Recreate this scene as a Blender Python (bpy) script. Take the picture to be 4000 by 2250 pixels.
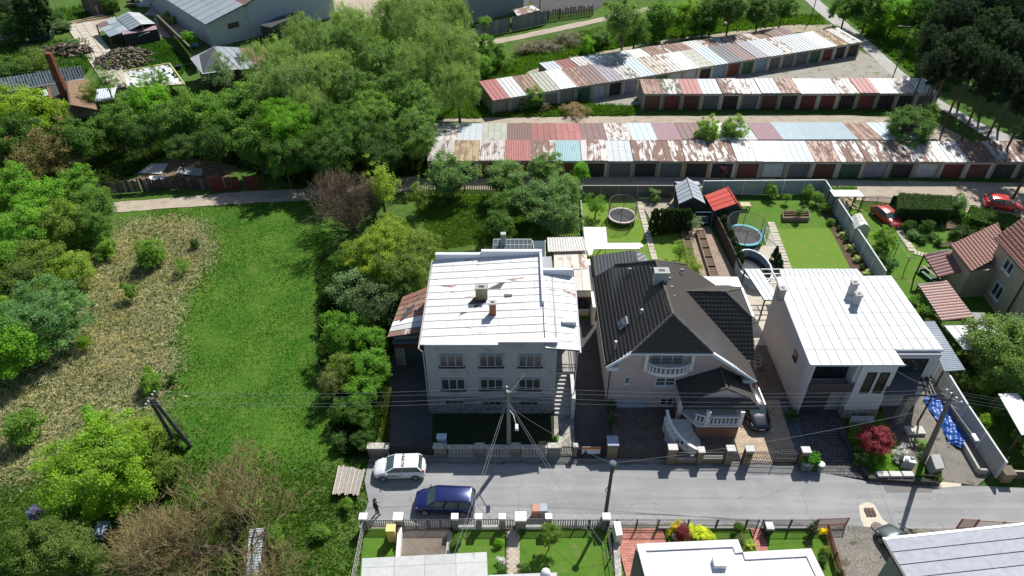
import bpy, math, random
import numpy as np
from mathutils import Vector, Matrix
for o in list(bpy.data.objects): bpy.data.objects.remove(o)
sc = bpy.context.scene; COL = sc.collection
random.seed(7); RNG = np.random.default_rng(7)
R = math.radians
# ---------------------------------------------------------------- camera, light, exposure
F = 2773.0; PIT = R(39.2); CH = 47.0
cd = bpy.data.cameras.new('camera'); cam = bpy.data.objects.new('camera', cd); COL.objects.link(cam)
cam.location = (0, 0, CH); cam.rotation_euler = (R(90) - PIT, 0, 0)
cd.sensor_width = 36; cd.lens = 36 * F / 4000; cd.clip_end = 5000; cd.clip_start = .5
sc.camera = cam
SUN_EL = R(49); SUN_AZ = R(30)
w = bpy.data.worlds.new('World'); sc.world = w; w.use_nodes = True
sk = w.node_tree.nodes.new('ShaderNodeTexSky'); sk.sky_type = 'NISHITA'; sk.sun_disc = False
sk.sun_elevation = SUN_EL; sk.sun_rotation = SUN_AZ
bg = w.node_tree.nodes['Background']; bg.inputs[1].default_value = 0.085
w.node_tree.links.new(sk.outputs[0], bg.inputs[0])
sd = bpy.data.lights.new('sun', 'SUN'); sd.energy = 5.0; sd.angle = R(.5); sd.color = (1, .96, .9)
sun = bpy.data.objects.new('sun', sd); COL.objects.link(sun)
sv = Vector((math.sin(SUN_AZ) * math.cos(SUN_EL), math.cos(SUN_AZ) * math.cos(SUN_EL), math.sin(SUN_EL)))
sun.rotation_euler = sv.to_track_quat('Z', 'Y').to_euler(); sun.location = sv * 200
sc.view_settings.view_transform = 'Standard'; sc.view_settings.look = 'None'
sc.view_settings.exposure = 0.32; sc.view_settings.gamma = 1.0

# ---------------------------------------------------------------- survey: photo sighting -> place at height z
def G(px, py, z=0.0):
    dx = (px - 2000) / F; dy = (1125 - py) / F
    ry = math.cos(PIT) + dy * math.sin(PIT); rz = -math.sin(PIT) + dy * math.cos(PIT)
    t = (z - CH) / rz
    return Vector((dx * t, ry * t, z))
def dep(p): return p.y * math.cos(PIT) - (p.z - CH) * math.sin(PIT)

# ---------------------------------------------------------------- object helpers
def tag(o, label=None, cat=None, group=None, kind=None):
    if label: o['label'] = label
    if cat: o['category'] = cat
    if group: o['group'] = group
    if kind: o['kind'] = kind
    return o
def thing(name, label, cat, loc=(0, 0, 0), group=None, rz=0.0):
    o = bpy.data.objects.new(name, None); COL.objects.link(o); o.empty_display_size = .3
    o.location = loc; o.rotation_euler = (0, 0, rz)
    return tag(o, label, cat, group)
def copy_thing(o, loc, rz=0.0, label=None, scale=1.0):
    r = o.copy(); COL.objects.link(r); r.location = loc; r.rotation_euler = (0, 0, rz); r.scale = (scale,) * 3 if not isinstance(scale, tuple) else scale
    if label: r['label'] = label
    for c in o.children:
        d = c.copy(); COL.objects.link(d); d.parent = r
        for g in c.children:
            e = g.copy(); COL.objects.link(e); e.parent = d
    return r
class MB:
    def __init__(s): s.v = []; s.f = []
    def add(s, vs, fs):
        n = len(s.v); s.v += [tuple(v) for v in vs]; s.f += [tuple(i + n for i in f) for f in fs]; return s
    def hexa(s, b, t):
        return s.add(list(b) + list(t), [(3, 2, 1, 0), (4, 5, 6, 7), (0, 1, 5, 4), (1, 2, 6, 5), (2, 3, 7, 6), (3, 0, 4, 7)])
    def box(s, x0, y0, z0, x1, y1, z1):
        return s.hexa([(x0, y0, z0), (x1, y0, z0), (x1, y1, z0), (x0, y1, z0)], [(x0, y0, z1), (x1, y0, z1), (x1, y1, z1), (x0, y1, z1)])
    def obox(s, c, u, L, W, z0, z1):          # centred box, long side along u (2d)
        u = Vector((u[0], u[1], 0)).normalized(); n = Vector((-u.y, u.x, 0)); c = Vector((c[0], c[1], 0))
        q = [c - u * L / 2 - n * W / 2, c + u * L / 2 - n * W / 2, c + u * L / 2 + n * W / 2, c - u * L / 2 + n * W / 2]
        return s.hexa([(p.x, p.y, z0) for p in q], [(p.x, p.y, z1) for p in q])
    def bar(s, a, b, w, h, up=Vector((0, 0, 1))):   # rectangular bar between two points
        a = Vector(a); b = Vector(b); d = (b - a)
        if d.length < 1e-5: return s
        d.normalize(); n = d.cross(up)
        if n.length < 1e-3: n = d.cross(Vector((1, 0, 0)))
        n.normalize(); k = n.cross(d); n = n * w / 2; k = k * h / 2
        return s.hexa([a - n - k, b - n - k, b + n - k, a + n - k], [a - n + k, b - n + k, b + n + k, a + n + k])
    def prism(s, poly, z0, z1):
        n = len(poly); A = sum(poly[i][0] * poly[(i + 1) % n][1] - poly[(i + 1) % n][0] * poly[i][1] for i in range(n))
        if A < 0: poly = poly[::-1]
        f0 = z0 if callable(z0) else (lambda x, y: z0); f1 = z1 if callable(z1) else (lambda x, y: z1)
        vs = [(p[0], p[1], f0(p[0], p[1])) for p in poly] + [(p[0], p[1], f1(p[0], p[1])) for p in poly]
        return s.add(vs, [tuple(range(n - 1, -1, -1)), tuple(range(n, 2 * n))] + [(i, (i + 1) % n, n + (i + 1) % n, n + i) for i in range(n)])
    def slab(s, pts, th):                     # planar polygon in 3D with thickness along its normal
        pts = [Vector(p) for p in pts]; n = Vector((0, 0, 0))
        for i in range(len(pts)): n += pts[i].cross(pts[(i + 1) % len(pts)])
        n.normalize()
        if n.z < 0: pts = pts[::-1]; n = -n
        k = len(pts); return s.add([p for p in pts] + [p + n * th for p in pts],
            [tuple(range(k - 1, -1, -1)), tuple(range(k, 2 * k))] + [(i, (i + 1) % k, k + (i + 1) % k, k + i) for i in range(k)])
    def tube(s, path, r, seg=6, cap=True):
        path = [Vector(p) for p in path]; rs = r if isinstance(r, (list, tuple)) else [r] * len(path)
        base = len(s.v); prev = None
        for i, p in enumerate(path):
            d = (path[min(i + 1, len(path) - 1)] - path[max(i - 1, 0)])
            if d.length < 1e-6: d = Vector((0, 0, 1))
            d.normalize()
            if prev is None:
                n = d.cross(Vector((0, 0, 1)))
                if n.length < .05: n = d.cross(Vector((1, 0, 0)))
            else: n = prev - d * prev.dot(d)
            n.normalize(); prev = n; k = d.cross(n)
            for j in range(seg):
                a = 2 * math.pi * j / seg; s.v.append(tuple(p + (n * math.cos(a) + k * math.sin(a)) * rs[i]))
        for i in range(len(path) - 1):
            for j in range(seg):
                a = base + i * seg + j; b = base + i * seg + (j + 1) % seg
                s.f.append((a, b, b + seg, a + seg))
        if cap:
            s.f.append(tuple(base + j for j in range(seg - 1, -1, -1))); e = base + (len(path) - 1) * seg
            s.f.append(tuple(e + j for j in range(seg)))
        return s
    def cyl(s, c, r, z0, z1, seg=12, r1=None):
        return s.tube([(c[0], c[1], z0), (c[0], c[1], z1)], [r, r if r1 is None else r1], seg)
    def lathe(s, c, prof, seg=12, ax=None, ay=None):
        ps = []; b = len(s.v)
        for (r, z) in prof:
            for j in range(seg):
                a = 2 * math.pi * j / seg; s.v.append((c[0] + r * math.cos(a), c[1] + r * math.sin(a), c[2] + z))
        for i in range(len(prof) - 1):
            for j in range(seg):
                a = b + i * seg + j; q = b + i * seg + (j + 1) % seg; s.f.append((a, q, q + seg, a + seg))
        s.f.append(tuple(b + j for j in range(seg - 1, -1, -1))); e = b + (len(prof) - 1) * seg; s.f.append(tuple(e + j for j in range(seg)))
        return s
    def ell(s, c, rx, ry, rz, seg=10, rings=6):
        b = len(s.v)
        for i in range(rings + 1):
            t = math.pi * (i / rings) ; rr = max(math.sin(t), .02)
            for j in range(seg):
                a = 2 * math.pi * j / seg; s.v.append((c[0] + rx * rr * math.cos(a), c[1] + ry * rr * math.sin(a), c[2] - rz * math.cos(t)))
        for i in range(rings):
            for j in range(seg):
                a = b + i * seg + j; q = b + i * seg + (j + 1) % seg; s.f.append((a, q, q + seg, a + seg))
        return s
    def build(s, name, mat, parent=None, smooth=False, **kw):
        off = Vector(parent_world(parent)) if parent else Vector((0, 0, 0))
        me = bpy.data.meshes.new(name)
        me.from_pydata([(v[0] - off.x, v[1] - off.y, v[2] - off.z) for v in s.v] if parent else s.v, [], s.f)
        me.materials.append(mat); 
        if smooth: me.polygons.foreach_set('use_smooth', [True] * len(me.polygons))
        me.update()
        o = bpy.data.objects.new(name, me); COL.objects.link(o)
        if parent: o.parent = parent
        return tag(o, **kw)
def parent_world(p):
    v = Vector(p.location); q = p.parent
    while q: v += Vector(q.location); q = q.parent
    return v
def np_mesh(name, verts, faces, mat, parent=None, attr=None, smooth=False, **kw):
    me = bpy.data.meshes.new(name); verts = np.asarray(verts, dtype=np.float32); faces = np.asarray(faces, dtype=np.int32); k = faces.shape[1]
    me.vertices.add(len(verts)); me.vertices.foreach_set('co', verts.ravel())
    me.loops.add(faces.size); me.loops.foreach_set('vertex_index', faces.ravel())
    me.polygons.add(len(faces)); me.polygons.foreach_set('loop_start', np.arange(0, faces.size, k, dtype=np.int32))
    me.polygons.foreach_set('loop_total', np.full(len(faces), k, dtype=np.int32))
    if smooth: me.polygons.foreach_set('use_smooth', np.ones(len(faces), dtype=bool))
    if attr:
        for an, av in attr.items():
            a = me.attributes.new(an, 'FLOAT', 'POINT'); a.data.foreach_set('value', np.asarray(av, dtype=np.float32))
    me.update(calc_edges=True); 
    if mat: me.materials.append(mat)
    if name is None: return me
    o = bpy.data.objects.new(name, me); COL.objects.link(o)
    if parent: o.parent = parent
    return tag(o, **kw)

# ---------------------------------------------------------------- materials
class NT:
    def __init__(s, name):
        s.m = bpy.data.materials.new(name); s.m.use_nodes = True; s.t = s.m.node_tree; s.b = s.t.nodes['Principled BSDF']
        s.tc = s.n('ShaderNodeTexCoord'); s.oi = None
    def n(s, ty, **kw):
        nd = s.t.nodes.new(ty)
        for k, v in kw.items(): setattr(nd, k, v)
        return nd
    def l(s, a, b): s.t.links.new(a, b)
    def val(s, inp, v):
        if hasattr(v, 'is_output') or hasattr(v, 'links'): s.l(v, inp)
        elif isinstance(v, (tuple, list)) and len(v) == 3 and inp.type == 'RGBA': inp.default_value = (*v, 1)
        else: inp.default_value = v
    def math(s, op, a, b=0.0):
        m = s.n('ShaderNodeMath', operation=op); s.val(m.inputs[0], a); s.val(m.inputs[1], b); return m.outputs[0]
    def coord(s, scale=(1, 1, 1), rnd=True, world=False):
        mp = s.n('ShaderNodeMapping'); mp.inputs['Scale'].default_value = scale
        if world: s.l(s.n('ShaderNodeNewGeometry').outputs['Position'], mp.inputs[0])
        else: s.l(s.tc.outputs['Object'], mp.inputs[0])
        if rnd:
            s.rand(); c = s.n('ShaderNodeCombineXYZ')
            k = s.math('MULTIPLY', s.oi.outputs['Random'], 57.0); s.l(k, c.inputs[0]); s.l(k, c.inputs[1]); s.l(k, c.inputs[2]); s.l(c.outputs[0], mp.inputs['Location'])
        return mp.outputs[0]
    def rand(s):
        if s.oi is None: s.oi = s.n('ShaderNodeObjectInfo')
        return s.oi.outputs['Random']
    def noise(s, sc_, co, det=4, rough=.6, dist=0):
        t = s.n('ShaderNodeTexNoise'); t.inputs['Scale'].default_value = sc_; t.inputs['Detail'].default_value = det; t.inputs['Roughness'].default_value = rough
        t.inputs['Distortion'].default_value = dist; s.l(co, t.inputs['Vector']); return t.outputs['Fac']
    def ramp(s, f, lo, hi, a=0.0, b=1.0):
        m = s.n('ShaderNodeMapRange'); s.val(m.inputs[0], f); m.inputs[1].default_value = lo; m.inputs[2].default_value = hi
        m.inputs[3].default_value = a; m.inputs[4].default_value = b; return m.outputs[0]
    def mix(s, f, a, b, mode='MIX'):
        m = s.n('ShaderNodeMix', data_type='RGBA', blend_type=mode); s.val(m.inputs[0], f); s.val(m.inputs[6], a); s.val(m.inputs[7], b); return m.outputs[2]
    def out(s, col, rough=.7, metal=0.0, bump=None, bstr=.3, bdist=.02, spec=.3):
        s.val(s.b.inputs['Base Color'], col); s.val(s.b.inputs['Roughness'], rough); s.b.inputs['Metallic'].default_value = metal
        s.b.inputs['Specular IOR Level'].default_value = spec
        if bump is not None:
            b = s.n('ShaderNodeBump'); b.inputs['Strength'].default_value = bstr; b.inputs['Distance'].default_value = bdist
            s.l(bump, b.inputs['Height']); s.l(b.outputs[0], s.b.inputs['Normal'])
        return s.m
def sh(c, k): return tuple(min(1, x * k) for x in c)
MC = {}
def plain(col, rough=.6, var=.18, scale=3.0, bump=.3, metal=0.0, spec=.3, rv=.1, bs=None):
    key = ('p', col, rough, var, scale, bump, metal, spec, rv, bs)
    if key in MC: return MC[key]
    t = NT('surface'); co = t.coord()
    n = t.noise(scale, co, 6); n2 = t.noise(scale * 9, co, 4)
    f = t.math('ADD', t.math('MULTIPLY', n, .65), t.math('MULTIPLY', n2, .35))
    c = t.mix(t.ramp(f, .3, .7), sh(col, 1 - var), sh(col, 1 + var))
    c = t.mix(1.0, c, t.ramp(t.rand(), 0, 1, 1 - rv, 1 + rv), 'MULTIPLY')
    MC[key] = t.out(c, rough, metal, n2 if bump else None, bump, .02, spec); return MC[key]
def glass(col=(.02, .03, .035), rough=.08):
    key = ('g', col, rough)
    if key in MC: return MC[key]
    t = NT('window_glass'); MC[key] = t.out(col, rough, 0, None, spec=.8); return MC[key]
PETAL = None
def paint(col, rough=.25, metal=0.0):
    key = ('c', col, rough, metal)
    if key in MC: return MC[key]
    t = NT('car_paint'); co = t.coord(); c = t.mix(t.ramp(t.noise(6, co), .3, .7), sh(col, .92), sh(col, 1.06))
    t.b.inputs['Coat Weight'].default_value = .6; t.b.inputs['Coat Roughness'].default_value = .08
    MC[key] = t.out(c, rough, metal, None, spec=.5); return MC[key]
def rust(base, amount=.4, rcol=(.25, .09, .045), along='y', scale=1.0, rough=.55, dirt=.12):
    """painted sheet metal with flaking rust; amount = share of rust"""
    key = ('r', base, amount, rcol, along, scale, dirt)
    if key in MC: return MC[key]
    t = NT('painted_sheet_metal')
    co = t.coord((1.6 * scale, .5 * scale, 1) if along == 'y' else (.5 * scale, 1.6 * scale, 1))
    n = t.noise(1.1, co, 8, .62, .4); co2 = t.coord((1, 1, 1)); n2 = t.noise(14 * scale, co2, 4)
    off = t.ramp(t.rand(), 0, 1, -.07, .07)
    f = t.math('ADD', t.math('ADD', t.math('MULTIPLY', n, .8), t.math('MULTIPLY', n2, .2)), off)
    th = .30 + .42 * (1 - amount) if amount > 0 else 2.0
    fac = t.ramp(f, th - .018, th + .035); stn = t.math('MULTIPLY', t.ramp(t.noise(2.0, co, 7, .7, .8), .5, .72), .3 if amount > .02 else .0)
    bcol = t.mix(t.ramp(t.noise(2.2, co2, 6), .3, .7), sh(base, 1 - dirt), sh(base, 1 + dirt * .6))
    bcol = t.mix(1.0, bcol, t.ramp(t.rand(), 0, 1, .9, 1.05), 'MULTIPLY')
    bcol = t.mix(stn, bcol, tuple(.5 * a + .5 * b for a, b in zip(base, (.26, .2, .15)))); rc = t.mix(t.ramp(t.noise(5, co, 7, .7), .3, .7), sh(rcol, .6), tuple(.6 * x + .13 for x in rcol))
    MC[key] = t.out(t.mix(fac, bcol, rc), t.ramp(fac, 0, 1, rough, .85), 0, n2, .25, .01, .35); return MC[key]
def bricky(c1, c2, mortar, scale=1.0, bw=.5, bh=.25, msize=.03, rough=.8, world=True, rot=(0, 0, 0), off=.5, bump=.5):
    key = ('b', c1, c2, mortar, scale, bw, bh, msize, rot, off)
    if key in MC: return MC[key]
    t = NT('laid_blocks'); br = t.n('ShaderNodeTexBrick'); mp = t.n('ShaderNodeMapping'); mp.inputs['Rotation'].default_value = rot
    t.l(t.tc.outputs['Object'], mp.inputs[0]); t.l(mp.outputs[0], br.inputs['Vector'])
    br.inputs['Color1'].default_value = (*c1, 1); br.inputs['Color2'].default_value = (*c2, 1); br.inputs['Mortar'].default_value = (*mortar, 1)
    br.inputs['Scale'].default_value = scale; br.inputs['Brick Width'].default_value = bw; br.inputs['Row Height'].default_value = bh; br.inputs['Mortar Size'].default_value = msize
    br.offset = off
    co = t.coord(); n = t.noise(1.5, co, 7); n2 = t.noise(22, co, 3)
    c = t.mix(1.0, br.outputs['Color'], t.mix(t.ramp(n, .3, .7), (.72, .72, .72), (1.15, 1.13, 1.1)), 'MULTIPLY')
    MC[key] = t.out(c, rough, 0, t.math('ADD', t.math('MULTIPLY', br.outputs['Fac'], -1.0), t.math('MULTIPLY', n2, .4)), bump, .02); return MC[key]
def wallstone(c, mortar=(.2, .2, .19), scale=2.6):
    key = ('w', c, scale)
    if key in MC: return MC[key]
    t = NT('rubble_stone'); co = t.coord(rnd=False); v = t.n('ShaderNodeTexVoronoi'); v.feature = 'DISTANCE_TO_EDGE'; v.inputs['Scale'].default_value = scale; t.l(co, v.inputs['Vector'])
    v2 = t.n('ShaderNodeTexVoronoi'); v2.inputs['Scale'].default_value = scale; t.l(co, v2.inputs['Vector'])
    cc = t.mix(t.ramp(v2.outputs['Color'], 0, 1), sh(c, .6), sh(c, 1.35)); f = t.ramp(v.outputs['Distance'], .02, .09)
    MC[key] = t.out(t.mix(f, mortar, cc), .85, 0, f, .6, .03); return MC[key]
def ground_like(c1, c2, scale=1.0, fine=30.0, bump=.6, c3=None, rough=.92, speck=.35, bd=.03):
    key = ('gl', c1, c2, scale, fine, c3)
    if key in MC: return MC[key]
    t = NT('ground_surface'); co = t.coord(rnd=False); n = t.noise(.35 * scale, co, 8, .65); n2 = t.noise(fine, co, 4, .7); n3 = t.noise(1.6 * scale, co, 5)
    f = t.math('ADD', t.math('MULTIPLY', n, .6), t.math('MULTIPLY', n3, .4))
    c = t.mix(t.ramp(f, .35, .65), c1, c2)
    if c3: c = t.mix(t.ramp(t.noise(.8 * scale, co, 6), .56, .66), c, c3)
    c = t.mix(1.0, c, t.mix(t.ramp(n2, .3, .7), (1 - speck,) * 3, (1 + speck,) * 3), 'MULTIPLY')
    MC[key] = t.out(c, rough, 0, n2, bump, bd, .15); return MC[key]
WHITE = plain((.72, .72, .70), .6, .06); CREAM = plain((.55, .5, .4), .85, .12)
LGREY = plain((.5, .5, .5), .7, .12); GREY = plain((.28, .28, .28), .7, .2); DGREY = plain((.06, .062, .065), .5, .2); BLACK = plain((.015, .015, .017), .5, .2)
CONC = plain((.38, .37, .35), .9, .2, 2.0, .5); WOODD = plain((.09, .06, .045), .85, .3, 5); WOOD = plain((.3, .25, .2), .85, .3, 6); BROWN = plain((.14, .07, .045), .6, .2)
STEEL = plain((.35, .36, .38), .4, .15, metal=.6); GALV = plain((.5, .53, .56), .45, .12, metal=.3)
DGLASS = glass(); BGLASS = glass((.05, .09, .12), .1); SOIL = ground_like((.07, .05, .035), (.13, .09, .06), 3, 25)
RED = plain((.45, .06, .045), .6, .15); PLAST = plain((.6, .6, .58), .5, .1)
# ---------------------------------------------------------------- the ground
def inpoly(X, Y, poly):
    ins = np.zeros(X.shape, bool); n = len(poly)
    for i in range(n):
        x1, y1 = poly[i][0], poly[i][1]; x2, y2 = poly[(i + 1) % n][0], poly[(i + 1) % n][1]
        if y1 == y2: continue
        c = ((y1 > Y) != (y2 > Y)) & (X < (x2 - x1) * (Y - y1) / (y2 - y1) + x1); ins ^= c
    return ins
def PX(pts, z=0.0): return [G(a, b, z) for a, b in pts]
MEADOW = PX([(900, 770), (1290, 775), (1290, 1000), (1240, 1200), (1270, 1500), (1330, 1800), (1100, 1850), (760, 1800), (640, 1620), (660, 1400), (720, 1150), (790, 1000), (790, 860), (420, 835), (560, 800)])
DRY = PX([(470, 870), (700, 850), (810, 900), (800, 1010), (730, 1150), (670, 1330), (650, 1560), (420, 1700), (250, 1850), (-300, 1900), (-300, 1500), (120, 1480), (300, 1300), (300, 1050), (420, 960)])
DIRT = PX([(460, 720), (640, 620), (760, 590), (900, 640), (900, 720)])
xs = np.concatenate([[-3000, -1200, -600, -300, -180], np.arange(-130, 130.1, .5), [180, 300, 600, 1200, 3000]])
ys = np.concatenate([[-1500, -300, -60, 0, 14], np.arange(20, 175, .5), [200, 260, 400, 800, 1600, 4500]])
GX, GY = np.meshgrid(xs, ys); nx, ny = len(xs), len(ys)
GZ = -.05 + .03 * np.sin(GX * .7 + 1.3 * np.sin(GY * .5)) * np.sin(GY * .6)
def soft(poly, k=2):
    m = inpoly(GX + .8 * np.sin(GY * 1.1 + GX * .3), GY + .8 * np.sin(GX * .9), poly).astype(float)
    for _ in range(k):
        m[1:-1, 1:-1] = (m[1:-1, 1:-1] + m[:-2, 1:-1] + m[2:, 1:-1] + m[1:-1, :-2] + m[1:-1, 2:]) / 5
    return m
idx = np.arange(nx * ny).reshape(ny, nx)
fc = np.stack([idx[:-1, :-1], idx[:-1, 1:], idx[1:, 1:], idx[1:, :-1]], -1).reshape(-1, 4)
def ground_mat():
    t = NT('grass_and_earth'); co = t.coord(rnd=False)
    def at(nm): a = t.n('ShaderNodeAttribute', attribute_name=nm); return a.outputs['Fac']
    n1 = t.noise(.22, co, 8, .65); n2 = t.noise(2.2, co, 6, .7); n3 = t.noise(16, co, 4, .7); n4 = t.noise(.9, co, 6, .6, .6)
    g = t.mix(t.ramp(n1, .35, .65), (.055, .125, .02), (.10, .17, .035)); g = t.mix(t.ramp(n4, .6, .7), g, (.17, .16, .08)); g = t.mix(t.ramp(n2, .45, .7), g, (.05, .10, .022))
    me = t.mix(t.ramp(n1, .36, .64), (.045, .13, .014), (.085, .175, .022)); me = t.mix(t.ramp(n4, .52, .72), me, (.125, .19, .035))
    g = t.mix(t.ramp(t.math('ADD', at('lush'), t.ramp(n2, .3, .7, -.2, .2)), .4, .6), g, me)
    st = t.n('ShaderNodeMapping'); st.inputs['Scale'].default_value = (1.2, 3.4, 1); st.inputs['Rotation'].default_value = (0, 0, .35); t.l(t.tc.outputs['Object'], st.inputs[0])
    nd = t.noise(1.5, st.outputs[0], 8, .7, 1.2)
    dr = t.mix(t.ramp(nd, .38, .62), (.16, .21, .07), (.46, .41, .28)); dr = t.mix(t.ramp(n4, .5, .62), dr, (.09, .155, .03))
    g = t.mix(t.ramp(t.math('ADD', at('dry'), t.ramp(n4, .3, .7, -.5, .5)), .3, .7), g, dr)
    so = t.mix(t.ramp(n2, .35, .65), (.10, .075, .05), (.26, .2, .14))
    g = t.mix(t.ramp(t.math('ADD', at('soil'), t.ramp(n2, .3, .7, -.25, .25)), .4, .6), g, so)
    g = t.mix(1.0, g, t.mix(t.ramp(n3, .3, .7), (.55, .55, .55), (1.4, 1.4, 1.35)), 'MULTIPLY')
    h = t.math('ADD', t.math('MULTIPLY', n3, .6), n2)
    return t.out(g, .95, 0, h, .8, .12, .1)
np_mesh('ground', np.stack([GX.ravel(), GY.ravel(), GZ.ravel()], -1), fc, ground_mat(), smooth=True, kind='structure', label='rough grassy ground of meadow, dry field and verges',
        attr={'lush': soft(MEADOW, 8).ravel(), 'dry': soft(DRY, 14).ravel(), 'soil': soft(DIRT).ravel()})

def jag(poly, amp, step=1.2, seed=1):
    r = random.Random(seed); out = []
    for i in range(len(poly)):
        a = Vector(poly[i]); b = Vector(poly[(i + 1) % len(poly)]); n = max(1, int((b - a).length / step)); d = (b - a); nn = Vector((-d.y, d.x, 0)).normalized() if d.length > 0 else d
        for k in range(n): out.append(a + d * k / n + nn * (r.uniform(-amp, amp) if k else 0))
    return out
LAY = [0]
AVOID = []
def sheet(name, poly, mat, z=None, amp=0.0, label=None, kind='structure', th=None):
    """a ground covering: thin sheet laid a few mm above the one before"""
    LAY[0] += 1; z = .01 + .002 * LAY[0] if z is None else z
    if amp: poly = jag(poly, amp, seed=LAY[0])
    if name in ('back_lane', 'alley', 'street', 'driveway', 'diagonal_road', 'dirt_track', 'garage_yard', 'yard', 'dirt_path'): AVOID.append([(p[0], p[1]) for p in poly])
    m = MB(); m.prism([(p[0], p[1]) for p in poly], -.12, z)
    return m.build(name, mat, kind=kind, label=label)

# materials of the ground coverings
def asphalt_mat():
    t = NT('asphalt'); co = t.coord(rnd=False)
    st = t.n('ShaderNodeMapping'); st.inputs['Scale'].default_value = (.06, 1.6, 1); t.l(t.tc.outputs['Object'], st.inputs[0])
    n = t.noise(1.0, st.outputs[0], 6, .6, .3); n1 = t.noise(.3, co, 7, .6); n2 = t.noise(30, co, 4, .7)
    f = t.math('ADD', t.math('MULTIPLY', n, .55), t.math('MULTIPLY', n1, .45))
    c = t.mix(t.ramp(f, .40, .60), (.225, .23, .235), (.315, .315, .315))
    v = t.n('ShaderNodeTexVoronoi'); v.feature = 'DISTANCE_TO_EDGE'; v.inputs['Scale'].default_value = .22
    dn = t.n('ShaderNodeTexNoise'); dn.inputs['Scale'].default_value = .8; dn.inputs['Detail'].default_value = 6; t.l(co, dn.inputs['Vector'])
    wv = t.n('ShaderNodeVectorMath', operation='MULTIPLY_ADD'); t.l(dn.outputs['Color'], wv.inputs[0]); wv.inputs[1].default_value = (2.5, 2.5, 0); t.l(co, wv.inputs[2]); t.l(wv.outputs[0], v.inputs['Vector'])
    cr = t.ramp(v.outputs['Distance'], .001, .0065, 1, 0); cr = t.math('MULTIPLY', cr, t.ramp(n1, .46, .56))
    c = t.mix(t.math('MULTIPLY', cr, .6), c, (.07, .07, .07)); c = t.mix(t.ramp(t.noise(1.3, co, 7), .64, .72), c, (.36, .34, .3))
    c = t.mix(1.0, c, t.mix(t.ramp(n2, .3, .7), (.82,) * 3, (1.18,) * 3), 'MULTIPLY')
    return t.out(c, .85, 0, n2, .4, .01, .2)
ASPH = asphalt_mat(); DASPH = ground_like((.055, .055, .06), (.10, .10, .10), 1, 28, speck=.3)
LANE = ground_like((.32, .275, .21), (.44, .38, .30), 1, 26, c3=(.25, .215, .165), speck=.2, bump=.35)
GRAVEL = ground_like((.17, .16, .14), (.26, .24, .21), 1, 16, c3=(.10, .10, .06), speck=.75, bump=1, bd=.05)
LAWN = ground_like((.065, .155, .016), (.10, .19, .025), 1.2, 34, c3=(.14, .17, .045), speck=.5, bump=.7, bd=.04); LAWN2 = ground_like((.11, .21, .022), (.14, .23, .035), 1.2, 34, c3=(.19, .21, .05), speck=.45, bump=.6, bd=.04)
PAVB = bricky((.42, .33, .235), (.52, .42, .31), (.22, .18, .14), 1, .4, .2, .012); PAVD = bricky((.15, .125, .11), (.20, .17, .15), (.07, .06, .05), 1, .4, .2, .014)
PAVR = bricky((.42, .17, .13), (.50, .23, .18), (.24, .11, .09), 1, .42, .2, .014); COBB = bricky((.09, .09, .10), (.14, .14, .145), (.035, .035, .035), 1, .34, .3, .03)
SLAB = ground_like((.42, .38, .31), (.55, .5, .42), 1.5, 26, c3=(.28, .24, .18), speck=.2); DUST = ground_like((.5, .44, .33), (.6, .54, .42), 1, 30, speck=.15, bump=.3)

sheet('back_lane', PX([(395, 795), (640, 775), (1000, 745), (1300, 735), (1600, 690), (1680, 697), (2500, 690), (3000, 697), (4000, 716), (5200, 760), (5200, 1100), (4000, 905), (3900, 845), (3560, 800), (3330, 780), (3210, 722), (2900, 728), (2650, 735), (2260, 743), (1620, 742), (1230, 778), (780, 805), (440, 830)]), LANE, amp=.12, label='pale concrete and dirt lane in front of the long garage block')
sheet('alley', PX([(1690, 474), (1800, 462), (2500, 452), (3300, 450), (3640, 470), (3800, 560), (3750, 640), (3560, 560), (3500, 480), (2000, 484)]), LANE, amp=.3, label='narrow dirt alley between two garage blocks')
sheet('garage_yard', PX([(2270, 392), (2490, 340), (2700, 300), (3350, 195), (3480, 260), (3590, 345), (3560, 385), (2560, 385), (2480, 415), (2330, 410)]), ground_like((.26, .245, .21), (.35, .33, .29), 1, 20, c3=(.12, .15, .05), speck=.35), amp=.4, label='worn gravel yard between garage rows')
sheet('diagonal_road', PX([(3060, -60), (3150, -40), (3290, 75), (3400, 165), (3520, 275), (3640, 372), (3810, 470), (4100, 600), (5000, 1000), (4500, 900), (3990, 620), (3700, 440), (3590, 375), (3480, 290), (3345, 165), (3210, 60), (3120, -20)]), ground_like((.33, .32, .30), (.42, .41, .39), 1, 26, speck=.15, bump=.3), amp=.08, label='narrow pale road running diagonally past the garages')
sheet('dirt_track', PX([(1850, 168), (2000, 142), (2250, 88), (2330, 72), (2560, 20), (2610, 25), (2480, 55), (2270, 104), (2010, 158), (1870, 186)]), LANE, amp=.15, label='beige dirt track behind the willow grove')
sheet('dirt_path', PX([(2050, 285), (2200, 232), (2600, 155), (3080, 98), (3250, 95), (3250, 120), (2700, 150), (2240, 245), (2060, 300)]), ground_like((.3, .26, .18), (.36, .32, .24), 1, 20, c3=(.1, .14, .04)), amp=.2, label='dusty strip along the back of the farthest garages')
sheet('yard', PX([(2040, -60), (2480, -60), (2320, 40), (2120, 60), (2080, 30)]), DASPH, label='dark asphalt yard of the works')
sheet('yard', PX([(1240, 55), (1270, -60), (1560, -60), (1500, 60), (1440, 90), (1280, 75)]), LANE, label='sandy works yard beside the white barn')
sheet('yard', PX([(560, 60), (640, -30), (870, -80), (860, 40), (760, 160), (620, 140), (600, 60)]), ground_like((.3, .28, .24), (.42, .38, .31), 1, 20), amp=.3, label='pale farm yard beside the metal roofed barn')
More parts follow.
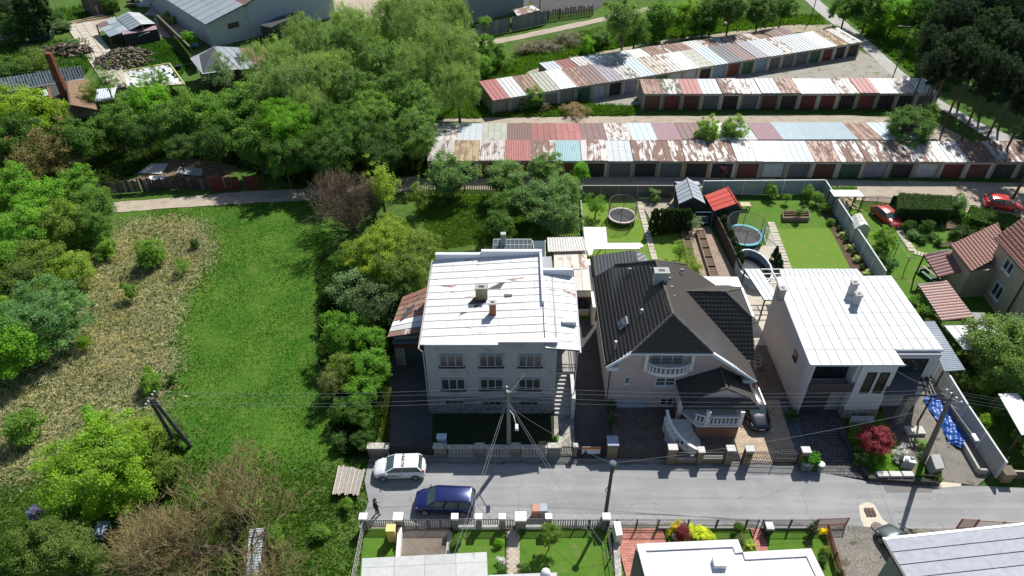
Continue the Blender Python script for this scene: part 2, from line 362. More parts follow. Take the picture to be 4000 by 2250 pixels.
ROADP = PX([(1442, 1794), (1480, 1772), (2100, 1778), (2600, 1792), (2790, 1794), (3120, 1806), (3200, 1845), (3380, 1880), (3700, 1896), (3850, 1900), (4000, 1908), (5600, 1990), (5600, 2180), (4000, 2080), (3500, 2072), (3300, 2066), (2950, 2064), (2370, 2060), (1402, 2062), (1440, 1960), (1424, 1880)])
sheet('street', jag(ROADP, .0), ASPH, label='grey patched asphalt street crossing the picture')
for k_, (e0, e1) in enumerate(((2066, 2046), (1800, 1812))): sheet('gritty_verge', jag(PX([(1440 if k_ else 1410, e0), (3110 if k_ else 3200, e0 + (8 if k_ else 4)), (3110 if k_ else 3200, e1 + (8 if k_ else 4)), (1440 if k_ else 1410, e1)]), .13, .5, 3 + k_), ground_like((.15, .14, .12), (.24, .225, .2), 2, 24, c3=(.09, .12, .04), speck=.5), label='gritty weedy strip along the ' + ('upper' if k_ else 'lower') + ' edge of the street')
sheet('concrete_patch', PX([(3383, 1962), (3412, 1968), (3430, 2000), (3448, 2030), (3490, 2060), (3499, 2074), (3440, 2070), (3375, 2058), (3362, 2030), (3356, 1990), (3353, 1977)]), ground_like((.52, .48, .38), (.6, .55, .45), 1, 30, speck=.1), amp=.05, label='cream concrete patch round the street drain')
sheet('asphalt_patch', PX([(3440, 1880), (3640, 1900), (3640, 1925), (3462, 1925)]), ground_like((.17, .16, .155), (.2, .19, .18), 1, 40, speck=.15), label='brownish asphalt patch in the street')
sheet('sand_spill', PX([(3640, 1900), (3720, 1868), (3760, 1885), (3750, 1900), (3660, 1908)]), DUST, amp=.12, label='pale sand washed onto the street edge')
# yards
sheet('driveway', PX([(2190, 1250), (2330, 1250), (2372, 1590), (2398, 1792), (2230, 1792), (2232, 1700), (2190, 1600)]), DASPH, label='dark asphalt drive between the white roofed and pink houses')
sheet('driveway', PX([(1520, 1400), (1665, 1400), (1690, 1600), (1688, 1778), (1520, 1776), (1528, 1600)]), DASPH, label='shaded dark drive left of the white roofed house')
sheet('front_yard', PX([(1690, 1600), (2160, 1600), (2160, 1770), (1690, 1776)]), ground_like((.02, .032, .014), (.032, .045, .018), 1, 20), label='dark front garden with painted shade of the white roofed house')  # grass colour lowered to paint in the shade of the house
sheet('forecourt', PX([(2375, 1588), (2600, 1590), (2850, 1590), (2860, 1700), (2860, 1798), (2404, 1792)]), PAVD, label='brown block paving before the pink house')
sheet('forecourt', PX([(2860, 1560), (3040, 1560), (3050, 1590), (3120, 1808), (2860, 1798)]), PAVB, label='beige block paving beside the pink house where the black car stands')
sheet('side_passage', PX([(2850, 1290), (3015, 1290), (3112, 1562), (2860, 1562)]), PAVD, label='paved passage with painted shade between pink and white box houses')  # dark paving colour stands in for shade cast by the white box house
sheet('driveway', PX([(3060, 1560), (3280, 1580), (3310, 1720), (3380, 1872), (3196, 1846), (3140, 1760)]), COBB, label='dark cobbled drive before the left half of the white box house')
sheet('front_yard', PX([(3310, 1610), (3560, 1610), (3600, 1800), (3620, 1860), (3385, 1862), (3320, 1740)]), LAWN, label='front garden with red maple')
sheet('pebble_bed', PX([(3042, 1562), (3092, 1580), (3150, 1740), (3198, 1846), (3120, 1808)]), ground_like((.06, .07, .09), (.16, .18, .22), 2, 12, speck=.6), label='narrow bluish pebble bed beside the cobbled drive')
sheet('terrace', PX([(3440, 1590), (3600, 1560), (3605, 1680), (3570, 1862), (3530, 1862), (3545, 1780), (3480, 1690)]), PAVD, label='dark paved terrace under the carport')
sheet('gravel_drive', PX([(3590, 1560), (3640, 1480), (3700, 1480), (3890, 1830), (3815, 1900), (3760, 1890), (3660, 1880), (3600, 1800)]), GRAVEL, amp=.1, label='gravel drive beside the long grey panel wall')
sheet('lawn', PX([(2275, 880), (2270, 760), (2380, 752), (2495, 775), (2520, 890), (2560, 1030), (2400, 1060), (2280, 1060)]), LAWN2, label='small lawn under the pink rimmed trampoline')
sheet('lawn', PX([(2540, 930), (2690, 900), (2700, 1060), (2720, 1120), (2600, 1120), (2560, 1000)]), LAWN2, label='small lawn right of the narrow slab path')
sheet('gravel_bed', PX([(2490, 778), (2640, 775), (2650, 830), (2560, 900), (2530, 840)]), ground_like((.3, .26, .2), (.4, .35, .28), 2, 20, speck=.5), label='gravel bed by the cypress row')
sheet('gravel_bed', PX([(2655, 895), (2770, 885), (2880, 1085), (2700, 1100)]), ground_like((.24, .18, .14), (.36, .28, .23), 2, 14, speck=.7), label='brown gravel around the raised beds')
sheet('lawn', PX([(2790, 860), (2870, 780), (3010, 785), (3220, 740), (3430, 1100), (3060, 1110), (2900, 1000)]), LAWN, label='lawn round the blue rimmed trampoline')
sheet('lawn', PX([(3022, 897), (3235, 893), (3330, 1050), (3066, 1060)]), LAWN2, label='bright mown square lawn in the middle garden')
sheet('planting_bed', PX([(3165, 752), (3205, 745), (3430, 1090), (3340, 1090), (3240, 890)]), SOIL, label='dark soil bed along the grey wall')
sheet('terrace', PX([(2860, 1000), (2990, 960), (3010, 900), (3024, 900), (3072, 1090), (3000, 1350), (2950, 1350)]), SLAB, label='light slab terrace with the round pool')
sheet('lawn', PX([(3215, 760), (3300, 800), (3560, 810), (3900, 870), (4100, 930), (4300, 1100), (4300, 1250), (3560, 1250), (3460, 1120)]), LAWN, label='garden lawn with the clothes poles')
sheet('orchard_grass', PX([(1660, 745), (2255, 745), (2268, 920), (2230, 930), (1940, 940), (1940, 985), (1700, 985), (1600, 1000)]), ground_like((.06, .12, .016), (.10, .17, .03), 1.5, 20, c3=(.16, .18, .03), speck=.6, bump=1, bd=.1), amp=.3, label='tall orchard grass behind the white roofed house')
# near gardens
sheet('lawn', PX([(1425, 2067), (1555, 2067), (1540, 2300), (1400, 2300)]), LAWN, label='grass in the corner garden by the yellow box')
sheet('driveway', PX([(1572, 2067), (1765, 2067), (1740, 2300), (1550, 2300)]), ground_like((.15, .12, .095), (.22, .19, .16), 1.5, 20, c3=(.10, .07, .05), speck=.4), label='old brown stained drive behind the double gate')
sheet('lawn', PX([(1790, 2067), (1972, 2067), (1970, 2400), (1740, 2400)]), LAWN, label='lawn left of the diamond slab path')
sheet('lawn', PX([(2030, 2067), (2380, 2067), (2470, 2400), (2030, 2400)]), LAWN, label='lawn with the ball topped little tree')
sheet('driveway', PX([(2400, 2067), (2585, 2067), (2605, 2120), (2700, 2400), (2480, 2400)]), PAVR, label='red block paved drive behind the sliding gate')
sheet('lawn', PX([(2590, 2067), (2920, 2067), (2960, 2160), (2610, 2120)]), LAWN, label='lawn strip with yellow and purple shrubs')
sheet('garden_path', PX([(2930, 2067), (2975, 2067), (3010, 2170), (2960, 2170)]), PAVR, label='narrow red paved garden path')
sheet('lawn', PX([(2985, 2067), (3190, 2070), (3250, 2260), (3300, 2400), (3100, 2400), (3000, 2160)]), LAWN, label='lawn beside the parapet roofed house')
sheet('gravel_yard', PX([(3235, 2070), (3320, 2055), (3500, 2068), (3730, 2064), (4400, 2066), (4400, 2400), (3370, 2400), (3290, 2260)]), GRAVEL, amp=.06, label='gravel yard where the dark green car stands')
sheet('lawn', PX([(3700, 1300), (3990, 1400), (4400, 1500), (4500, 1850), (3930, 1820), (3760, 1500)]), ground_like((.06, .12, .016), (.10, .16, .03), 1.2, 20, c3=(.14, .13, .05), speck=.6, bump=.8), label='rough garden grass beyond the long grey wall')

# ---------------------------------------------------------------- grass and weeds nobody could count
AVOID.append([(p[0], p[1]) for p in PX([(268, 90), (370, 58), (450, 55), (470, 80), (420, 125), (520, 345), (430, 355), (340, 150), (-80, 185), (-80, 135)])])
LEAF_T = {}
def leafmat(key, rough=.6, trans=.48, k0=1.75, k1=3.1):
    if key in LEAF_T: return LEAF_T[key]
    t = NT('foliage'); t.rand(); a = t.n('ShaderNodeAttribute', attribute_name='tone')
    k = t.ramp(a.outputs['Fac'], 0, 1, k0, k1)
    c = t.mix(1.0, t.oi.outputs['Color'], k, 'MULTIPLY')
    c2 = t.mix(t.ramp(a.outputs['Fac'], .5, 1.0), c, t.mix(1.0, c, (1.12, 1.05, .8), 'MULTIPLY'))
    t.b.inputs['Roughness'].default_value = rough; t.b.inputs['Specular IOR Level'].default_value = .25; t.l(c2, t.b.inputs['Base Color'])
    tr = t.n('ShaderNodeBsdfTranslucent'); t.l(t.mix(1.0, c2, (1.15, 1.25, .6), 'MULTIPLY'), tr.inputs[0]); mx = t.n('ShaderNodeMixShader'); mx.inputs[0].default_value = trans
    t.l(t.b.outputs[0], mx.inputs[1]); t.l(tr.outputs[0], mx.inputs[2]); t.l(mx.outputs[0], t.t.nodes['Material Output'].inputs[0])
    LEAF_T[key] = t.m; return t.m
LEAF = leafmat('leaf'); GRASSM = leafmat('grass', .7, .4, .8, 1.4); PETAL = plain((.7, .7, .66), .7, .1); LILAC = plain((.2, .18, .36), .8, .2)
def tufts(name, poly, n, h, wd, col, label, lean=.5, per=3, z=.0, avoid=(), clump=0, edge=.0, tv=.12):
    P_ = np.array([(p[0], p[1]) for p in poly]); mn, mx = P_.min(0), P_.max(0)
    if clump:
        nc = max(20, n // clump); cc = RNG.uniform(mn, mx, (nc * 3, 2)); cc = cc[inpoly(cc[:, 0], cc[:, 1], poly)][:nc]; ci = RNG.integers(0, len(cc), n); pts = cc[ci] + RNG.normal(0, .55, (n, 2)) * [1.5, .8]; ca = RNG.uniform(-1, 1.2, len(cc)); ct = RNG.uniform(.15, .85, len(cc))
    else: pts = RNG.uniform(mn, mx, (int(n * 3), 2)); pts = pts[inpoly(pts[:, 0], pts[:, 1], poly)][:n]; ci = None
    if edge: pts = pts + RNG.normal(0, edge, pts.shape)
    k = np.ones(len(pts), bool)
    for av in list(avoid) + AVOID: k &= ~inpoly(pts[:, 0], pts[:, 1], av)
    pts = pts[k]; n = len(pts); lf = .5 + .2 * np.sin(pts[:, 0] * .35 + 1.7 * np.sin(pts[:, 1] * .23)) + .16 * np.sin(pts[:, 1] * .8 + 2 * np.sin(pts[:, 0] * .5)); lf = (lf if ci is None else ct[ci[k]]) + RNG.normal(0, tv, n)
    aa = RNG.uniform(0, 6.283, n) if ci is None else ca[ci[k]] + RNG.normal(0, .5, n)
    pts = np.repeat(pts, per, 0); m = len(pts); pts = pts + RNG.normal(0, wd * .8, (m, 2)); hh = h * RNG.uniform(.5, 1.3, m); a = np.repeat(aa, per) + RNG.normal(0, .7 if ci is not None else 2, m); ln = lean * hh * RNG.uniform(.3, 1.2, m)
    b = a + RNG.uniform(1.0, 2.1, m); w_ = wd * RNG.uniform(.5, 1.2, m)
    base = np.c_[pts, np.full(m, z - .05)]; d = np.c_[np.cos(b) * w_, np.sin(b) * w_, np.zeros(m)]
    tip = base + np.c_[np.cos(a) * ln, np.sin(a) * ln, hh + .05]
    V = np.stack([base - d, base + d, tip], 1).reshape(-1, 3); T = np.repeat(np.repeat(np.clip(lf, 0, 1), per), 3)
    o = np_mesh(name, V, np.arange(m * 3).reshape(-1, 3), GRASSM, attr={'tone': T}, kind='stuff', label=label); o.color = (*col, 1); return o
ROADW = [(p[0], p[1]) for p in ROADP]
tufts('meadow_grass', MEADOW, 26000, .035, .05, (.065, .15, .018), 'short bright green meadow grass', .7, 2, edge=.7, tv=.09)
tufts('dry_grass', DRY, 19000, .22, .045, (.60, .54, .39), 'flattened dry straw coloured grass', 1.9, 3, clump=26, edge=.8)
tufts('green_grass', DRY, 19000, .16, .05, (.105, .17, .04), 'green grass growing up through the dry grass', .8, 3, clump=22, edge=1.2)
tufts('verge_grass', PX([(1240, 1500), (1330, 1780), (1440, 1800), (1425, 1880), (1430, 1960), (1400, 2030), (1390, 2300), (300, 2300), (-300, 2300), (-300, 1880), (250, 1850), (500, 1720), (760, 1800), (1100, 1850), (1330, 1800)]), 26000, .1, .06, (.10, .18, .028), 'rough verge grass at the near left', .8, 3, edge=1.0)
tufts('verge_grass', PX([(1680, 480), (1900, 250), (2200, 200), (2240, 255), (1885, 330), (1900, 400), (2480, 350), (2490, 448), (1800, 462)]), 9000, .4, .12, (.10, .20, .025), 'tall green grass between the garage blocks', .7, 3)
tufts('verge_grass', PX([(2080, 240), (2060, 170), (2500, 80), (3200, 60), (3230, 100), (2700, 140), (2300, 205)]), 8000, .5, .15, (.10, .20, .025), 'green grass behind the farthest garages', .7, 3)
tufts('verge_grass', PX([(3300, 60), (3900, 60), (3700, 360), (3540, 270)]), 6000, .55, .16, (.09, .18, .025), 'tall weeds beside the diagonal road', .7, 3)
tufts('orchard_weeds', PX([(1620, 770), (2255, 755), (2260, 910), (1940, 940), (1690, 985)]), 9000, .35, .1, (.11, .20, .03), 'tall weeds under the orchard trees', .7, 3)
tufts('field_grass', PX([(-400, 120), (350, 20), (420, 180), (300, 330), (-400, 330)]), 6000, .5, .16, (.06, .14, .02), 'lush grass at the far left', .7, 3)
tufts('field_grass', PX([(530, 180), (640, 160), (740, 250), (700, 300), (560, 260)]), 2500, .4, .14, (.055, .15, .018), 'green grass between the log pile and the hedge wall', .7, 3)
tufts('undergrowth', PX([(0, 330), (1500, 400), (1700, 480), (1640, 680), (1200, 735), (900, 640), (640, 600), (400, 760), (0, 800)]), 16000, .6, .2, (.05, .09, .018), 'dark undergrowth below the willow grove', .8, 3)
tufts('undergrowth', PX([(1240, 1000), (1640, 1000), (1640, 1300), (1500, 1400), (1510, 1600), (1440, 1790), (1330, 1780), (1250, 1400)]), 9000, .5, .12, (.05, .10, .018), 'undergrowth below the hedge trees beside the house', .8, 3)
tufts('garden_weeds', PX([(3700, 1330), (3990, 1450), (4100, 1850), (3940, 1830), (3740, 1450)]), 5000, .25, .07, (.07, .14, .02), 'patchy garden plants beyond the grey wall', .7, 3)
tufts('bank_grass', PX([(1500, 1500), (1530, 1500), (1520, 1776), (1480, 1776)]), 900, .2, .05, (.16, .19, .05), 'yellowish grass strip beside the shaded drive', .7, 3)

# ---------------------------------------------------------------- trees
def crown_data(seed, ncl, nlf, leaf, clr, shape='round', hollow=.45):
    r = np.random.default_rng(seed)
    d = r.normal(size=(ncl, 3)); d /= np.linalg.norm(d, axis=1)[:, None]
    if shape == 'cone':
        z = r.uniform(-1, 1, ncl) ; rad = (1 - z) / 2 * .95 + .05; rr = rad * r.uniform(.55, 1, ncl) ** .5; a = r.uniform(0, 6.283, ncl)
        C = np.c_[rr * np.cos(a), rr * np.sin(a), z]
    elif shape == 'column':
        z = r.uniform(-1, 1, ncl); rad = np.sqrt(np.clip(1 - np.clip((z + .1) / 1.1, -1, 1) ** 2, 0.02, 1)); rr = rad * r.uniform(.5, 1, ncl) ** .5; a = r.uniform(0, 6.283, ncl)
        C = np.c_[rr * np.cos(a), rr * np.sin(a), z]
    else:
        rad = r.uniform(hollow, 1, ncl) ** .6; ph = r.uniform(0, 6.283, 6)
        bump = 1 + .22 * np.sin(3 * d[:, 0] + ph[0]) + .2 * np.sin(4 * d[:, 1] + ph[1]) + .16 * np.sin(5 * d[:, 2] + ph[2])
        C = d * (rad * bump)[:, None]; C[:, 2] = np.where(C[:, 2] < -.3, -.3 + (C[:, 2] + .3) * .6, C[:, 2])
    cs = clr * r.uniform(.6, 1.4, ncl); tone = r.beta(2.2, 2.2, ncl)
    n = ncl * nlf; ci = np.repeat(np.arange(ncl), nlf); off = r.normal(size=(n, 3)); off *= (cs[ci] * .6)[:, None]
    off[:, 2] *= .7 if shape != 'willow' else 1.15
    Pn = C[ci] + off
    nrm = Pn * .5 + r.normal(size=(n, 3)) * .65 + np.array([0, 0, .55]); nrm /= np.linalg.norm(nrm, axis=1)[:, None]
    t = np.cross(nrm, r.normal(size=(n, 3))); t /= np.linalg.norm(t, axis=1)[:, None]; b = np.cross(nrm, t)
    s = leaf * r.uniform(.6, 1.4, n)[:, None]
    if shape == 'willow': t = t * .9 + np.array([-.2, 0, .6]); b *= .5
    V = np.stack([Pn - t * s, Pn - b * s * .62, Pn + t * s, Pn + b * s * .62], 1).reshape(-1, 3)
    T = np.clip(tone[ci] + r.normal(0, .12, n), 0, 1); return V, np.arange(n * 4).reshape(-1, 4), np.repeat(T, 4)
CROWN = {}
def crown_mesh(kind, var):
    k = (kind, var)
    if k not in CROWN:
        spec = dict(small=(40, 95, .068, .24, 'round'), medium=(130, 125, .038, .17, 'round'), large=(250, 140, .025, .12, 'round'), willow=(260, 120, .03, .11, 'willow'),
                    sparse=(90, 60, .036, .17, 'round', .2), pine=(220, 95, .032, .12, 'round', .2), cone=(110, 90, .08, .14, 'cone'), column=(120, 90, .09, .12, 'column'), hedge=(60, 60, .06, .2, 'round'))[kind]
        V, Fc, T = crown_data(hash(kind) % 97 + var * 13 + len(kind) if False else (sum(map(ord, kind)) + var * 13), *spec)
        o = np_mesh('crown', V, Fc, LEAF, attr={'tone': T}); CROWN[k] = o.data; bpy.data.objects.remove(o)
    return CROWN[k]
BARK = plain((.11, .085, .065), .95, .3, 6, .8); BARKG = plain((.2, .185, .17), .95, .3, 6, .8)
def tree(px, py, rp, zc, kind, col, label, cat='tree', name='broadleaf_tree', zs=1.0, group=None, var=None, at=None, r=None, trunk=True):
    c = G(px, py, zc) if at is None else Vector((at[0], at[1], zc))
    r = rp * dep(c) / F if r is None else r
    if zc - r * zs < .05 and kind not in ('hedge',): zs = max(.4, (zc - .05) / r)
    t = thing(name, label, cat, (c.x, c.y, 0), group)
    me = crown_mesh(kind, random.randrange(3) if var is None else var)
    bush = cat in ('bush', 'shrub', 'plant', 'hedge')
    o = bpy.data.objects.new('foliage' if bush else 'crown', me); COL.objects.link(o); o.parent = t; o.location = (0, 0, zc); o.scale = (r, r, r * zs); o.rotation_euler = (0, 0, random.uniform(0, 6.28) if kind != 'willow' else random.uniform(-.4, .4))
    o.scale = (r * random.uniform(.88, 1.14), r * random.uniform(.88, 1.14), r * zs); j = random.uniform(.88, 1.12)
    if col[2] > .2: o.material_slots[0].link = 'OBJECT'; o.material_slots[0].material = PETAL if col[0] > .3 else LILAC
    o.color = (col[0] * j, col[1] * j, col[2], 1)
    if trunk:
        m = MB(); tr = max(.03, .055 * r) ; top = zc + r * zs * .25; rnd = random.Random(int(px * 7 + py)); lx, ly = rnd.uniform(-.12, .12) * r, rnd.uniform(-.12, .12) * r
        X, Y = c.x, c.y
        if bush:
            for i in range(5):
                a = rnd.uniform(0, 6.28); m.tube([(X, Y, 0), (X + .3 * r * math.cos(a), Y + .3 * r * math.sin(a), zc * .7), (X + .6 * r * math.cos(a), Y + .6 * r * math.sin(a), zc + .2 * r * zs)], [tr * .7, tr * .5, tr * .2], 4)
        else:
            m.tube([(X, Y, -.1), (X + lx * .4, Y + ly * .4, top * .45), (X + lx, Y + ly, top)], [tr * 1.25, tr, tr * .6], 7)
            for i in range(8):
                a = i * 2.4 + rnd.uniform(-.4, .4); h0 = top * rnd.uniform(.4, .95); e = rnd.uniform(.6, .95)
                p0 = Vector((X + lx * h0 / top, Y + ly * h0 / top, h0)); p2 = Vector((X + e * r * math.cos(a), Y + e * r * math.sin(a), zc + r * zs * rnd.uniform(-.1, .6))); p1 = (p0 + p2) / 2 + Vector((0, 0, -.1 * r))
                m.tube([p0, p1, p2], [tr * .5, tr * .32, tr * .1], 4)
                q = p1 + Vector((rnd.uniform(-.35, .35) * r, rnd.uniform(-.35, .35) * r, rnd.uniform(.2, .5) * r * zs)); m.tube([p1, q], [tr * .25, tr * .08], 4)
        m.build('stem' if bush else 'trunk', BARK, t)
    return t
def bare_tree(base, h, spread, label, twig, seed=3, depth=5, lean=(0, 0)):
    t = thing('bare_tree', label, 'tree', base, 'leafless trees'); rnd = random.Random(seed); mt = MB(); mb = MB(); b0 = Vector(base)
    def grow(p, d, L, r, k):
        n = 3; path = [p]; q = p.copy(); dd = d.copy()
        for i in range(n):
            dd = (dd + Vector((rnd.uniform(-.3, .3), rnd.uniform(-.3, .3), rnd.uniform(-.12, .2)))).normalized(); q = q + dd * L / n; path.append(q.copy())
        (mt if k >= depth - 1 else mb).tube(path, [r, r * .85, r * .7, r * .55], 5 if k > 2 else 3, False)
        if k == 0: return
        for i in range(4 if k > 3 else 3):
            a = rnd.uniform(0, 6.28); sp = rnd.uniform(.45, 1.0); s = path[rnd.choice([1, 2, 3, 3])]
            nd = (dd + Vector((math.cos(a), math.sin(a), rnd.uniform(-.15, .35))) * sp).normalized()
            grow(s, nd, L * rnd.uniform(.62, .8), max(r * .52, .012), k - 1)
    for i in range(4):
        a = i * 1.57 + rnd.uniform(-.5, .5); grow(b0 + Vector((0, 0, 0)), Vector((math.cos(a) * spread + lean[0], math.sin(a) * spread + lean[1], 1)).normalized(), h * .34, h * .022, depth)
    mt.build('trunk', BARK, t); mb.build('branches', twig, t, kind='stuff'); return t
# ---------------------------------------------------------------- building helpers
def WY(px, py, Y):                       # sighting onto an upright wall plane at distance Y
    dx = (px - 2000) / F; dy = (1125 - py) / F
    ry = math.cos(PIT) + dy * math.sin(PIT); rz = -math.sin(PIT) + dy * math.cos(PIT); t = Y / ry
    return Vector((dx * t, Y, CH + rz * t))
def window(root, o, u, w_, h, panes=2, frame=WHITE, name='window', gl=None, sill=WHITE, split=None, fw=.07, out=.03, bars=0):
    """o = lower left corner on the wall, u = direction along the wall, outward normal is u x z"""
    u = Vector(u).normalized(); n = u.cross(Vector((0, 0, 1))).normalized(); Z = Vector((0, 0, 1)); m = MB(); o = Vector(o)
    def bx(mm, a0, a1, b0, b1, d0, d1):
        q = [o + u * a + n * d + Z * b for (a, b, d) in [(a0, b0, d1), (a1, b0, d1), (a1, b0, d0), (a0, b0, d0), (a0, b1, d1), (a1, b1, d1), (a1, b1, d0), (a0, b1, d0)]]
        mm.hexa(q[:4], q[4:])
    bx(m, 0, w_, 0, fw, .004, out + .05); bx(m, 0, w_, h - fw, h, .004, out + .05); bx(m, 0, fw, fw, h - fw, .004, out + .05); bx(m, w_ - fw, w_, fw, h - fw, .004, out + .05)
    sp = split or [i / panes for i in range(1, panes)]
    for s in sp: bx(m, w_ * s - fw / 2, w_ * s + fw / 2, fw, h - fw, .004, out + .045)
    for i in range(bars): y_ = h * (i + 1) / (bars + 1); bx(m, fw, w_ - fw, y_ - .015, y_ + .015, .01, out + .03)
    f = m.build(name, frame, root); e = [0] + list(sp) + [1]
    for i in range(len(e) - 1):
        g = MB(); bx(g, w_ * e[i] + fw / 2 + .002, w_ * e[i + 1] - fw / 2 - .002, fw + .002, h - fw - .002, .003, out); po = g.build('pane', gl or DGLASS); po.parent = f
        po.location = -Vector(parent_world(f))
    if sill:
        s = MB(); bx(s, -.08, w_ + .08, -.09, -.005, .004, out + .14); so = s.build('sill', sill); so.parent = f; so.location = -Vector(parent_world(f))
    return f
def window_px(root, x0, y0, x1, y1, Y, **k):
    a = WY(x0, y0, Y); b = WY(x1, y1, Y); z0 = min(a.z, b.z); z1 = max(a.z, b.z)
    return window(root, (a.x, Y, z0), (1, 0, 0), b.x - a.x, z1 - z0, **k)
def lerp(a, b, t): return a + (b - a) * t
def panels(root, A, B, C, D, us, vs, mats, th=.025, gap=.025, name='roof_sheet', seam='u', seamh=.045, stag=0, label=None, base=True, basemat=None, bname='roof'):
    """metal sheets on the roof plane A(front left) B(front right) C(back right) D(back left); us, vs cut positions 0..1"""
    A, B, C, D = map(Vector, (A, B, C, D)); n = (B - A).cross(D - A).normalized(); 
    if n.z < 0: n = -n
    if base: MB().slab([A - n * .1, B - n * .1, C - n * .1, D - n * .1], .095).build(bname, basemat or DGREY, root)
    def P(u, v): return lerp(lerp(A, B, u), lerp(D, C, u), v)
    W = (B - A).length; L = (D - A).length; out = []
    for j in range(len(vs) - 1):
        uu = list(us)
        if stag and j % 2: uu = [us[0]] + [min(us[-1] - .02, x + stag) for x in us[1:-1]] + [us[-1]]
        for i in range(len(uu) - 1):
            gu, gv = gap / 2 / W, gap / 2 / L
            u0, u1, v0, v1 = uu[i] + gu, uu[i + 1] - gu, vs[j] + gv, vs[j + 1] - gv
            m = MB(); m.slab([P(u0, v0), P(u1, v0), P(u1, v1), P(u0, v1)], th * random.uniform(.8, 1.3))
            if seam == 'v': m.bar(P(u0 + gu, v0) + n * (th + seamh / 2), P(u0 + gu, v1) + n * (th + seamh / 2), .035, seamh, n)
            elif seam == 'u': m.bar(P(u0, v0 + gv) + n * (th + seamh / 2), P(u1, v0 + gv) + n * (th + seamh / 2), .035, seamh, n)
            mt = mats[(i + j * 3) % len(mats)] if isinstance(mats, (list, tuple)) else mats
            out.append(m.build(name, mt, root))
    return out
def corrugated(root, A, B, C, D, mat, pitch=.18, amp=.03, name='corrugated_sheet', lift=.03, along='v', **kw):
    A, B, C, D = map(Vector, (A, B, C, D)); n = (B - A).cross(D - A).normalized(); n = -n if n.z < 0 else n
    if along == 'u': A, B, C, D = A, D, C, B
    W = (B - A).length; k = max(4, int(W / pitch * 4)); vs = []; fs = []
    for i in range(k + 1):
        t = i / k; hgt = amp * math.sin(2 * math.pi * t * W / pitch) + lift + amp
        vs += [lerp(A, B, t) + n * hgt, lerp(D, C, t) + n * hgt, lerp(A, B, t), lerp(D, C, t)]
    for i in range(k): a = i * 4; fs += [(a, a + 4, a + 5, a + 1), (a, a + 2, a + 6, a + 4), (a + 1, a + 5, a + 7, a + 3), (a + 2, a + 3, a + 7, a + 6)]
    m = MB(); m.v = [tuple(v) for v in vs]; m.f = fs; return m.build(name, mat, root, **kw)
def tiled(root, pts, mat, tw=.3, co=.36, amp=.035, step=.035, name='roof_tiles', base=True, rows=None, **kw):
    """tiled roof plane: pts polygon with pts[0]->pts[1] the eave; waves and stepped courses are geometry"""
    pts = [Vector(p) for p in pts]; A = pts[0]; u = (pts[1] - A).normalized(); nn = Vector((0, 0, 0))
    for i in range(len(pts)): nn += pts[i].cross(pts[(i + 1) % len(pts)])
    n = nn.normalized(); n = -n if n.z < 0 else n; v = n.cross(u).normalized()
    if v.z < 0: v = -v
    q = [((p - A).dot(u), (p - A).dot(v)) for p in pts]; v0 = min(p[1] for p in q); v1 = max(p[1] for p in q); K = max(1, round((v1 - v0) / co)); co = (v1 - v0) / K
    def iv(h):
        h = min(max(h, v0 + 1e-4), v1 - 1e-4); xs = []
        for i in range(len(q)):
            (x1, y1), (x2, y2) = q[i], q[(i + 1) % len(q)]
            if (y1 - h) * (y2 - h) < 0: xs.append(x1 + (x2 - x1) * (h - y1) / (y2 - y1))
        return (min(xs), max(xs)) if xs else None
    V = []; Fc = []
    for k in range(K):
        a, b = iv(v0 + k * co), iv(v0 + (k + 1) * co)
        if not a or not b: continue
        lo, hi = min(a[0], b[0]), max(a[1], b[1]); N = max(1, int((hi - lo) / tw * 5)); g = len(V); sh_ = (tw / 2 if k % 2 else 0) * 0
        for i in range(N + 1):
            x = lo + (hi - lo) * i / N; wv = amp * abs(math.sin(math.pi * (x + sh_) / tw)) ** .7 + .01
            xa = min(max(x, a[0]), a[1]); xb = min(max(x, b[0]), b[1])
            V += [A + u * xa + v * (v0 + k * co) + n * (wv + step), A + u * xb + v * (v0 + (k + 1) * co) + n * wv, A + u * xa + v * (v0 + k * co) + n * (-.01)]
        for i in range(N): c = g + i * 3; Fc += [(c, c + 3, c + 4, c + 1), (c + 2, c + 5, c + 3, c)]
    if base: MB().slab([p - n * .12 for p in pts], .11).build('roof', DGREY, root)
    return np_mesh(name, [tuple(x - Vector(parent_world(root))) for x in V], Fc, mat, parent=root, kind='stuff', **kw)
def ridge_caps(root, a, b, mat, r=.11, L=.4, name='ridge_tile'):
    a, b = Vector(a), Vector(b); n = max(1, int((b - a).length / L)); d = (b - a) / n
    for i in range(n):
        m = MB(); p = a + d * i; m.tube([p, p + d * 1.06], [r * 1.1, r * .9], 8); m.build(name, mat, root)
def chimney(root, c, w_, d, z0, z1, mat, cap=CONC, pot=True, name='chimney', label=None):
    m = MB(); m.box(c[0] - w_ / 2, c[1] - d / 2, z0, c[0] + w_ / 2, c[1] + d / 2, z1 - .1); o = m.build(name, mat, root, label=label)
    k = MB(); k.box(c[0] - w_ / 2 - .06, c[1] - d / 2 - .06, z1 - .1, c[0] + w_ / 2 + .06, c[1] + d / 2 + .06, z1); kk = k.build('cap', cap); kk.parent = o; kk.location = -Vector(parent_world(o))
    if pot:
        p = MB(); p.box(c[0] - w_ * .22, c[1] - d * .2, z1 + .002, c[0] + w_ * .22, c[1] + d * .2, z1 + .03); pp = p.build('flue', BLACK); pp.parent = o; pp.location = -Vector(parent_world(o))
    return o
def sub(mb, name, mat, part, **k):
    o = mb.build(name, mat, **k); o.parent = part; o.location = -Vector(parent_world(part)); return o

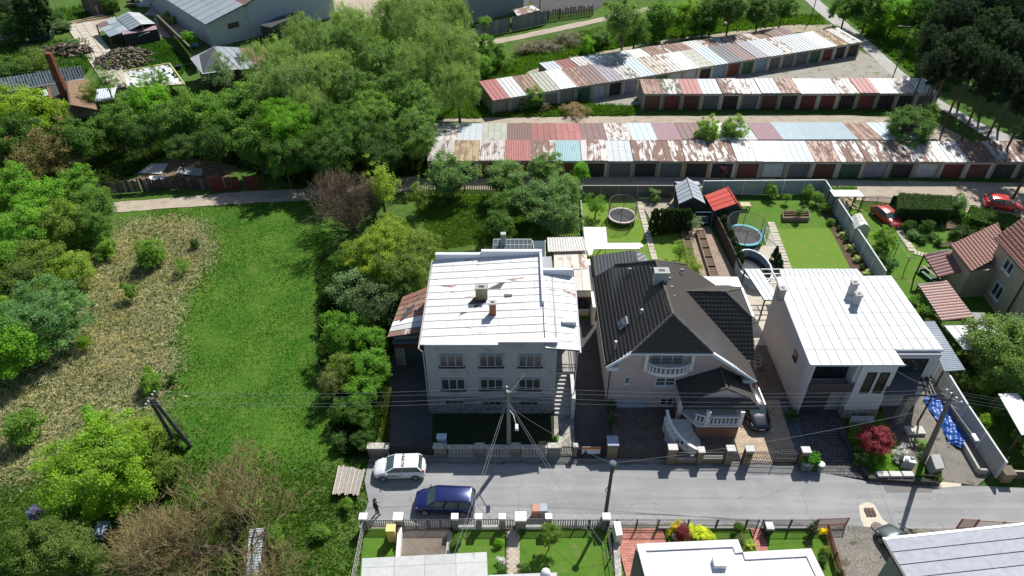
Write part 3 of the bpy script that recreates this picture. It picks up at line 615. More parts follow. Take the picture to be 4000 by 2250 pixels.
# ---------------------------------------------------------------- garage rows
gW = rust((.56, .57, .56), .2, (.30, .15, .09)); gWW = rust((.74, .75, .75), .04, (.35, .25, .2)); gM = rust((.55, .53, .50), .45, (.28, .13, .08)); gR = rust((.30, .18, .13), .5, (.24, .11, .065))
gRW = rust((.58, .56, .53), .62, (.26, .125, .075)); gD = rust((.27, .10, .085), .3, (.24, .11, .07)); gDD = rust((.36, .13, .12), .16, (.42, .3, .26)); gBr = rust((.19, .115, .105), .25, (.22, .1, .07))
gPk = rust((.38, .25, .27), .12, (.3, .2, .18)); gG = rust((.47, .51, .53), .1, (.36, .26, .2)); gGB = rust((.46, .56, .60), .05, (.4, .36, .3)); gCy = rust((.30, .46, .48), .25, (.4, .62, .66))
gO = rust((.37, .38, .31), .2, (.26, .2, .12)); gY = rust((.40, .32, .18), .55, (.30, .17, .07)); gS = rust((.10, .12, .125), .1, (.16, .15, .14)); gP = rust((.30, .28, .32), .12, (.36, .3, .28)); gMoss = rust((.5, .49, .44), .55, (.12, .11, .06)); gT = rust((.46, .41, .34), .35, (.33, .2, .12)); gDirt = rust((.5, .48, .45), .55, (.2, .16, .13))
wallC = [plain((.34, .31, .26), .9, .2), plain((.42, .4, .36), .9, .2), plain((.27, .26, .24), .9, .2)]
def door_m(c): return rust(c, .08, (.2, .12, .08), 'x', 1, .6)
dRed, dBr, dDk, dGy, dGn, dLi, dBl, dOr, dWh = map(door_m, [(.16, .04, .035), (.12, .05, .035), (.035, .033, .035), (.13, .145, .16), (.05, .12, .08), (.27, .27, .38), (.2, .33, .42), (.16, .07, .05), (.45, .47, .48)])
def garage_row(label, P0, P1, depth, zf, zb, secs, doors, cut=(1.0,), wm=0, over=.22, group=None, ns=4, side=None):
    """a terrace of garages: front foot line P0->P1, roof of individual sheets, one door each"""
    P0, P1 = Vector((P0[0], P0[1], 0)), Vector((P1[0], P1[1], 0)); u = (P1 - P0).normalized(); n = Vector((-u.y, u.x, 0)); L = (P1 - P0).length
    root = thing('garage_row', label, 'garages', (P0 + P1) / 2 + n * depth / 2); K = len(secs); wd = L / K
    def Q(s, t, z): return P0 + u * s + n * t + Vector((0, 0, z))
    w_ = MB(); w_.hexa([Q(0, .3, 0), Q(L, .3, 0), Q(L, depth, 0), Q(0, depth, 0)], [Q(0, .3, zf - .16), Q(L, .3, zf - .16), Q(L, depth, zb - .12), Q(0, depth, zb - .12)]); w_.build('garage_wall', wallC[wm], root)
    for i, sc_ in enumerate(secs):
        s0, s1 = i * wd, (i + 1) * wd; dz = random.choice([0, 0, .0, .05, .08]); 
        A, B, C_, D = Q(s0, -over, zf + dz), Q(s1, -over, zf + dz), Q(s1, depth, zb + dz), Q(s0, depth, zb + dz); mt, kind = sc_ if isinstance(sc_, tuple) else (sc_, 's')
        MB().slab([A - Vector((0, 0, .12)), B - Vector((0, 0, .12)), C_ - Vector((0, 0, .12)), D - Vector((0, 0, .12))], .1).build('roof_edge', rust((.3, .3, .3), .3), root)
        if kind == 'c': corrugated(root, A, B, C_, D, mt, .22, .03, lift=.0)
        elif kind == 't': panels(root, A, B, C_, D, [0, .35, .68, 1], [0, .2, .4, .6, .8, 1], mt, .03, .05, seam=None, base=False, stag=.1)
        else: panels(root, A, B, C_, D, [j / ns for j in range(ns + 1)], [0, .5, 1] if kind == '2' else [0, 1], mt, .02, .02, seam='v', seamh=.05, base=False)
        pier = MB(); pier.hexa([Q(s0, 0, 0), Q(s0 + .32, 0, 0), Q(s0 + .32, .3, 0), Q(s0, .3, 0)], [Q(s0, 0, zf - .2), Q(s0 + .32, 0, zf - .2), Q(s0 + .32, .3, zf - .16), Q(s0, .3, zf - .16)])
        pier.hexa([Q(s1 - .32, 0, 0), Q(s1, 0, 0), Q(s1, .3, 0), Q(s1 - .32, .3, 0)], [Q(s1 - .32, 0, zf - .2), Q(s1, 0, zf - .2), Q(s1, .3, zf - .16), Q(s1 - .32, .3, zf - .16)])
        pier.hexa([Q(s0 + .32, .002, zf - .42), Q(s1 - .32, .002, zf - .42), Q(s1 - .32, .3, zf - .42), Q(s0 + .32, .3, zf - .42)], [Q(s0 + .32, .002, zf - .2), Q(s1 - .32, .002, zf - .2), Q(s1 - .32, .3, zf - .16), Q(s0 + .32, .3, zf - .16)])
        pc = [(.34, .31, .25), (.42, .40, .35), (.24, .235, .22), (.5, .47, .4), (.33, .3, .22)]; pier.build('door_surround', plain((.48, .27, .13), .8, .15) if (i == 10 and wm == 1) else plain(pc[(i * 7 + wm) % 5], .9, .22, 2), root)
        if doors:
            dm = doors[i % len(doors)]; 
            if dm is None: continue
            d = MB(); g = (wd - .64) / 2
            for k in range(2):
                a = s0 + .33 + k * g; b = a + g - .02
                d.hexa([Q(a, .16, .02), Q(b, .16, .02), Q(b, .29, .02), Q(a, .29, .02)], [Q(a, .16, zf - .43), Q(b, .16, zf - .43), Q(b, .29, zf - .43), Q(a, .29, zf - .43)])
                for zz in (.3, .9, zf - .7): d.bar(Q(a + .05, .15, zz), Q(b - .05, .15, zz), .03, .05)
            do = d.build('garage_door', dm, root); h = MB(); h.bar(Q(s0 + wd / 2 - .06, .12, .95), Q(s0 + wd / 2 - .06, .12, 1.12), .04, .04); sub(h, 'handle', STEEL, do)
    return root
garage_row('nearest long row of rusty patchwork roofed garages facing the pale lane', (-10.8, 80.45), (71.3, 80.0), 4.35, 2.45, 3.0,
    [gDirt, gY, (gRW, 'c'), (gDD, 'c'), gRW, (gCy, 'c'), gM, (gG, '2'), gRW, gRW, gRW, gRW, gW, (gWW, 't'), (gGB, '2'), gR, gRW, gRW, gRW, gM, gW, gR, gRW, gR, gBr],
    [dGy, dDk, dOr, dRed, dRed, dOr, dDk, dGy, dDk, dGy, dDk, dDk, dRed, dWh, dGy, dBr, dGn, dLi, dDk, dWh, dRed, dOr, dDk, dDk, dBr], wm=1)
garage_row('back row joined ridge to ridge behind the nearest garages, with pink and pale blue roofs', (55.6, 90.6), (-10.6, 90.3), 5.65, 2.55, 2.98,
    [gWW, gGB, gR, (gGB, 'c'), (gGB, 'c'), (gGB, 'c'), (gPk, 'c'), (gG, 't'), gWW, gBr, (gPk, 'c'), gGB, gM, (gBr, '2'), (gDD, '2'), (gD, '2'), (gBr, 'c'), (gO, '2'), gG, gM], [dBr, dDk, dGy], wm=2)
garage_row('middle garage row with brown and dark red doors in the gravel yard', (19.6, 100.3), (63.6, 100.6), 4.6, 2.6, 2.9,
    [gR, gMoss, gDD, gG, gRW, gM, gG, gR, gWW, gW, gM, gDD, gWW, gM, gW], [dOr, dRed, dBr, dGy, dDk, dGy, dBr, dDk, dRed, dRed, dDk, dRed, dDk, dDk, dGy], wm=0)
cu = Vector((.937, .35, 0)).normalized(); cn = Vector((-cu.y, cu.x, 0)); c0 = Vector((-2.9, 98.25, 0))
garage_row('long diagonal garage row with pale blue, white and rust striped roofs', c0, c0 + cu * 67.6, 6.3, 2.5, 2.85,
    [(gDD, '2'), gW, gR, gO, gWW, gR, (gBr, '2'), (gP, '2'), gMoss, gGB, gT, gM, gWW, (gO, 't'), gGB, gS, gBr, gP, gG, gM, gG, gG, gWW, gY, gM], [wm_ for wm_ in [None, None, None, None, None, dGn, dWh, dDk, dLi, dGn, dGn, dWh, dWh, dDk, dBl, dRed, dGn, dBl, dGy, dGy, dGy, dGn, dRed, dDk, dDk]], wm=2, group='diagonal garage rows')
d0 = c0 + cu * 11.6 + cn * 6.45
garage_row('farthest garage row tucked behind the long diagonal one', d0, d0 + cu * 47.5, 3.9, 2.75, 2.6,
    [gG, gD, gM, gG, gO, gW, gWW, gR, gRW, gR, gW, gRW, gRW, gM, gRW, gR, gBr, gBr], None, wm=2)
m = MB(); p = c0 + cu * 9.0 + Vector((0, -.03, 1.25))
gr = thing('graffiti', 'yellow and purple graffiti letters on the wall of the diagonal garages', 'graffiti', p)
def flat_text(s, name, mat, parent, loc, size, u, up, ext=.006, **kw):
    cu_ = bpy.data.curves.new(name, 'FONT'); cu_.body = s; cu_.size = size; cu_.extrude = ext; cu_.align_x = 'CENTER'; cu_.align_y = 'CENTER'; cu_.resolution_u = 2
    o = bpy.data.objects.new(name, cu_); COL.objects.link(o); dg = bpy.context.evaluated_depsgraph_get(); me = bpy.data.meshes.new_from_object(o.evaluated_get(dg)); bpy.data.objects.remove(o)
    me.materials.clear(); me.materials.append(mat); o = bpy.data.objects.new(name, me); COL.objects.link(o); u = Vector(u).normalized(); up = Vector(up).normalized(); n = u.cross(up)
    o.matrix_world = Matrix.Translation(loc) @ Matrix((u, up, n)).transposed().to_4x4()
    if parent: o.parent = parent; o.matrix_world = Matrix.Translation(Vector(loc) - parent_world(parent)) @ Matrix((u, up, n)).transposed().to_4x4()
    return tag(o, **kw)
flat_text('Ac', 'lettering', plain((.6, .5, .1), .6), gr, p + Vector((0, -.02, 0)), 1.5, cu, (0, 0, 1)); flat_text('13-', 'lettering', plain((.3, .15, .55), .6), gr, p + cu * 2.0 + Vector((0, -.02, 0)), 1.4, cu, (0, 0, 1))

# ---------------------------------------------------------------- white roofed grey house (left of centre)
h1 = thing('house', 'grey rendered two storey house with worn white sheet metal roof and two chimneys', 'house', (-1.7, 46.3, 0))
H1WALL = ground_like((.33, .345, .37), (.39, .40, .425), 1.2, 18, c3=(.26, .27, .285), speck=.18, bump=.8)
m = MB(); m.prism([(-7.0, 40.75), (3.62, 40.75), (3.62, 52.3), (-7.0, 52.3)], 0, lambda x, y: 7.55 if x < 0 else 8.1); m.build('wall', H1WALL, h1)
H1R = rust((.66, .66, .65), .2, (.36, .22, .15), 'x', .8, .5, .1); H1RW = rust((.66, .66, .66), .03, (.36, .22, .15), 'x', .8)
m = MB(); m.prism([(-6.98, 40.62), (-1.0, 40.62), (-1.0, 40.73), (-6.98, 40.73)], 0, 8.12); m.prism([(-.995, 40.62), (3.6, 40.62), (3.6, 40.73), (-.995, 40.73)], 0, 8.42); m.build('front_wall', H1WALL, h1)
m = MB(); m.prism([(-6.99, 40.5), (-1.0, 40.5), (-1.0, 40.98), (-6.99, 40.98)], 8.13, 8.2); m.prism([(-.99, 40.5), (3.65, 40.5), (3.65, 40.98), (-.99, 40.98)], 8.43, 8.5); m.build('parapet_cap', H1RW, h1)
A, B, C_, D = Vector((-7.35, 40.95, 7.72)), Vector((2.55, 40.95, 8.28)), Vector((2.55, 52.1, 8.38)), Vector((-7.25, 52.1, 7.72))
panels(h1, A, B, C_, D, [0, .2, .42, .63, .84, 1], [i / 12 for i in range(13)], H1R, .02, .02, seam='u', stag=.1)
A, B, C_, D = Vector((2.62, 40.1, 8.2)), Vector((5.35, 40.3, 7.75)), Vector((5.55, 49.6, 7.75)), Vector((2.62, 49.6, 8.2))
panels(h1, A, B, C_, D, [0, .5, 1], [i / 10 for i in range(11)], H1R, .02, .02, seam='u', stag=.12, bname='side_roof')
m = MB(); m.prism([(2.5, 45.2), (2.72, 45.2), (2.72, 52.4), (2.5, 52.4)], 8.2, 8.75); m.prism([(-7.0, 52.1), (-2.8, 52.1), (-2.8, 52.45), (-7.0, 52.45)], 7.5, 8.45); m.prism([(-2.8, 52.1), (2.72, 52.1), (2.72, 52.45), (-2.8, 52.45)], 7.5, 8.8); m.prism([(2.73, 49.62), (5.4, 49.62), (5.4, 49.9), (2.73, 49.9)], 7.2, 8.6); m.build('rear_parapet', plain((.62, .66, .72), .6, .05), h1)
for x0, x1 in ((1718, 1810), (1873, 1965), (2025, 2118)):
    window_px(h1, x0, 1431, x1, 1385, 40.6, panes=3, frame=plain((.33, .33, .34), .6), sill=BLACK, gl=glass((.05, .055, .065), .15), fw=.09, split=[.34, .66])
for x0, x1 in ((1725, 1816), (1876, 1966), (2024, 2113)):
    window_px(h1, x0, 1521, x1, 1478, 40.6, panes=3, frame=plain((.33, .33, .34), .6), sill=BLACK, gl=glass((.05, .055, .065), .15), fw=.09, split=[.34, .66])
for x0, x1 in ((1740, 1812), (1886, 1958), (2030, 2103)): window_px(h1, x0, 1580, x1, 1563, 40.55, panes=3, frame=GREY, sill=None, gl=DGLASS, fw=.05)
m = MB(); m.box(-7.0, 40.5, 0, 3.5, 40.61, .75); m.build('plinth', wallstone((.26, .26, .25)), h1)
m = MB(); m.box(-6.99, 40.54, .76, 3.5, 40.61, 2.0); m.build('stone_band', bricky((.30, .31, .33), (.25, .26, .28), (.14, .14, .15), 1, .5, .25, .02, rot=(R(90), 0, 0)), h1)
c = G(1882, 1160, 8.1); chimney(h1, (c.x, c.y), 1.0, .55, 8.0, 9.25, bricky((.42, .38, .2), (.36, .33, .22), (.2, .18, .15), 1, .28, .09, .012, rot=(R(90), 0, 0)), label='wide yellowish brick chimney')
c = G(1925, 1225, 8.1); chimney(h1, (c.x, c.y), .55, .45, 8.0, 9.35, bricky((.42, .12, .06), (.32, .1, .05), (.2, .14, .1), 1, .25, .08, .012, rot=(R(90), 0, 0)), label='narrow red brick chimney')
c = G(1988, 1148, 8.25); m = MB(); m.box(c.x - .3, c.y - .2, 8.2, c.x + .3, c.y + .2, 8.42); m.build('roof_hatch', H1RW, h1); c = G(2222, 1260, 8.0); m = MB(); m.box(c.x - .55, c.y - .25, 7.7, c.x + .6, c.y + .25, 8.28); m.build('roof_box', GALV, h1)
m = MB(); m.tube([(-7.42, 40.6, 7.66), (-7.35, 52.2, 7.66)], .07, 6); m.tube([(-7.38, 40.6, 7.62), (-7.1, 40.6, 7.3), (-7.08, 40.6, .3)], .05, 6); m.build('gutter', plain((.42, .36, .36), .6), h1); m = MB(); m.tube([(5.4, 40.1, 7.7), (5.6, 49.6, 7.7)], .07, 6); m.tube([(5.35, 40.2, 7.66), (5.2, 40.5, 7.4), (5.2, 40.6, .3)], .05, 6); m.build('gutter', plain((.5, .5, .52), .6), h1)
# side balcony, stairs
m = MB(); m.box(3.62, 41.0, 4.35, 5.2, 44.5, 4.6); m.build('balcony_floor', CONC, h1)
m = MB(); 
for z in (4.62, 5.1, 5.5): m.bar((3.64, 41.02, z), (5.2, 41.02, z), .05, .05); m.bar((5.2, 41.02, z), (5.2, 44.5, z), .05, .05)
for i in range(9): m.bar((3.7 + i * .185, 41.02, 4.6), (3.7 + i * .185, 41.02, 5.5), .03, .03, Vector((0, 1, 0)))
m.bar((3.66, 41.02, 4.6), (3.66, 41.02, 7.5), .06, .06, Vector((0, 1, 0))); m.bar((5.2, 41.02, 4.6), (5.2, 41.02, 7.5), .06, .06, Vector((0, 1, 0))); m.build('railing', DGREY, h1)
m = MB(); m.box(3.63, 44.5, 0, 5.1, 49.5, 7.3); m.build('side_wall', plain((.42, .41, .4), .8), h1)
m = MB(); m.box(5.0, 39.9, 0, 5.3, 44.6, 2.6); m.build('stair_wall', plain((.6, .6, .6), .7), h1)
for i in range(11):
    m = MB(); m.box(3.66, 40.3 + i * .3, 0, 4.98, 40.3 + (i + 1) * .3, .3 + i * .19); m.build('step', plain((.5, .49, .46), .85), h1)
tg = flat_text('20', 'house_number', WHITE, h1, WY(2137, 1518, 40.58), .3, (1, 0, 0), (0, 0, 1)); m = MB(); a = WY(2133, 1523, 40.6); m.box(a.x, 40.57, a.z, a.x + .28, 40.6, a.z + .3); m.build('house_sign', GREY, h1)
sheet('stone_path', [G(2163, 1600), G(2240, 1600), G(2246, 1785), G(2166, 1785)], wallstone((.36, .34, .3), (.2, .19, .17), 1.7), label='crazy paved stone path to the steps of the grey house')
# left annex of that house
an = thing('annex', 'low annex with a striped rusty and white metal roof left of the grey house', 'annex', (-9.3, 50, 0))
z = 3.6; A, B, C_, D = G(1512, 1318, z), G(1642, 1300, z + .35), G(1672, 1120, z + .75), G(1572, 1160, z + .3)
stripes = [gRW, rust((.36, .17, .11), .6), rust((.3, .12, .07), .7), gW, gR, rust((.33, .13, .08), .7), gWW, gR]
panels(an, A, B, C_, D, [0, 1], [i / 8 for i in range(9)], stripes, .02, .03, seam='u')
m = MB(); m.prism([(A.x + .5, A.y + .4), (-7.1, A.y + .6), (-7.1, D.y - .2), (D.x - .2, D.y - .3)], 0, 3.35); m.build('wall', plain((.25, .23, .21), .9), an)
m = MB(); m.box(A.x + .45, A.y + .1, 2.2, -7.1, A.y + .395, 2.9); m.build('fascia', plain((.12, .04, .035), .7), an); m = MB(); m.box(A.x + .4, A.y - .1, 2.9, -7.1, A.y + .39, 2.98); m.build('canopy', plain((.13, .14, .16), .6), an)
m = MB(); m.box(A.x + .5, A.y + .05, 0, A.x + 1.4, A.y + .39, 2.19); m.build('pillar', bricky((.36, .35, .32), (.28, .27, .25), (.16, .15, .14), 1, .4, .3, .03, rot=(R(90), 0, 0)), an); m = MB(); m.box(A.x + 1.45, A.y + .28, 0, -7.3, A.y + .395, 2.19); m.build('garage_door', plain((.07, .08, .08), .6), an)
# rear lean-to roofs, glasshouse
lt = thing('lean_to', 'rusty cream flat roofed lean-to with corrugated sheet behind the grey house', 'shed', (6.6, 54, 0))
z = 3.3; A, B, C_, D = G(2165, 1052, z), G(2300, 1052, z), G(2288, 977, z), G(2163, 977, z); CR = rust((.55, .51, .46), .3, (.42, .24, .14), 'y', 1)
panels(lt, A, B, C_, D, [0, .25, .5, .75, 1], [0, 1], CR, .02, .02, seam='v'); E_, F_ = G(2310, 1135, z), G(2247, 1135, z)
panels(lt, F_, E_, B, G(2240, 1054, z), [0, .5, 1], [0, 1], CR, .02, .02, seam='v'); corrugated(lt, G(2140, 985, z + .25), G(2292, 980, z + .25), G(2277, 927, z + .3), G(2137, 930, z + .3), rust((.62, .6, .56), .2), .28, .05)
m = MB(); m.prism([(F_.x + .05, F_.y + .1), (E_.x - .05, E_.y + .1), (C_.x - .1, G(2277, 930, z).y), (D.x + .6, G(2160, 935, z).y)], 0, z - .12); m.build('wall', CREAM, lt)
window(lt, (F_.x + .3, F_.y + .1, .9), (1, 0, 0), 1.2, 1.5, 2, frame=BROWN)
gh = thing('glasshouse', 'small glass roofed greenhouse behind the grey house', 'greenhouse', (-.9, 55.5, 0))
a, b = G(1925, 980, 1.6), G(2078, 980, 1.6); c, d = G(2076, 935, 2.3), G(1928, 935, 2.3); m = MB(); mg = []
for i in range(10):
    p0, p1 = lerp(a, b, i / 9), lerp(d, c, i / 9); m.bar(p0, p1, .05, .06); m.bar(p0, (p0.x, p0.y, 0), .05, .05, Vector((0, 1, 0)))
    if i < 9:
        for j in range(2):
            q0, q1 = lerp(a, b, (i + 1) / 9), lerp(d, c, (i + 1) / 9); s0, s1 = j / 2 + .01, (j + 1) / 2 - .01; mb = MB(); mb.slab([lerp(p0, p1, s0), lerp(q0, q1, s0), lerp(q0, q1, s1), lerp(p0, p1, s1)], .01); mb.build('pane', glass((.14, .18, .17), .2), gh)
m.bar(lerp(a, d, .5), lerp(b, c, .5), .05, .07); m.bar(a, b, .07, .07); m.bar(d, c, .07, .07); m.build('frame', GALV, gh); m = MB(); m.box(a.x, c.y, 0, b.x, c.y + .15, 2.2); m.build('wall', GREY, gh)
p = G(1966, 938, 2.5); m = MB(); m.box(p.x - .28, p.y - .1, 0, p.x + .28, p.y + .4, 3.3); m.build('flue', plain((.4, .42, .42), .5), gh)
ve = thing('glass_veranda', 'dark glazed veranda roof in the nook behind the grey house', 'veranda', (2.9, 52.5, 0)); a, b, c, d = G(2100, 1050, 3.0), G(2130, 1050, 3.0), G(2130, 940, 3.2), G(2080, 940, 3.2)
for i in range(4): p0, p1 = lerp(a, d, i / 4), lerp(a, d, (i + 1) / 4 - .01); q0, q1 = lerp(b, c, i / 4), lerp(b, c, (i + 1) / 4 - .01); MB().slab([p0, q0, q1, p1], .02).build('pane', glass((.06, .09, .11), .15), ve)
m = MB(); m.bar(b, c, .08, .1); m.bar(a, d, .06, .08); m.bar(b, (b.x, b.y, 0), .1, .1, Vector((0, 1, 0))); m.bar(c, (c.x, c.y, 0), .1, .1, Vector((0, 1, 0))); m.bar(d, (d.x, d.y, 0), .1, .1, Vector((0, 1, 0))); m.build('frame', CREAM, ve)
# white sheets of the neighbour's shelter
wc = thing('canopy', 'bright white flat canopy roof behind the dark tiled annex', 'canopy', (8, 56.5, 0))
MB().slab([G(2285, 950, 2.6), G(2372, 950, 2.6), G(2366, 889, 2.6), G(2280, 889, 2.6)], .08).build('roof', WHITE, wc); m = MB(); m.slab([G(2300, 1000, 2.7), G(2312, 996, 2.7), G(2318, 975, 2.7), G(2500, 974, 2.7), G(2498, 951, 2.7), G(2286, 952, 2.7)], .08); m.build('roof', WHITE, wc)
m = MB()
for px, py in ((2290, 948), (2368, 948), (2365, 892), (2284, 892), (2495, 955)): q = G(px, py, 2.5); m.bar(q, (q.x, q.y, 0), .1, .1, Vector((0, 1, 0)))
m.build('post', WHITE, wc); m = MB(); q = G(2500, 962, 2.6); m.cyl((q.x, q.y), .35, 2.55, 2.72, 14); m.build('awning_end', WHITE, wc)

# ---------------------------------------------------------------- pink house with dark tiled roof
h2 = thing('house', 'pink house with dark brown tiled roof, round front balcony and white curved staircase', 'house', (13.5, 46, 0))
TL = plain((.066, .060, .056), .75, .3, 8, .5, rv=0); TL2 = plain((.11, .10, .09), .8, .3, 8, .5, rv=.2); PINK = plain((.52, .43, .41), .85, .08, .7)
ZL, ZG, ZR = 5.96, 7.5, 9.8
eL0, gL0, pk0 = Vector((7.6, 40.35, ZL)), Vector((9.53, 40.35, ZG)), Vector((12.75, 42.3, ZR)); gR0 = Vector((15.9, 40.3, ZG)); eR0 = Vector((20.0, 40.3, 4.35))
eL1, gL1, pk1 = Vector((7.6, 51.8, ZL)), Vector((9.45, 51.8, ZG)), Vector((12.5, 49.3, ZR)); gR1 = Vector((15.8, 51.8, ZG)); eR1 = Vector((19.3, 51.8, 4.9))
tiled(h2, [eL0, eL1, gL1, pk1, pk0, gL0], TL); tiled(h2, [eR1, eR0, gR0, pk0, pk1, gR1], TL); tiled(h2, [gL0, gR0, pk0], TL); tiled(h2, [gR1, gL1, pk1], TL)
for a, b in ((pk0, pk1), (gL0, pk0), (gR0, pk0), (gL1, pk1), (gR1, pk1)): ridge_caps(h2, a + Vector((0, 0, .05)), b + Vector((0, 0, .05)), TL2)
m = MB(); m.prism([(8.22, 41.2), (18.4, 41.2), (18.4, 51.3), (8.22, 51.3)], 0, 4.9)
m.add([(8.25, 41.2, 4.9), (18.4, 41.2, 4.9), (15.85, 41.2, 7.15), (9.6, 41.2, 7.2), (8.22, 41.2, 6.05), (8.25, 51.2, 4.9), (18.4, 51.2, 4.9), (15.85, 51.2, 7.1), (9.6, 51.2, 7.2), (8.22, 51.2, 6.05)],
      [(0, 1, 2, 3, 4), (9, 8, 7, 6, 5), (0, 4, 9, 5), (1, 6, 7, 2), (2, 7, 8, 3), (3, 8, 9, 4)]); m.build('wall', PINK, h2)
m = MB(); m.bar(eL0 + Vector((0, .05, -.13)), gL0 + Vector((0, .05, -.1)), .3, .22); m.bar(gL0 + Vector((0, .05, -.13)), gR0 + Vector((0, .05, -.13)), .3, .18); m.bar(gR0 + Vector((0, .05, -.1)), eR0 + Vector((0, .05, -.13)), .3, .22)
m.box(7.7, 40.3, 5.45, 8.6, 41.2, 5.85); m.box(19.0, 40.4, 3.9, 19.9, 41.2, 4.25); m.build('bargeboard', plain((.66, .7, .75), .5, .04), h2)
m = MB(); m.tube([(7.5, 40.4, 5.95), (7.5, 51.8, 5.95)], .08, 6); m.tube([(7.55, 40.5, 5.9), (8.1, 41.1, 5.3), (8.12, 41.12, .2)], .055, 6); m.build('gutter', BLACK, h2)
# right wing
ZW = 6.7
w0, w1, w2 = Vector((12.9, 47.4, 8.0)), Vector((18.4, 47.3, 8.0)), Vector((20.5, 45.4, ZW)); w3 = Vector((20.5, 49.3, ZW)); w4 = Vector((20.45, 42.5, 4.55)); w5 = Vector((17.5, 42.5, 4.6))
tiled(h2, [w5, w4, w2, w1, w0], TL); tiled(h2, [w2, w3, w1], TL, base=False); tiled(h2, [Vector((20.4, 51.8, 5.0)), Vector((13.5, 51.8, 5.0)), w0 + Vector((.6, 0, 0)), w1, w3], TL)
for a, b in ((w0, w1), (w1, w2), (w1, w3)): ridge_caps(h2, a + Vector((0, 0, .05)), b + Vector((0, 0, .05)), TL2)
m = MB(); m.prism([(18.3, 43.2), (20.1, 43.2), (20.1, 51.3), (18.3, 51.3)], 0, 4.7); m.build('wing_wall', plain((.5, .38, .3), .85), h2); m = MB(); m.bar(w2 + Vector((.1, 0, 0)), w3 + Vector((.1, 0, 0)), .22, .3); m.build('bargeboard', WHITE, h2)
c = G(2576, 1112, 9.2); chimney(h2, (c.x, c.y), 1.15, .7, 8.4, 10.75, plain((.42, .42, .42), .8), cap=plain((.36, .36, .35), .8), label='rendered grey chimney')
for px, py, zz in ((2505, 1228, 8.3), (2404, 1352, 7.0)):
    c = G(px, py, zz); m = MB(); m.cyl((c.x, c.y), .06, zz - .3, zz + .45, 8); m.cyl((c.x, c.y), .12, zz + .45, zz + .55, 8); m.build('vent_pipe', plain((.5, .5, .5), .6), h2)
c = G(2410, 1310, 6.9); m = MB(); s = Vector((.63, 0, .776)).normalized(); y = Vector((0, 1, 0)); nn = Vector((-.776 * .9, 0, .63)); a = Vector((8.95, 43.3, 7.18)); m.slab([a, a + y * .9, a + y * .9 + s * .95, a + s * .95], .1); sl = m.build('roof_window', GALV, h2); m = MB(); a = a + s * .1 + y * .1 + Vector((-.09, 0, .1)); m.slab([a, a + y * .7, a + y * .7 + s * .75, a + s * .75], .02); sub(m, 'pane', BGLASS, sl)
for px, py, zz in ((2460, 1052, 8.6), (2550, 1050, 9.4), (2560, 1083, 9.3), (2575, 1155, 9.3), (2583, 1190, 9.3), (2590, 1227, 9.3), (2507, 1322, 7.9), (2605, 1055, 9.3), (2664, 1055, 8.5), (2613, 1088, 9.3), (2622, 1122, 9.2), (2630, 1158, 9.2), (2638, 1193, 9.1), (2646, 1232, 9.0), (2738, 1327, 7.4), (2626, 1263, 9.2), (2740, 1160, 7.4), (2811, 1160, 7.4), (2883, 1217, 6.4)):
    c = G(px, py, zz); m = MB(); m.box(c.x - .16, c.y - .05, zz - .15, c.x + .16, c.y + .08, zz + .1); m.build('snow_guard', plain((.3, .28, .26), .7), h2)
# facade pieces
YF = 41.2
for (x0, y0, x1, y1, k) in ((2557, 1505, 2640, 1473, 2), (2437, 1495, 2463, 1472, 1)):
    window_px(h2, x0, y0, x1, y1, YF, panes=k, frame=WHITE, sill=plain((.62, .66, .72), .6), gl=glass((.1, .12, .13), .15), bars=1)
window_px(h2, 2575, 1580, 2632, 1554, YF, panes=2, frame=WHITE, sill=None)
window_px(h2, 2535, 1422, 2675, 1381, YF, panes=3, frame=plain((.5, .52, .55), .5), name='balcony_door', sill=None, gl=glass((.12, .15, .15), .15), bars=2)
a, b = WY(2530, 1440, YF), WY(2682, 1440, YF); zb_ = WY(2600, 1462, YF - .9).z; bc = (a.x + b.x) / 2; bw = (b.x - a.x) / 2 + .15
bal = MB(); N = 14; arc = [(bc + bw * math.cos(math.pi * (1 - i / N)) * 1.0, YF - .15 - .85 * math.sin(math.pi * i / N) ** .8) for i in range(N + 1)]
bal.prism([(bc - bw, YF + .0)] + arc + [(bc + bw, YF + .0)], zb_ - .25, zb_); balo = bal.build('balcony', WHITE, h2); rl = MB()
for i in range(N): rl.bar((*arc[i], zb_ + .85), (*arc[i + 1], zb_ + .85), .2, .12)
sub(rl, 'balustrade_rail', WHITE, balo); rl = MB()
for i in range(N): rl.bar((*arc[i], zb_ + .1), (*arc[i + 1], zb_ + .1), .16, .12)
sub(rl, 'balustrade_foot', WHITE, balo)
def baluster(px_, py_, z0, z1, part, nm='baluster', r=.085):
    h = z1 - z0; m = MB(); m.lathe((px_, py_, z0), [(r, 0), (r * .5, h * .12), (r * 1.05, h * .35), (r * .4, h * .75), (r * .8, h)], 8); return sub(m, nm, WHITE, part)
for i in range(1, N): baluster(arc[i][0], arc[i][1], zb_ + .1, zb_ + .8, balo)
for x in (bc - bw - .12, bc + bw + .12):
    m = MB(); m.cyl((x, YF - .25), .16, zb_ - .2, 7.2, 10); m.build('column', WHITE, h2)
m = MB(); a = WY(2408, 1592, YF); m.box(8.4, 41.12, 0, 11.4, 41.19, 1.0); m.build('plinth', plain((.4, .46, .52), .8), h2)
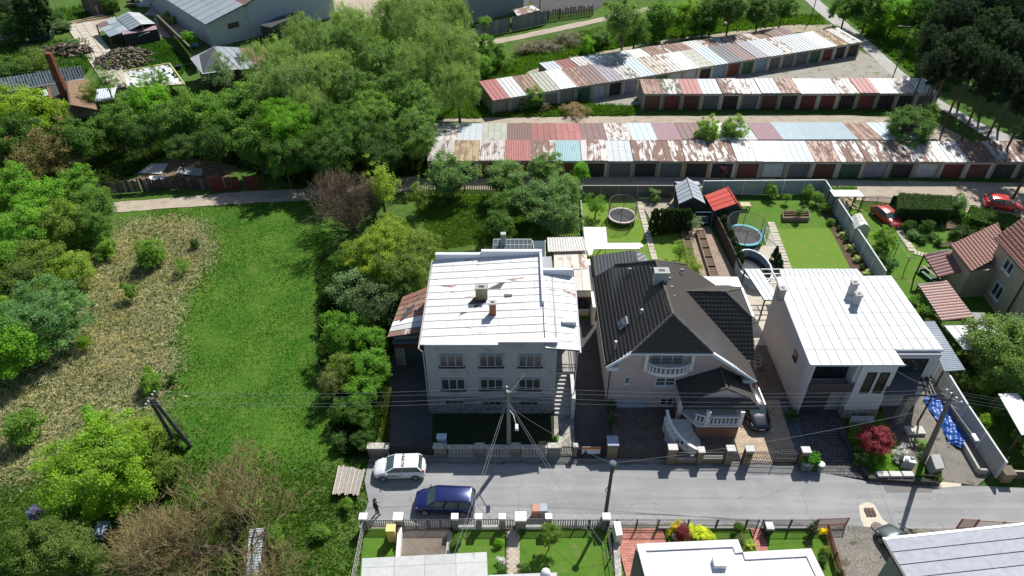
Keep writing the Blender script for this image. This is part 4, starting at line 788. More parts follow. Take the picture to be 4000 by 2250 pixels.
# porch with terrace, gable roof and stairs
zt = 1.55; pb = h2
m = MB(); m.prism([(15.2, 37.9), (18.6, 37.9), (18.6, 41.2), (14.0, 41.2), (14.0, 39.6)], 0, zt); m.build('terrace_base', plain((.26, .15, .11), .85), h2)
m = MB(); m.prism([(15.1, 37.75), (18.75, 37.75), (18.75, 41.19), (13.9, 41.19), (13.9, 39.5)], zt + .003, zt + .15); tr = m.build('terrace_floor', WHITE, h2)
def rail_line(p0, p1, z, n, part):
    m = MB(); m.bar((*p0, z + .95), (*p1, z + .95), .22, .13); sub(m, 'handrail', WHITE, part); m = MB(); m.bar((*p0, z + .12), (*p1, z + .12), .18, .1); sub(m, 'foot_rail', WHITE, part)
    for i in range(n): t = (i + .5) / n; baluster(lerp(p0[0], p1[0], t), lerp(p0[1], p1[1], t), z + .17, z + .89, part)
rail_line((15.9, 37.9), (18.5, 37.9), zt + .15, 8, tr); rail_line((14.9, 38.3), (15.8, 37.95), zt + .15, 3, tr); rail_line((18.6, 38.0), (18.6, 41.0), zt + .15, 8, tr)
for x, y in ((15.85, 37.95), (18.55, 37.95), (13.95, 39.4)): m = MB(); m.box(x - .16, y - .16, zt if x > 14 else 0, x + .16, y + .16, 3.3); m.build('column', WHITE, h2)
pr0, pr1 = Vector((17.2, 39.0, 4.85)), Vector((17.2, 41.25, 5.0)); zl = 3.4
fl_, fr_ = Vector((13.75, 38.05, zl)), Vector((19.9, 38.05, zl))
tiled(h2, [fl_, Vector((13.7, 41.15, zl)), pr1, pr0, Vector((15.25, 39.0, 3.82))], TL); tiled(h2, [Vector((19.9, 41.15, zl)), fr_, Vector((19.05, 39.0, 3.82)), pr0, pr1], TL); ridge_caps(h2, pr0, pr1, TL2)
for s_, e_ in ((15.25, 0), (19.05, 0)): ridge_caps(h2, Vector((s_, 38.97, 3.86)), pr0 + Vector((0, -.03, .06)), TL2, .09)
m = MB(); m.add([(15.45, 38.96, 3.85), (18.85, 38.96, 3.85), (17.2, 38.96, 4.72), (15.45, 39.1, 3.85), (18.85, 39.1, 3.85), (17.2, 39.1, 4.72)], [(0, 1, 2), (5, 4, 3), (0, 3, 4, 1), (1, 4, 5, 2), (2, 5, 3, 0)]); m.build('pediment', PINK, h2)
tiled(h2, [fl_, fr_, Vector((19.05, 38.94, 3.82)), Vector((15.25, 38.94, 3.82))], TL)
# curved stair
SC = Vector((16.4, 38.9)); ang = [R(a) for a in np.linspace(178, 262, 13)]
st = thing('staircase', 'white curved outdoor staircase with balustrade before the pink house', 'staircase', (14.5, 37, 0))
ctr = Vector((15.7, 38.6))
for i in range(12):
    a0, a1 = ang[i], ang[i + 1]; zz = zt * (1 - (i + .5) / 12.5); ro = 3.1; ri = .9
    m = MB(); m.prism([(ctr.x + ri * math.cos(a0), ctr.y + ri * math.sin(a0)), (ctr.x + ro * math.cos(a0), ctr.y + ro * math.sin(a0)), (ctr.x + ro * math.cos(a1), ctr.y + ro * math.sin(a1)), (ctr.x + ri * math.cos(a1), ctr.y + ri * math.sin(a1))], 0, zz); m.build('step', plain((.6, .58, .55), .7), st)
m = MB(); pts = [(ctr.x + 3.0 * math.cos(a), ctr.y + 3.0 * math.sin(a), zt * (1 - i / 12.5) + 1.0) for i, a in enumerate(ang)]
for i in range(12): m.bar(pts[i], pts[i + 1], .24, .13)
m.build('handrail', WHITE, st); m = MB()
for i in range(12): m.bar(Vector(pts[i]) - Vector((0, 0, .9)), Vector(pts[i + 1]) - Vector((0, 0, .9)), .28, .2)
m.build('string', WHITE, st)
for i in range(12):
    p = lerp(Vector(pts[i]), Vector(pts[i + 1]), .5); m = MB(); m.lathe((p.x, p.y, p.z - .82), [(.085, 0), (.045, .1), (.09, .28), (.035, .6), (.07, .78)], 8); m.build('baluster', WHITE, st)
# tiled annex behind
a2 = thing('annex', 'grey metal tiled annex roof between white canopy and dark tiled house', 'annex', (9.5, 52, 0)); TLG = plain((.10, .105, .115), .55, .15, 6)
z = 3.2; A, B, C_, D = G(2322, 1095, z), G(2495, 1090, z), G(2482, 975, z + .5), G(2313, 998, z)
tiled(a2, [G(2325, 1100, z), G(2313, 1000, z), G(2480, 977, z + .8), G(2500, 1060, z + .8)], TLG, .4, .35, .02, .03); tiled(a2, [G(2535, 1040, z), G(2500, 1060, z + .8), G(2482, 977, z + .8), G(2520, 1000, z)], plain((.3, .32, .33), .5), .12, .4, .02, 0)
m = MB(); p = [G(2330, 1100, 2.9), G(2530, 1050, 2.9), G(2518, 985, 2.9), G(2318, 1000, 2.9)]; m.prism(p, 0, 2.9); m.build('wall', DGREY, a2); m = MB(); q = [G(2300, 1000, 2.6), G(2315, 1000, 2.6), G(2385, 1420, 2.6), G(2372, 1420, 2.6)]; m.prism(q, 0, 2.5)
sw = thing('boundary_wall', 'narrow white capped wall along the drive beside the pink house', 'wall', (7.5, 50, 0)); m = MB(); q = [G(2290, 1010, 2.4), G(2304, 1010, 2.4), G(2328, 1200, 2.4), G(2316, 1200, 2.4)]; m.prism(q, 0, 2.35); m.build('wall', CREAM, sw); m = MB(); m.prism(q, 2.353, 2.42); m.build('coping', WHITE, sw)
wp = thing('flat_roof_shelter', 'white panelled flat roof between the brown beds and the pink house', 'shelter', (19.5, 51.5, 0)); panels(wp, G(2775, 1118, 3), G(2900, 1122, 3), G(2882, 1082, 3), G(2745, 1080, 3), [0, .25, .5, .75, 1], [0, 1], plain((.66, .66, .64), .7, .05), .03, .03, seam=None)
m = MB(); m.prism([G(2780, 1114, 2.8), G(2890, 1118, 2.8), G(2876, 1086, 2.8), G(2755, 1084, 2.8)], 0, 2.88); m.build('wall', CREAM, wp)

# ---------------------------------------------------------------- white box house
h3 = thing('house', 'white rendered box house under a bright white flat metal roof', 'house', (29.4, 46, 0)); W3 = plain((.56, .57, .59), .8, .09, .8); Y3 = 41.3
m = MB(); m.prism([(24.3, 41.35), (35.0, 41.35), (34.6, 50.5), (24.2, 50.5)], 0, lambda x, y: 6.3 if y < 45 else 6.7); m.build('wall', plain((.47, .47, .48), .85, .1, .6), h3)
A, B, C_, D = Vector((23.85, 41.7, 6.55)), Vector((35.15, 41.7, 6.55)), Vector((34.6, 50.9, 6.95)), Vector((24.0, 50.7, 6.95))
panels(h3, A, B, C_, D, [i / 14 for i in range(15)], [0, .13, .3, .47, .64, .82, 1], rust((.60, .62, .63), .015, (.4, .35, .3), 'y'), .015, .035, seam='v', seamh=.03, basemat=GREY)
A2, B2 = Vector((23.8, 40.0, 6.5)), Vector((31.3, 40.0, 6.5)); panels(h3, A2, B2, Vector((31.2, 41.68, 6.55)), Vector((23.85, 41.68, 6.55)), [i / 9 for i in range(10)], [0, 1], rust((.60, .62, .63), .015, (.4, .35, .3), 'y'), .015, .035, seam='v', seamh=.03, basemat=GREY, bname='roof_overhang')
m = MB(); m.bar((23.8, 39.97, 6.45), (31.35, 39.97, 6.45), .06, .18); m.bar((31.3, 41.65, 6.45), (35.2, 41.65, 6.45), .06, .18); m.bar((23.78, 40, 6.45), (24.0, 50.7, 6.85), .06, .18); m.build('fascia', plain((.55, .6, .66), .5), h3)
m = MB(); m.box(28.15, 40.1, 1.0, 31.0, 41.34, 6.38); m.build('bay', W3, h3); m = MB(); m.box(24.3, 40.35, 0, 24.5, 41.34, 6.38); m.build('fin_wall', W3, h3); m = MB(); m.box(27.9, 40.35, 3.6, 28.14, 41.34, 6.38); m.build('fin_wall', W3, h3)
m = MB(); m.box(28.1, 40.0, 0, 31.05, 41.34, .995); m.build('plinth', wallstone((.36, .33, .28)), h3)
for x0, x1 in ((28.75, 29.5), (29.8, 30.55)): window(h3, (x0, 40.1, 3.1), (1, 0, 0), x1 - x0, 2.4, 1, frame=BLACK, sill=None, gl=glass((.008, .009, .01), .35))
window(h3, (24.9, 41.33, 3.6), (1, 0, 0), 2.9, 2.6, 2, frame=BLACK, sill=None, gl=DGLASS, name='balcony_door'); window(h3, (31.9, 41.33, 3.7), (1, 0, 0), 2.2, 2.1, 1, frame=BLACK, sill=None)
m = MB(); m.box(24.52, 40.2, 3.1, 28.1, 41.33, 3.3); m.build('balcony_floor', CONC, h3)
for i in range(6): m = MB(); m.box(24.52, 40.12, 3.1 + i * .17, 28.12, 40.17, 3.24 + i * .17); m.build('balcony_board', plain((.10, .085, .08), .7), h3)
m = MB(); m.box(24.6, 40.9, 0, 26.9, 41.34, 2.4); m.build('garage_door', plain((.09, .08, .078), .6), h3); m = MB(); m.box(26.95, 40.9, 0, 28.05, 41.34, 2.9); m.build('pier', plain((.35, .33, .31), .8), h3); m = MB(); m.box(24.3, 40.85, 2.45, 28.1, 40.95, 2.6); m.build('lintel', W3, h3)
c = G(3041, 1165, 6.7); chimney(h3, (c.x + .1, c.y), .55, .55, 6.6, 7.9, plain((.33, .31, .29), .9, .25)); c = G(3322, 1150, 6.8); chimney(h3, (c.x, c.y), .52, .5, 6.8, 8.2, plain((.36, .37, .38), .9, .2)); c = G(3338, 1185, 6.8); chimney(h3, (c.x, c.y - .1), .52, .5, 6.75, 8.0, plain((.42, .42, .42), .9, .2))
c = WY(3048, 1460, 45.0); m = MB(); m.box(24.2, 43.0, 3.6, 24.27, 43.8, 4.5); m.build('side_window', DGLASS, h3)
# terrace roof behind
t3 = thing('terrace_roof', 'grey standing seam terrace roof behind the white box house', 'roof', (28.5, 53.5, 0)); GM = plain((.22, .25, .28), .45, .1, metal=.2)
z = 3.0; panels(t3, G(3052, 1082, z), G(3375, 1082, z), G(3348, 1050, z), G(3042, 1050, z), [i / 17 for i in range(18)], [0, 1], GM, .02, .03, seam='v')
panels(t3, G(2985, 1172, z), G(3000, 1085, z) * 0 + G(3001, 1172, z) + Vector((1.1, 0, 0)), G(2968, 1050, z), G(2905, 1050, z), [0, .33, .66, 1], [0, 1], GM, .02, .03, seam='v', bname='side_roof')
m = MB()
for i in range(4): a, b = lerp(G(2972, 1052, z), G(3052, 1052, z), 0), lerp(G(2972, 1052, z), G(3052, 1052, z), 1); a = a + Vector((0, -i * .75, 0)); b = b + Vector((0, -i * .75, 0)); m.bar(a, b, .09, .1)
m.bar(G(3010, 1052, z + .1), G(3030, 1082, z + .1), .09, .09); m.build('beam', WHITE, t3); m = MB()
for px, py in ((2990, 1165), (2910, 1055), (3370, 1078), (3200, 1078), (3060, 1060)): q = G(px, py, 2.9); m.bar(q, (q.x, q.y, 0), .12, .12, Vector((0, 1, 0)))
m.build('post', DGREY, t3)
cp = thing('carport', 'dark flat carport roof with open beams at the right of the white box house', 'carport', (33.8, 39.5, 0)); z = 3.5
MB().slab([G(3448, 1546, 3.5), G(3572, 1546, 3.5), G(3597, 1455, 4.2), G(3493, 1455, 4.2)], .12).build('roof', plain((.045, .05, .06), .5), cp)
for i in range(5): a, b = G(3572 + i * 4, 1545 - i * 20, z), G(3648 - i * 3, 1545 - i * 20, z); m = MB(); m.bar(a, b, .08, .16); m.build('beam', DGREY, cp)
for a, b in (((3600, 1430), (3655, 1545)), ((3603, 1440), (3640, 1545)), ((3590, 1452), (3620, 1545))): m = MB(); m.bar(G(*a, z + .12), G(*b, z + .12), .08, .14); m.build('beam', DGREY, cp)
for px, py in ((3645, 1542), (3600, 1445), (3560, 1540)): q = G(px, py, z); m = MB(); m.box(q.x - .3, q.y - .3, 0, q.x + .3, q.y + .3, z - .02) if px == 3560 else m.bar(q, (q.x, q.y, 0), .12, .12, Vector((0, 1, 0))); m.build('post', wallstone((.3, .28, .25)) if px == 3560 else DGREY, cp)
# ---------------------------------------------------------------- houses at the lower edge
MW = rust((.66, .66, .67), .012, (.5, .48, .45), 'y'); MG = rust((.36, .38, .43), .03, (.3, .31, .34), 'x', .8, .8, .16); MLG = rust((.46, .47, .46), .05, (.4, .38, .34), 'y')
def parapet_roof(name, label, cat, px, z, mat, wallm, us, vs, seam='v', cap=None, capz=.3, holes=None, base=(0, 0)):
    q = [G(a, b, z) for a, b in px]; c = sum(q, Vector()) / len(q); t = thing(name, label, cat, (c.x, c.y, 0)); m = MB(); m.prism([(p.x, p.y) for p in q], 0, z - .12); m.build('wall', wallm, t)
    return t, q
t, q = parapet_roof('house', 'pale grey flat roofed house at the bottom edge, left of the diamond slab path', 'house', [(1405, 2360), (1908, 2340), (1902, 2156), (1414, 2181)], 4.2, MLG, LGREY, 0, 0)
panels(t, q[0], q[1], q[2], q[3], [0, .26, .5, .75, 1], [0, .34, .78, 1], MLG, .012, .015, seam=None)
t2, q2 = parapet_roof('house', 'lower white annex roof with round white dome at the bottom edge', 'annex', [(1912, 2400), (2185, 2390), (2175, 2236), (1908, 2246)], 3.8, MW, LGREY, 0, 0)
panels(t2, *q2, [0, .5, 1], [0, 1], plain((.5, .52, .52), .7, .05), .012, .015, seam=None); c = G(2132, 2236, 3.9); m = MB(); m.ell((c.x, c.y, 3.85), .32, .32, .3, 14, 8); m.build('dome', WHITE, t2, smooth=True)
z = 4.6; out = [(2486, 2124), (2882, 2106), (2902, 2156), (3168, 2142), (3260, 2330), (2545, 2350)]
q = [G(a, b, z) for a, b in out]; c = sum(q, Vector()) / 6; t = thing('house', 'house with bright white metal roof ringed by a raised white parapet at the bottom edge', 'house', (c.x, c.y, 0))
m = MB(); m.prism([(p.x, p.y) for p in q], 0, z - .5); m.build('wall', plain((.16, .15, .15), .8), t)
ins = lambda a, b, d: a + (b - a).normalized() * d
w1_, w2_ = .32, .3
for i in range(6):
    a, b = q[i], q[(i + 1) % 6]; d = (b - a).normalized(); n = Vector((-d.y, d.x, 0)); n = n if (c - a).dot(n) > 0 else -n; m = MB(); m.hexa([a + Vector((0, 0, -.24)), b + Vector((0, 0, -.24)), b + n * .5 + Vector((0, 0, -.24)), a + n * .5 + Vector((0, 0, -.24))], [a, b, b + n * .5 + Vector((0, 0, -.03 - .004 * i)), a + n * .5 + Vector((0, 0, -.03 - .004 * i))]); m.build('parapet', MW, t)
z2 = z - .16; rA, rB, rC, rD = G(2570, 2350, z2), G(3230, 2330, z2), G(3150, 2150, z2), G(2500, 2136, z2)
def cutpoly(poly, x0, x1):        # clip a polygon between two lines of constant across-position
    def clip(P, f):
        o = []
        for i in range(len(P)):
            a, b = P[i], P[(i + 1) % len(P)]; fa, fb = f(a), f(b)
            if fa >= 0: o.append(a)
            if fa * fb < 0: o.append(a + (b - a) * (fa / (fa - fb)))
        return o
    P = clip(poly, lambda p: p.x - x0 - .01); return clip(P, lambda p: x1 - .01 - p.x) if P else P
qi = [Vector((p.x, p.y, z2)) for p in q]; MB().slab([p - Vector((0, 0, .05)) for p in qi], .045).build('roof', GALV, t)
x = min(p.x for p in qi)
while x < max(p.x for p in qi):
    P = cutpoly(qi, x, x + 1.02)
    if len(P) > 2: m = MB(); m.slab(P, .02); m.build('roof_sheet', MW, t)
    x += 1.02
c = G(2808, 2205, z2); m = MB(); m.box(c.x - .4, c.y - .32, z2, c.x + .4, c.y + .32, z2 + .42); m.build('roof_hatch', WHITE, t)
t = thing('house', 'grey metal gable roof with dark seams at the lower right corner', 'house', (30, 25, 0)); d = Vector((24.24, 25.48, 5)); u_ = Vector((.994, .111, 0)); n_ = Vector((.06, -.99, .1)); c_ = d + u_ * 22; a = d + n_ * 7.5; b = c_ + n_ * 7.5
panels(t, a, b, c_, d, [0, 1], [i / 8 for i in range(9)], MG, .012, .03, seam='u', seamh=.06, basemat=BLACK); m = MB(); m.prism([d + u_ * .6 + n_ * .5, c_ + n_ * .5, b, a + u_ * .6], 0, 4.85); m.build('wall', plain((.3, .31, .27), .8), t)
m = MB(); m.bar(d + Vector((-.05, .05, 0)), a + Vector((-.05, 0, 0)), .16, .16); m.build('verge_board', BLACK, t); m = MB(); m.bar(d + Vector((0, .1, -.06)), c_ + Vector((0, .1, -.06)), .16, .16); m.build('gutter', GALV, t)

# ---------------------------------------------------------------- right hand tiled house and its canopies
TR = plain((.33, .155, .115), .55, .25, 6, .4); TRL = plain((.52, .33, .285), .5, .15, 6, .4); YW = plain((.38, .33, .24), .9, .12, 1.5)
t = thing('house', 'yellow rendered house with brown red tiled roofs at the right edge', 'house', (52, 52, 0))
zA = 6.2; eA, eB = G(3885, 928, zA), G(4080, 1150, zA); rA_, rB_ = G(4000, 848, 7.9), G(4260, 1050, 8.4)
tiled(t, [eA, eB, rB_, rA_ ], TR, .35, .38); un = (eB - eA).normalized(); nn = Vector((-un.y, un.x, 0)); nn = nn if nn.x > 0 else -nn
w0_ = eA + nn * .5 + un * .3; w1_ = eB + nn * .5; m = MB(); m.prism([(w0_.x, w0_.y), (w1_.x, w1_.y), (w1_.x + nn.x * 8, w1_.y + nn.y * 8), (w0_.x + nn.x * 8, w0_.y + nn.y * 8)], 0, zA - .1); m.build('wall', YW, t)
z = 3.7; wa, wb, wc_, wd_ = G(3793, 1062, z), G(3925, 1010, z), G(3890, 885, z + .9), G(3710, 957, z + .3)
tiled(t, [wd_, wa, wb + Vector((0, 0, .9)), wc_ + Vector((0, 0, .5))], TR, .35, .38); m = MB(); m.prism([(wa.x + .2, wa.y + .3), (w0_.x + 2, wa.y + .8), (wc_.x, wc_.y - .3), (wd_.x + .4, wd_.y - .2)], 0, z - .15); m.build('wing_wall', YW, t)
nrm = -nn; ww = lambda s, zz: w0_ + un * s + Vector((0, 0, zz - w0_.z))
for s, zz, k, h_ in ((1.9, 4.2, 2, 1.3), (2.2, 1.2, 2, 1.6), (7.2, 1.2, 1, 1.4), (7.4, 4.3, 2, 1.3)): window(t, ww(s, zz) , un, 1.5 if k == 2 else 1.2, h_, k, frame=plain((.5, .56, .62), .5), gl=glass((.04, .05, .06)), fw=.12)
m = MB(); m.tube([ww(5.4, 6.0) - nn * .12, ww(5.4, .2) - nn * .12], .07, 6); m.tube([eA - nn * .02, eB - nn * .02], .09, 6); m.build('gutter', plain((.12, .05, .04), .5), t)
for i in range(14):
    for k in range(2): p = eA + un * (.6 + i * .75 + k * .35) + nn * (.9 + k * .45) + Vector((0, 0, .5 + k * .2)); m = MB(); m.box(p.x - .08, p.y - .08, p.z - .2, p.x + .08, p.y + .08, p.z + .12); m.build('snow_guard', plain((.16, .07, .05), .6), t)
def canopy(label, px, z, mat, kind, posts=True, name='canopy', **kw):
    q = [G(*p[:2], z + (p[2] if len(p) > 2 else 0)) for p in px]; c = sum(q, Vector()) / 4; t = thing(name, label, 'canopy', (c.x, c.y, 0))
    if kind == 'tile': tiled(t, q, mat, kw.get('tw', .33), .38)
    elif kind == 'corr': corrugated(t, *q, mat, kw.get('tw', .2), .03, along=kw.get('along', 'v')); MB().slab([p - Vector((0, 0, .06)) for p in q], .05).build('roof', GREY, t)
    else: panels(t, *q, kw.get('us', [0, .25, .5, .75, 1]), kw.get('vs', [0, 1]), mat, .02, .025, seam=kw.get('seam', 'v'))
    m = MB()
    for p in q: p = lerp(p, c + Vector((0, 0, p.z - c.z)), .06); m.bar((p.x, p.y, 0), (p.x, p.y, p.z - .1), .12, .12, Vector((0, 1, 0)))
    m.build('post', kw.get('post', WOODD), t)
    if kw.get('walls'): m = MB(); m.prism([lerp(Vector((p.x, p.y, 0)), Vector((c.x, c.y, 0)), .05) for p in q], 0, z - .14); m.build('wall', kw['walls'], t)
    return t
canopy('dull red tiled porch roof joined to the yellow house', [(3665, 1084), (3768, 1058), (3708, 970, .6), (3606, 994, .6)], 2.6, plain((.36, .2, .19), .5, .15, 6, .4), 'tile')
canopy('pale pink tiled canopy lit by the sun beside the white box house', [(3678, 1254), (3805, 1240), (3698, 1096, .3), (3583, 1108, .3)], 2.5, TRL, 'tile')
canopy('small grey ribbed lean-to roof at the corner of the pink canopy', [(3795, 1258), (3862, 1258), (3845, 1223), (3780, 1221)], 1.6, plain((.3, .3, .29), .6), 'corr', tw=.22)
canopy('large pale grey sheet roof half hidden by the blossoming tree', [(3765, 1368), (3960, 1368), (3880, 1268), (3686, 1272)], 2.4, rust((.48, .50, .50), .06), 'flat', us=[0, .2, .4, .6, .8, 1])
canopy('long blue grey corrugated roof beyond the grey panel wall', [(3688, 1452), (3770, 1446), (3650, 1256), (3606, 1257)], 2.3, plain((.28, .33, .38), .5), 'corr', along='u', tw=.24)
canopy('blank white canopy at the right edge', [(3990, 1700), (4080, 1690), (3975, 1536), (3898, 1538)], 2.4, WHITE, 'flat', us=[0, 1], seam=None)
canopy('white corrugated plastic roof over the garden store by the lane', [(3258, 768), (3378, 768), (3352, 742), (3240, 742)], 2.3, plain((.66, .67, .67), .5, .04), 'flat', us=[0, .25, .5, .75, 1], seam=None, post=BROWN)
# garden sheds
def gable_shed(label, px4, zr, mat, wall, name='garden_shed', base_z=2.1, split=.5, door=None, group=None, ns=3):
    q = [G(*p, base_z) for p in px4]; c = sum(q, Vector()) / 4; t = thing(name, label, 'shed', (c.x, c.y, 0), group); r0 = lerp(q[0], q[1], split) + Vector((0, 0, zr)); r1 = lerp(q[3], q[2], split) + Vector((0, 0, zr))
    panels(t, q[0], r0, r1, q[3], [0, 1], [i / ns for i in range(ns + 1)], mat, .02, .02, seam='u'); panels(t, r0, q[1], q[2], r1, [0, 1], [i / ns for i in range(ns + 1)], mat, .02, .02, seam='u')
    w = [lerp(p, Vector((c.x, c.y, p.z)), .07) for p in q]; m = MB(); m.prism([(p.x, p.y) for p in w], 0, base_z - .1); g = lerp(w[0], w[1], split); h = lerp(w[3], w[2], split)
    m.add([w[0], w[1], g + Vector((0, 0, zr - .12)), w[3], w[2], h + Vector((0, 0, zr - .12))], [(0, 1, 2), (3, 5, 4), (0, 2, 5, 3), (1, 4, 5, 2)]); m.build('wall', wall, t)
    m = MB(); m.tube([r0 + Vector((0, 0, .05)), r1 + Vector((0, 0, .05))], .08, 5); m.build('ridge', mat, t)
    d = MB(); e = lerp(w[0], w[1], .32); f = lerp(w[0], w[1], .62); d.box(e.x, min(e.y, f.y) - .06, 0, f.x, min(e.y, f.y) - .004, 1.85); d.build('door', BLACK, t); return t
gable_shed('dark shed with light blue grey metal gable roof by the lane wall', [(2652, 798), (2756, 797), (2725, 716), (2636, 726)], .9, plain((.36, .40, .44), .45, .1), plain((.05, .045, .04), .8), ns=5)
gable_shed('dark shed with bright red metal gable roof', [(2788, 826), (2898, 818), (2860, 752), (2752, 764)], .85, plain((.52, .07, .05), .5, .08), plain((.05, .05, .055), .8), split=.78, ns=4)
canopy('pale ribbed sheet behind the blue grey roofed shed', [(2650, 722), (2735, 722), (2727, 710), (2634, 711)], 2.2, plain((.55, .57, .6), .5), 'corr')
t = thing('garden_shed', 'cream plastic garden shed with stepped gambrel roof', 'shed', G(3355, 925)); z = 1.9; a, b, c_, d = G(3340, 895, z), G(3401, 893, z), G(3372, 850, z), G(3322, 850, z)
CW = plain((.52, .53, .46), .6, .06); m = MB(); m.prism([a, b, c_, d], 0, z); m.build('wall', CW, t); k = Vector((0, 0, .45)); a1, b1, c1, d1 = lerp(a, b, .25) + k, lerp(a, b, .75) + k, lerp(d, c_, .75) + k, lerp(d, c_, .25) + k; r0, r1 = lerp(a, b, .5) + k * 1.4, lerp(d, c_, .5) + k * 1.4
for P in ([a, a1, d1, d], [a1, r0, r1, d1], [r0, b1, c1, r1], [b1, b, c_, c1]):
    for i in range(3): u0, u1 = i / 3, (i + 1) / 3 - .02; MB().slab([lerp(P[0], P[3], u0), lerp(P[1], P[2], u0), lerp(P[1], P[2], u1), lerp(P[0], P[3], u1)], .03).build('roof_sheet', plain((.62, .6, .55), .6, .12), t)
m = MB(); m.add([a, b, b1, r0, a1, d, c_, c1, r1, d1], [(0, 1, 2, 3, 4), (9, 8, 7, 6, 5)]); m.build('gable', CW, t)

# ---------------------------------------------------------------- top left works: barns, container, glasshouse
def rotrect(o, u, L, W): n = Vector((-u.y, u.x, 0)); return [o, o + u * L, o + u * L + n * W, o + n * W]
def barn(label, o, u, L, W, zf, zr, zb, wallm, roofm, name='barn', us=12, split=.5, over=.4, vs=2, rot90=False):
    """gable across u (ridge runs away from the gable front)"""
    q = rotrect(o, u, L, W); n = Vector((-u.y, u.x, 0)); c = sum(q, Vector()) / 4; t = thing(name, label, 'barn', (c.x, c.y, 0)); Z = lambda p, z_: Vector((p.x, p.y, z_))
    m = MB(); m.prism([(p.x, p.y) for p in q], 0, min(zf, zb)); g0, g1 = o + u * L * split, o + u * L * split + n * W
    m.add([Z(q[0], zf), Z(q[1], zb), Z(g0, zr), Z(q[3], zf), Z(q[2], zb), Z(g1, zr), Z(q[0], min(zf, zb)), Z(q[1], min(zf, zb)), Z(q[3], min(zf, zb)), Z(q[2], min(zf, zb))], [(6, 7, 1, 2, 0), (8, 3, 5, 4, 9), (0, 2, 5, 3), (1, 4, 5, 2), (6, 0, 3, 8), (7, 9, 4, 1)]); m.build('wall', wallm, t)
    f = lambda p, z_, s: Z(p, z_) + u * s
    sl = (zr - zf) / (L * split)
    panels(t, f(q[0], zf - sl * over + .1, -over) - n * over, Z(g0, zr + .1) - n * over, Z(g1, zr + .1), f(q[3], zf - sl * over + .1, -over), [i / vs for i in range(vs + 1)], [i / us for i in range(us + 1)], roofm[0], .02, .03, seam='u', seamh=.05)
    if split < 1: panels(t, Z(g0, zr + .1) - n * over, f(q[1], zb + .1, over) - n * over, f(q[2], zb + .1, over), Z(g1, zr + .1), [i / vs for i in range(vs + 1)], [i / us for i in range(us + 1)], roofm[-1], .02, .03, seam='u', seamh=.05)
    return t, q, n
BG_ = rust((.30, .34, .37), .06, (.3, .22, .18), 'x'); BWALL = plain((.40, .42, .44), .9, .18, 1.2)
o = G(834, 187); u = Vector((.75, .66, 0)).normalized(); t, q, n = barn('long barn with blue grey ribbed metal roof and whitewashed gable at the top left', o, u, 7.4, 34, 4.3, 6.0, 5.7, BWALL, [BG_, gR], split=.95, us=14)
m = MB(); p = q[0] + u * 3.5; m.bar((p.x + .05, p.y - .05, 3.0), (p.x + .05 + u.x * 2.0, p.y + u.y * 2 - .05, 3.0), .08, .9); m.build('window', WOODD, t)
o2 = o + u * 7.45; u2 = u; t, q, n = barn('tall white walled works hall beside the ribbed metal barn', o2, u2, 17.5, 34, 6.0, 9.0, 6.0, plain((.42, .46, .50), .85, .1, 1), [gBr, gBr], split=.5, us=10)
t = thing('container', 'dark green shipping container against the white works hall', 'container', G(1095, 150)); a = G(1070, 165); b = G(1190, 105); u = (b - a).normalized(); q = rotrect(a, u, (b - a).length, 2.4); m = MB(); m.prism([(p.x, p.y) for p in q], .1, 2.6)
for i in range(22): p = lerp(a, b, (i + .5) / 22); m.bar((p.x, p.y - .05, .25), (p.x, p.y - .05, 2.45), .12, .06, Vector((0, 1, 0)))
m.build('body', plain((.035, .06, .05), .6), t); m = MB(); m.prism([(p.x, p.y) for p in q], 2.603, 2.68); m.build('roof', DGREY, t)
t = thing('works_building', 'flat grey rendered works building at the top edge left of the dark yard', 'building', G(1930, 40)); q = [G(1812, 100), G(2045, 40), G(2120, -80), G(1780, -60)]; m = MB(); m.prism(q, 0, 6.5); m.build('wall', plain((.25, .27, .29), .9, .1), t); m = MB(); m.prism(q, 6.502, 6.7); m.build('roof', GREY, t)
t = thing('shed', 'low shed with rusty tin roof at the corner of the dark yard', 'shed', G(2050, 60)); q = [G(2020, 62, 2.2), G(2110, 40, 2.2), G(2080, 20, 2.2), G(2003, 38, 2.2)]; panels(t, *q, [0, .25, .5, .75, 1], [0, 1], gRW, .02, .03, seam='v'); m = MB(); m.prism([lerp(p, sum(q, Vector()) / 4, .06) for p in q], 0, 2.1); m.build('wall', WOODD, t)
# tin roofed open shed, container with lettering
t = thing('shed', 'open shed with blue grey metal gable roof beside the lettered container', 'shed', G(500, 150)); z = 2.4
A, B, C_, D = G(508, 118, z), G(553, 96, z + .9), G(497, 47, z + .9), G(452, 70, z); E_, F_ = G(608, 93, z), G(545, 50, z)
panels(t, A, B, C_, D, [0, 1], [i / 6 for i in range(7)], rust((.33, .38, .41), .05), .02, .03, seam='u'); panels(t, B, E_, F_, C_, [0, 1], [i / 6 for i in range(7)], rust((.44, .47, .48), .1), .02, .03, seam='u')
L0, L1, L2, L3 = G(428, 145, 1.9), G(506, 118, 2.3), G(450, 68, 2.3), G(376, 96, 1.9); panels(t, L0, L1, L2, L3, [0, .5, 1], [0, .4, .7, 1], [rust((.24, .30, .33), .05), rust((.34, .39, .42), .08), gBr, rust((.34, .39, .42), .08)], .02, .03, seam='u')
m = MB(); 
for p in (L0, L3, lerp(L0, L1, .5), E_, B, A): m.bar((p.x, p.y, 0), (p.x, p.y, p.z - .1), .18, .18, Vector((0, 1, 0)))
m.build('post', WOODD, t); m = MB(); m.prism([(A.x + .4, A.y + .6), (E_.x - .2, E_.y + .6), (F_.x - .3, F_.y - .3), (D.x + .5, D.y - .3)], 0, 2.2); m.build('wall', WOODD, t)
